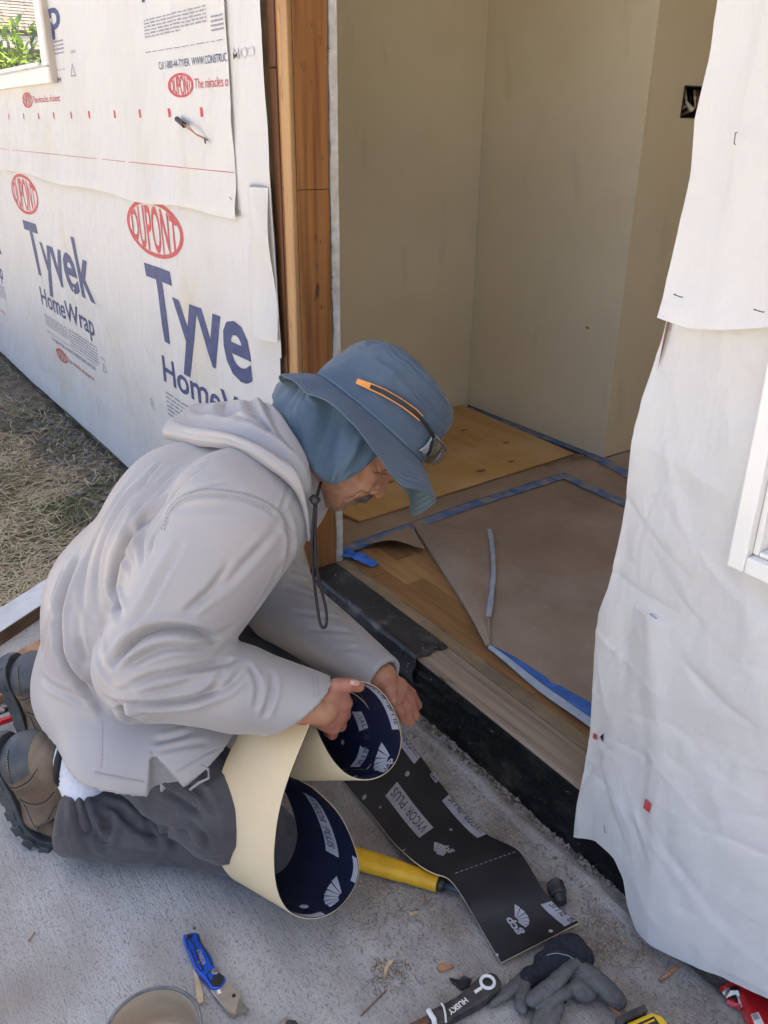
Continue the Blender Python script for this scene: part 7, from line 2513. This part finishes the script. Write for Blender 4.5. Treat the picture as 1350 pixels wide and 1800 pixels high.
def rod(prof, m_, name, par, n=16, flat=0.8):
    vs, fs = [], []
    for i, (t, r) in enumerate(prof):
        for k in range(n):
            a = 2 * math.pi * k / n
            c_, s_ = math.cos(a), math.sin(a)
            e = 0.75
            vs.append(h0 + hd2 * t + hs * r * np.sign(c_) * abs(c_) ** e + UP * r * flat * np.sign(s_) * abs(s_) ** e)
    for i in range(len(prof) - 1):
        for k in range(n):
            k2 = (k + 1) % n
            fs.append((i * n + k, i * n + k2, (i + 1) * n + k2, (i + 1) * n + k))
    fs += [tuple(range(n))[::-1], tuple((len(prof) - 1) * n + k for k in range(n))]
    return mk(name, vs, fs, m_, par, smooth=True)


Lh = float(np.linalg.norm(h1_ - h0))
pr = [(0, .012), (0.004, .0165), (0.03, .0185), (0.07, .0195), (0.12, .018), (Lh * 0.72, .0165)]
for k in range(9):
    t = Lh * (0.75 + 0.025 * k)
    pr += [(t, .0162), (t + Lh * 0.008, .0168), (t + Lh * 0.016, .0162)]
pr += [(Lh - 0.002, .0165), (Lh, .0145)]
grip = rod(pr, 'yellow_grip', 'grip', hm)
MB().box(0.02, Lh * 0.66, -0.007, 0.007, 0.0, 0.0018, Matrix(((hd2[0], hs[0], 0, h0[0]), (hd2[1], hs[1], 0, h0[1]), (hd2[2], hs[2], 1, h0[2] + 0.0144), (0, 0, 0, 1)))).build('grip_panel', 'yellow_grip', grip, bev=0.0015)
rod([(Lh, .0135), (Lh + 0.012, .0130)], 'black_plastic', 'ferrule', hm)
rod([(Lh + 0.012, .0075), (Lh + 0.05, .0070), (Lh + 0.13, .0065)], 'steel_blue', 'shaft', hm)
hx = Matrix(((hd2[0], hs[0], 0, h0[0] + hd2[0] * (Lh + 0.145)), (hd2[1], hs[1], 0, h0[1] + hd2[1] * (Lh + 0.145)), (0, 0, 1, 0.018), (0, 0, 0, 1)))
b0_, b1_ = AV((-0.6621, -0.1361, 0.0160)), AV((-0.7091, -0.1127, 0.0200))
MB().tube([b0_ * .75 + b1_ * .25, b0_ * .6 + b1_ * .4, b0_ * .45 + b1_ * .55], [0.009, 0.011, 0.011], 10).build('claw', 'black_steel', hm, bev=0.001)
bb = nrm(b1_ - b0_)
MB().tube([b0_ * .45 + b1_ * .55, b0_ * .4 + b1_ * .6, b1_ - bb * 0.001, b1_ + bb * 0.002], [0.012, 0.0155, 0.0155, 0.013], 8).build('head', 'black_steel', hm)

# ---------------------------------------------------------------- blue folding utility knife


def slab(name, top, z0, m_, parent, bev=0.0, taper=0.0):
    top = AV(top)
    n = len(top)
    bot = top.copy()
    bot[:, 2] = z0
    fs = [tuple(range(n)), tuple(range(n, 2 * n))[::-1]] + [(i, n + i, n + (i + 1) % n, (i + 1) % n) for i in range(n)]
    a = top[:, :2]
    area = 0.5 * np.sum(a[:, 0] * np.roll(a[:, 1], -1) - np.roll(a[:, 0], -1) * a[:, 1])
    if area < 0:
        fs = [f[::-1] for f in fs]
    return mk(name, np.vstack([top, bot]), fs, m_, parent, bev=bev)


kn = thing('utility_knife', 'blue folding utility knife lying open on the concrete', 'utility knife', (-0.8984, -0.6736, 0.0000))
zt = 0.016
kb = [(-0.9731, -0.6930, 0.0160), (-0.9781, -0.6890, 0.0160), (-0.9718, -0.6719, 0.0160), (-0.9651, -0.6678, 0.0160), (-0.9481, -0.6711, 0.0160), (-0.9304, -0.6689, 0.0160), (-0.9134, -0.6676, 0.0160), (-0.8965, -0.6712, 0.0160), (-0.8829, -0.6686, 0.0160), (-0.8685, -0.6646, 0.0160), (-0.8620, -0.6704, 0.0160), (-0.8577, -0.6809, 0.0160), (-0.8632, -0.6907, 0.0160), (-0.8790, -0.6922, 0.0160), (-0.9098, -0.6980, 0.0160), (-0.9351, -0.6960, 0.0160), (-0.9591, -0.6948, 0.0160)]
hnd = slab('handle', kb, 0.002, 'knife_blue', kn, 0.0022)


def trace(pts, r, m_, name, par):
    return MB().tube(AV(pts), r, 6).build(name, m_, par)


trace([(-0.9716, -0.6858, 0.0165), (-0.9505, -0.6828, 0.0165), (-0.9190, -0.6874, 0.0165), (-0.9039, -0.6881, 0.0165), (-0.8988, -0.6893, 0.0165)], 0.0014, 'black_plastic', 'groove', hnd)
trace([(-0.9658, -0.6714, 0.0165), (-0.9508, -0.6738, 0.0165), (-0.9448, -0.6724, 0.0165), (-0.9128, -0.6727, 0.0165), (-0.8991, -0.6739, 0.0165)], 0.0013, 'black_plastic', 'groove', hnd)
trace([(-0.9696, -0.6885, 0.0165), (-0.9493, -0.6940, 0.0165), (-0.9404, -0.6919, 0.0165), (-0.9107, -0.6947, 0.0165), (-0.8999, -0.6927, 0.0165)], 0.0010, 'black_plastic', 'groove', hnd)
slab('slot', [(-0.9679, -0.6902, 0.0168), (-0.9723, -0.6835, 0.0168), (-0.9687, -0.6761, 0.0168), (-0.9632, -0.6814, 0.0168)], 0.0155, 'black_plastic', hnd)
slab('pivot_plate', [(-0.8903, -0.6882, 0.0172), (-0.8928, -0.6814, 0.0172), (-0.8878, -0.6740, 0.0172), (-0.8709, -0.6663, 0.0172), (-0.8630, -0.6718, 0.0172), (-0.8599, -0.6808, 0.0172), (-0.8657, -0.6876, 0.0172), (-0.8794, -0.6892, 0.0172)], 0.0155, 'black_plastic', hnd)
slab('pivot_ring', [(-0.8875, -0.6865, 0.0178), (-0.8886, -0.6813, 0.0178), (-0.8838, -0.6758, 0.0178), (-0.8803, -0.6811, 0.0178), (-0.8742, -0.6857, 0.0178), (-0.8788, -0.6875, 0.0178)], 0.016, 'knife_blue', hnd)
pv = AV((-0.8858, -0.6743, 0.0000))
MB().tube([pv + UP * 0.012, pv + UP * 0.0192, pv + UP * 0.0200], [0.0058, 0.0058, 0.0050], 16).build('pivot_screw', 'steel', kn)
for p in ((-0.9796, -0.6700, 0.0000), (-0.9160, -0.6891, 0.0000), (-0.9708, -0.6876, 0.0000)):
    p = AV(p)
    MB().tube([p + UP * 0.014, p + UP * 0.0175], 0.0022, 10).build('screw', 'steel', kn)
slab('blade_holder', [(-0.8666, -0.6914, 0.0125), (-0.8611, -0.6797, 0.0125), (-0.8647, -0.6647, 0.0125), (-0.8318, -0.6581, 0.0125), (-0.8079, -0.6779, 0.0125), (-0.8146, -0.6831, 0.0125)], 0.003, 'holder_tan', kn, 0.0008)
slab('blade', [(-0.8288, -0.6618, 0.0085), (-0.8030, -0.6562, 0.0085), (-0.8109, -0.6759, 0.0085)], 0.0070, 'blade_steel', kn)
slab('release_button', [(-0.8574, -0.6850, 0.0142), (-0.8576, -0.6802, 0.0142), (-0.8510, -0.6804, 0.0142), (-0.8513, -0.6859, 0.0142)], 0.0122, 'white_plastic', kn)
trace([(-0.8627, -0.6912, 0.0130), (-0.8161, -0.6843, 0.0130), (-0.8124, -0.6804, 0.0130)], 0.0012, 'steel', 'liner', kn)
p = AV((-0.8359, -0.6665, 0.0000))
MB().tube([p + UP * 0.011, p + UP * 0.0136], 0.0030, 12).build('hole', 'black_plastic', kn)


def ground_text(s, o, e, hgt, z, m_, parent, bold=0.02, flip=1):
    o, e = AV(o), AV(e)
    V, F = glyphs(s, bold)
    d = e - o
    d[2] = 0
    L = np.linalg.norm(d)
    d = d / L
    up = np.cross(UP, d) * flip
    P = o + d * (V[:, :1] * L) + up * (V[:, 1:2] * hgt)
    P[:, 2] = z
    return mk('lettering', P, F, m_, parent)


ground_text('KOBALT', (-0.9081, -0.6805, 0.0168), (-0.9378, -0.6774, 0.0168), 0.0062, 0.0168, 'print_white', hnd, 0.02)

# ---------------------------------------------------------------- black knife with a white ring
hk = thing('utility_knife', 'dirty black retractable knife with white ring and collar by the glove', 'utility knife', (-0.6401, -0.3679, 0.0000))
body_k = [(-0.6473, -0.4381, 0.0200), (-0.6439, -0.4138, 0.0200), (-0.6414, -0.3905, 0.0200), (-0.6431, -0.3645, 0.0200), (-0.6479, -0.3375, 0.0200), (-0.6439, -0.3176, 0.0200), (-0.6355, -0.3121, 0.0200), (-0.6215, -0.3138, 0.0200), (-0.6121, -0.3269, 0.0200), (-0.6119, -0.3500, 0.0200), (-0.6119, -0.3647, 0.0200), (-0.6155, -0.4005, 0.0200), (-0.6170, -0.4263, 0.0200), (-0.6257, -0.4439, 0.0200), (-0.6365, -0.4442, 0.0200)]
hkb = slab('handle', body_k, 0.002, 'black_steel', hk, 0.004)
rc = AV((-0.6316, -0.3342, 0.0215))
MB().tube([rc + A3(0.0105 * math.cos(t), 0.0105 * math.sin(t), 0) for t in np.linspace(0, 2 * math.pi, 28)], 0.0026, 8, cap=False).build('ring', 'white_plastic', hk, smooth=True)
MB().tube([rc - UP * 0.004, rc - UP * 0.0005], 0.0075, 14).build('hole', 'black_plastic', hk)
slab('ring_tab', [(-0.6327, -0.3608, 0.0212), (-0.6321, -0.3464, 0.0212), (-0.6275, -0.3481, 0.0212), (-0.6276, -0.3616, 0.0212)], 0.019, 'white_plastic', hk)
trace([(-0.6440, -0.4148, 0.0208), (-0.6371, -0.4159, 0.0220), (-0.6266, -0.4210, 0.0220), (-0.6172, -0.4272, 0.0205)], 0.0016, 'white_plastic', 'band', hk)
trace([(-0.6466, -0.4376, 0.0205), (-0.6392, -0.4390, 0.0215), (-0.6300, -0.4396, 0.0215), (-0.6238, -0.4433, 0.0205)], 0.0042, 'white_plastic', 'collar', hk)
slab('nose', [(-0.6455, -0.4392, 0.0140), (-0.6349, -0.4409, 0.0140), (-0.6368, -0.4584, 0.0120), (-0.6451, -0.4814, 0.0120), (-0.6512, -0.4812, 0.0120), (-0.6493, -0.4597, 0.0120)], 0.003, 'rust', hk, 0.001)
ground_text('HUSKY', (-0.6322, -0.3791, 0.0206), (-0.6301, -0.4149, 0.0206), 0.0085, 0.0206, 'white_plastic', hkb, 0.03)

# ---------------------------------------------------------------- work glove


def sd(px, py, z):
    return None


gv = thing('work_glove', 'black knit work glove with grey rubber palm lying crumpled', 'glove', (-0.5815, -0.2556, 0.0000))
g1 = Field(A3(-0.88, -0.36, -0.005), A3(-0.52, -0.10, 0.09), 0.0022)
g1.chain([AV((-0.6082, -0.2101, 0.0260)), AV((-0.5959, -0.1901, 0.0300)), AV((-0.5775, -0.1800, 0.0240))], [0.019, 0.022, 0.017], 0.008)
g1.chain([AV((-0.6097, -0.2367, 0.0200)), AV((-0.5930, -0.2165, 0.0260)), AV((-0.5729, -0.2053, 0.0240))], [0.015, 0.018, 0.014], 0.008)
g1.chain([AV((-0.5974, -0.2423, 0.0180)), AV((-0.6046, -0.2717, 0.0150)), AV((-0.6011, -0.2841, 0.0100))], [0.016, 0.013, 0.008], 0.008)
g1.chain([AV((-0.5788, -0.2296, 0.0160)), AV((-0.5543, -0.2534, 0.0100))], [0.016, 0.010], 0.008)
kV, kF = g1.mesh(1)
kV = kV + normals(kV, kF) * (0.004 * (fbm(kV, 50, 3, 4) - 0.5) + 0.0004 * np.sin(kV[:, 0] * 1800 + kV[:, 1] * 600) - 0.003 * np.maximum(0, ridged(kV, 45, 2, 9) - 0.55))[:, None]
kV[:, 2] = np.maximum(kV[:, 2], 0.0008)
mk('cuff', kV, kF, 'glove_knit', gv, smooth=True)
hem_ = AV([(-0.6051, -0.2356, 0.0450), (-0.5968, -0.2252, 0.0540), (-0.5830, -0.2146, 0.0560), (-0.5685, -0.2033, 0.0480), (-0.5552, -0.1926, 0.0340)])
kN = normals(kV, kF)


def on_knit(P, off):
    P = smooth_pts(P, 3)
    cam_p = A3(0, -0.975, 1.22)
    o = []
    for q in P:
        d = nrm(q - cam_p)
        e = kV - cam_p
        t = e @ d
        r = np.linalg.norm(e - t[:, None] * d, axis=1)
        c = np.nonzero(r < 0.004)[0]
        j = c[np.argmin(t[c])] if len(c) else np.argmin(r)
        o.append(kV[j] + kN[j] * off)
    o = AV(o)
    for _ in range(3):
        o[1:-1] = (o[:-2] + 2 * o[1:-1] + o[2:]) / 4
    return o


cuff = [o for o in gv.children if o.name.startswith('cuff')][0]
MB().tube(on_knit(hem_, 0.0014), 0.0028, 8).build('rolled_hem', 'glove_knit', cuff, smooth=True)
tag(MB().tube(on_knit(hem_ - A3(0, 0.004, 0.001), 0.0018), 0.0007, 5).build('hem_stitch', 'print_white', cuff), kind='stuff')
g2_ = Field(A3(-0.90, -0.42, -0.005), A3(-0.48, -0.10, 0.09), 0.0018)
fp = [([(-0.5725, -0.2037, 0.0440), (-0.5685, -0.2354, 0.0460), (-0.5652, -0.2647, 0.0410), (-0.5687, -0.3003, 0.0300)], [0.0085, 0.0105, 0.0118, 0.0108]),
      ([(-0.5635, -0.2014, 0.0340), (-0.5370, -0.1936, 0.0290), (-0.5113, -0.1875, 0.0200), (-0.4996, -0.1862, 0.0170)], [0.012, 0.0165, 0.0150, 0.0130]),
      ([(-0.5603, -0.2165, 0.0280), (-0.5434, -0.2236, 0.0240), (-0.5345, -0.2178, 0.0220)], [0.010, 0.0165, 0.0140]),
      ([(-0.5513, -0.2379, 0.0260), (-0.5547, -0.2638, 0.0280), (-0.5516, -0.2923, 0.0220), (-0.5407, -0.3161, 0.0160)], [0.0100, 0.0102, 0.0112, 0.0105]),
      ([(-0.5484, -0.2633, 0.0130), (-0.5400, -0.2835, 0.0120), (-0.5292, -0.2989, 0.0120)], [0.010, 0.0115, 0.011]),
      ([(-0.6121, -0.2782, 0.0180), (-0.6071, -0.3051, 0.0140), (-0.6067, -0.3261, 0.0100), (-0.6062, -0.3460, 0.0080)], [0.0062, 0.0090, 0.0078, 0.0065]),
      ([(-0.6021, -0.2782, 0.0200), (-0.5900, -0.2987, 0.0170), (-0.5755, -0.3152, 0.0120)], [0.0068, 0.0095, 0.0098])]
for n_, (pts, rs) in enumerate(fp):
    g2_.chain([AV(p) * A3(1, 1, 0.82) for p in smooth_pts(pts, 1)], np.interp(np.linspace(0, 1, 2 * len(pts)), np.linspace(0, 1, len(rs)), rs), 0.0035, sq=UP, f=0.72)
g2_.cap(AV((-0.5545, -0.2405, 0.0500)), AV((-0.5399, -0.2404, 0.0460)), 0.0065, 0.006, 0.004, op='sub')
kV2, kF2 = g2_.mesh(1)
kV2 = kV2 + normals(kV2, kF2) * (0.006 * (fbm(kV2, 42, 3, 8) - 0.5) - 0.004 * np.maximum(0, ridged(kV2, 60, 3, 9) - 0.42))[:, None]
kV2[:, 2] = np.maximum(kV2[:, 2], 0.0008)
mk('palm', kV2, kF2, 'glove_rubber', gv, smooth=True)

# ---------------------------------------------------------------- yellow tool at the lower edge
yt = thing('power_tool', 'yellow and black power tool corner at the lower edge of the picture', 'power tool', (-0.4308, -0.1773, 0.0000))
cc = AV((-0.4127, -0.2166, 0.0500))
ax_ = nrm(AV((-0.4076, -0.1797, 0.0500)) - AV((-0.4209, -0.2430, 0.0500)))
ay_ = np.cross(UP, ax_)
TM = Matrix(((ax_[0], ay_[0], 0, cc[0]), (ax_[1], ay_[1], 0, cc[1]), (ax_[2], ay_[2], 1, 0), (0, 0, 0, 1)))
MB().prism([(-0.036, -0.07), (0.030, -0.07), (0.034, 0.024), (0.022, 0.036), (-0.026, 0.036), (-0.036, 0.024)], TM @ Matrix.Translation((0, 0, 0.012)), 0.048).build('housing', 'tool_yellow', yt, bev=0.005)
MB().prism([(-0.042, -0.07), (-0.0365, -0.07), (-0.0365, 0.022), (-0.026, 0.0375), (0.018, 0.0375), (0.018, 0.048), (-0.034, 0.047), (-0.046, 0.024)], TM @ Matrix.Translation((0, 0, 0.004)), 0.060).build('bumper', 'black_steel', yt, bev=0.004)
MB().prism([(-0.022, -0.012), (0.020, -0.012), (0.020, 0.028), (-0.022, 0.028)], TM @ Matrix.Translation((0, 0, 0.0601)), 0.0006).build('label_plate', 'black_plastic', yt)
mb = MB()
for k in range(6):
    mb.prism([(-0.019, 0.022 - 0.0065 * k), (0.017 - 0.004 * (k % 3), 0.022 - 0.0065 * k), (0.017 - 0.004 * (k % 3), 0.0245 - 0.0065 * k), (-0.019, 0.0245 - 0.0065 * k)], TM @ Matrix.Translation((0, 0, 0.0608)), 0.0002)
tag(mb.build('small_print', 'tool_yellow', yt), kind='stuff')
MB().box(0.036, 0.042, 0.006, 0.020, 0.03, 0.045, TM).build('clip', 'black_plastic', yt)

# ---------------------------------------------------------------- red tool under the wrap
rt = thing('clamp', 'glossy red clamp with a chrome hook and barcode sticker beside the hanging wrap', 'clamp', (-0.3877, -0.0104, 0.0000))
slab('body', [(-0.4107, -0.0162, 0.0340), (-0.3931, -0.0103, 0.0340), (-0.3554, -0.0053, 0.0340), (-0.3110, -0.0399, 0.0340), (-0.3220, -0.0853, 0.0340), (-0.3574, -0.0634, 0.0340), (-0.3822, -0.0451, 0.0340), (-0.3981, -0.0360, 0.0340)], 0.004, 'red_paint', rt, 0.006)
trace([(-0.4095, -0.0133, 0.0280), (-0.4152, -0.0260, 0.0260), (-0.4179, -0.0382, 0.0220), (-0.4161, -0.0438, 0.0180)], 0.0072, 'red_paint', 'jaw', rt)
trace([(-0.3859, -0.0410, 0.0200), (-0.3963, -0.0424, 0.0140), (-0.4067, -0.0454, 0.0120)], 0.0055, 'red_paint', 'lower_jaw', rt)
trace([(-0.4137, -0.0478, 0.0200), (-0.4101, -0.0373, 0.0250), (-0.4019, -0.0311, 0.0270), (-0.3938, -0.0349, 0.0240), (-0.3853, -0.0433, 0.0200)], [0.0055, 0.0070, 0.0068, 0.0050, 0.0035], 'steel', 'hook', rt)
slab('sticker', [(-0.3671, -0.0521, 0.0346), (-0.3631, -0.0398, 0.0346), (-0.3450, -0.0503, 0.0346), (-0.3494, -0.0645, 0.0346)], 0.0338, 'white_plastic', rt)
for k in range(5):
    t0 = k / 5.0
    a, b = AV((-0.3659, -0.0526, 0.0352)), AV((-0.3628, -0.0432, 0.0352))
    c_, d = AV((-0.3579, -0.0562, 0.0352)), AV((-0.3552, -0.0476, 0.0352))
    q = [a + (c_ - a) * t0, b + (d - b) * t0, b + (d - b) * (t0 + 0.09), a + (c_ - a) * (t0 + 0.09)]
    mk('barcode_line', q, [(0, 1, 2, 3)], 'black_plastic', rt)

# ---------------------------------------------------------------- round container at the lower edge
cu = thing('container', 'round open container with tan inside and thin grey rim at the lower edge', 'container', (-0.8587, -0.7881, 0.0000))
cc = AV((-0.8083, -0.7987, 0.0750))
cc[2] = 0
R_ = 0.0655


def cup_fn(prof):
    prof = AV(prof)

    def fn(u, v):
        t = v * (len(prof) - 1)
        k = np.arange(len(prof))
        r, z = np.interp(t, k, prof[:, 0]), np.interp(t, k, prof[:, 1])
        a = u * 2 * np.pi
        return np.column_stack([cc[0] + r * np.cos(a), cc[1] + r * np.sin(a), z])
    return fn


P_, F_ = grid(cup_fn([(0.0, 0.006), (R_ - 0.006, 0.006), (R_ - 0.004, 0.012), (R_ - 0.003, 0.05), (R_ - 0.0025, 0.073)]), 64, 17, True)
mk('inside', P_, F_, 'cup_tan', cu, smooth=True)
P_, F_ = grid(cup_fn([(R_ - 0.0025, 0.072), (R_ - 0.0015, 0.0755), (R_ + 0.001, 0.076), (R_ + 0.003, 0.074), (R_ + 0.003, 0.066), (R_ - 0.001, 0.064), (R_ - 0.002, 0.002), (0, 0.001)]), 64, 29, True)
mk('shell', P_, F_, 'cup_rim', cu, smooth=True)

# ---------------------------------------------------------------- odds and ends


def sliver(name, a, b, w, h, m_, label, cat, bend=0.0):
    a, b = AV(a), AV(b)
    d = nrm(b - a)
    s_ = np.cross(UP, d)
    vs, fs = [], []
    n = 7
    for i in range(n):
        t = i / (n - 1)
        ww = w * (0.75 + 0.35 * math.sin(3 * t + w * 900)) * (1 if 0 < i < n - 1 else 0.6)
        c_ = a + (b - a) * t + s_ * bend * math.sin(math.pi * t)
        vs += [c_ - s_ * ww / 2 + UP * 0.0008, c_ + s_ * ww / 2 + UP * 0.0008, c_ + s_ * ww * 0.45 + UP * h, c_ - s_ * ww * 0.45 + UP * (h * 0.85)]
    for i in range(n - 1):
        for j in range(4):
            fs.append((i * 4 + j, i * 4 + (j + 1) % 4, i * 4 + 4 + (j + 1) % 4, i * 4 + 4 + j))
    fs += [(3, 2, 1, 0), tuple((n - 1) * 4 + j for j in range(4))]
    return tag(mk(name, vs, fs, m_), label, cat)


sliver('wood_shim', (-0.9277, -0.6938, 0.0000), (-0.8590, -0.7107, 0.0000), 0.012, 0.006, 'chip_pale', 'flat tan wood sliver tucked beside the blue knife', 'wood sliver')
sliver('twig', (-0.7198, -0.4624, 0.0000), (-0.7072, -0.5181, 0.0000), 0.004, 0.003, 'twig', 'thin dark straight twig on the concrete left of the black knife', 'twig')
sliver('wood_chip', (-0.7045, -0.3735, 0.0000), (-0.6931, -0.3512, 0.0000), 0.016, 0.004, 'chip_wood', 'small square reddish brown wood chip above the black knife', 'wood chip')
sliver('wood_chip', (-0.5072, -0.1924, 0.0000), (-0.4843, -0.1941, 0.0000), 0.009, 0.006, 'chip_wood', 'orange wood sliver sticking out under the glove fingertip', 'wood chip')
sliver('wood_chip', (-0.7368, -0.4550, 0.0000), (-0.7559, -0.4263, 0.0000), 0.006, 0.004, 'chip_pale', 'curled pale shaving in the tuft of brown needles', 'wood chip', 0.004)
sliver('wood_chip', (-0.4913, -0.0961, 0.0000), (-0.4904, -0.0413, 0.0000), 0.006, 0.004, 'chip_wood', 'long thin brown splinter between the glove and the hanging wrap', 'wood chip')
sliver('wood_chip', (-1.1305, -0.8884, 0.0000), (-1.1201, -0.9018, 0.0000), 0.004, 0.003, 'chip_wood', 'tiny brown chip alone on the concrete at lower left', 'wood chip')
sliver('wood_chip', (-0.8068, -0.3373, 0.0000), (-0.8122, -0.3515, 0.0000), 0.007, 0.003, 'chip_pale', 'pale bark chip under the yellow hammer grip', 'wood chip')
rs_ = tag(slab('rubber_scrap', [(-0.6793, -0.3707, 0.0060), (-0.6694, -0.3602, 0.0040), (-0.6687, -0.3506, 0.0080), (-0.6583, -0.3429, 0.0060), (-0.6524, -0.3510, 0.0030), (-0.6533, -0.3665, 0.0060), (-0.6654, -0.3703, 0.0030)], 0.0006, 'black_plastic', None), 'small torn black rubber scrap above the black knife', 'scrap')
gt = thing('pry_tool', 'tip of a dark grey tool reaching in at the lower edge', 'tool', (-0.7587, -0.6166, 0.0000))
slab('tip', [(-0.7617, -0.6308, 0.0080), (-0.7648, -0.6148, 0.0080), (-0.7585, -0.6134, 0.0080), (-0.7529, -0.6270, 0.0080)], 0.002, 'steel', gt, 0.0008)
slab('handle', [(-0.7479, -0.6293, 0.0160), (-0.7565, -0.6171, 0.0160), (-0.7478, -0.6074, 0.0160), (-0.7325, -0.6064, 0.0160), (-0.7074, -0.6205, 0.0160), (-0.7211, -0.6408, 0.0160)], 0.002, 'black_steel', gt, 0.003)
rl_ = thing('snips', 'red and black handled tool half hidden behind the boots', 'tool', (-1.7440, -0.8087, 0.0000))
trace([(-1.6951, -0.8508, 0.0200), (-1.7028, -0.8194, 0.0240), (-1.7098, -0.7923, 0.0200)], 0.008, 'red_paint', 'handle', rl_)
trace([(-1.7426, -0.8415, 0.0200), (-1.7448, -0.8133, 0.0220), (-1.7493, -0.7933, 0.0200)], 0.007, 'black_plastic', 'handle', rl_)
MB().tube([AV((-1.7346, -0.8093, 0.0300)), AV((-1.7338, -0.8064, 0.0340))], 0.006, 10).build('rivet', 'steel', rl_)

# litter: fine splinters, needles and crumbs, thick near the sill and thin towards the yard
mbs = {'needle': MB(), 'chip_pale': MB(), 'grey_dust': MB()}
cl_ = [(AV((-0.8633, -0.4109, 0.0000)), 0.05), (AV((-0.7939, -0.3883, 0.0000)), 0.06), (AV((-0.7379, -0.4444, 0.0000)), 0.018), (AV((-0.8781, -0.0572, 0.0000)), 0.06), (AV((-0.6391, -0.0777, 0.0000)), 0.06), (AV((-0.5664, -0.0891, 0.0000)), 0.05), (AV((-0.6184, -0.1277, 0.0000)), 0.03), (AV((-0.8181, -0.3229, 0.0000)), 0.04), (AV((-0.9937, -0.0614, 0.0000)), 0.05), (AV((-1.1666, -0.0317, 0.0000)), 0.03)]
for i in range(4600):
    if random.random() < 0.42:
        c_, s_ = random.choice(cl_)
        x, y = c_[0] + random.gauss(0, s_), c_[1] + random.gauss(0, s_)
    else:
        x = random.uniform(-1.45, -0.35)
        y = -0.02 - abs(random.gauss(0, 0.07 if random.random() < 0.5 else 0.28))
    if y > -0.006 or (y < -0.62 and random.random() < 0.7):
        continue
    a = random.random() * 6.28
    t = random.random()
    if t < 0.40:
        L, w, m_ = random.uniform(0.002, 0.013), random.uniform(0.0003, 0.0006), 'needle'
    elif t < 0.60:
        L, w, m_ = random.uniform(0.0015, 0.005), random.uniform(0.0005, 0.0012), 'chip_pale'
    else:
        L, w, m_ = random.uniform(0.001, 0.003), random.uniform(0.001, 0.002), 'grey_dust'
    d, s2 = A3(math.cos(a), math.sin(a), 0), A3(-math.sin(a), math.cos(a), 0)
    b = A3(x, y, 0.0008)
    e1, m1 = b + d * L + UP * 0.0012 * random.random(), b + d * L * 0.5 + s2 * L * random.uniform(-.15, .15) + UP * 0.0016
    mbs[m_].add([b - s2 * w, b + s2 * w, m1 + s2 * w, m1 - s2 * w, e1 + s2 * w * .6, e1 - s2 * w * .6], [(0, 1, 2, 3), (3, 2, 4, 5)])
for m_, lab in (('needle', 'brown needles and splinters littering the concrete near the sill'), ('chip_pale', 'pale sawdust chips scattered over the concrete'), ('grey_dust', 'grey grit scattered over the concrete')):
    tag(mbs[m_].build('litter', m_), lab, kind='stuff')
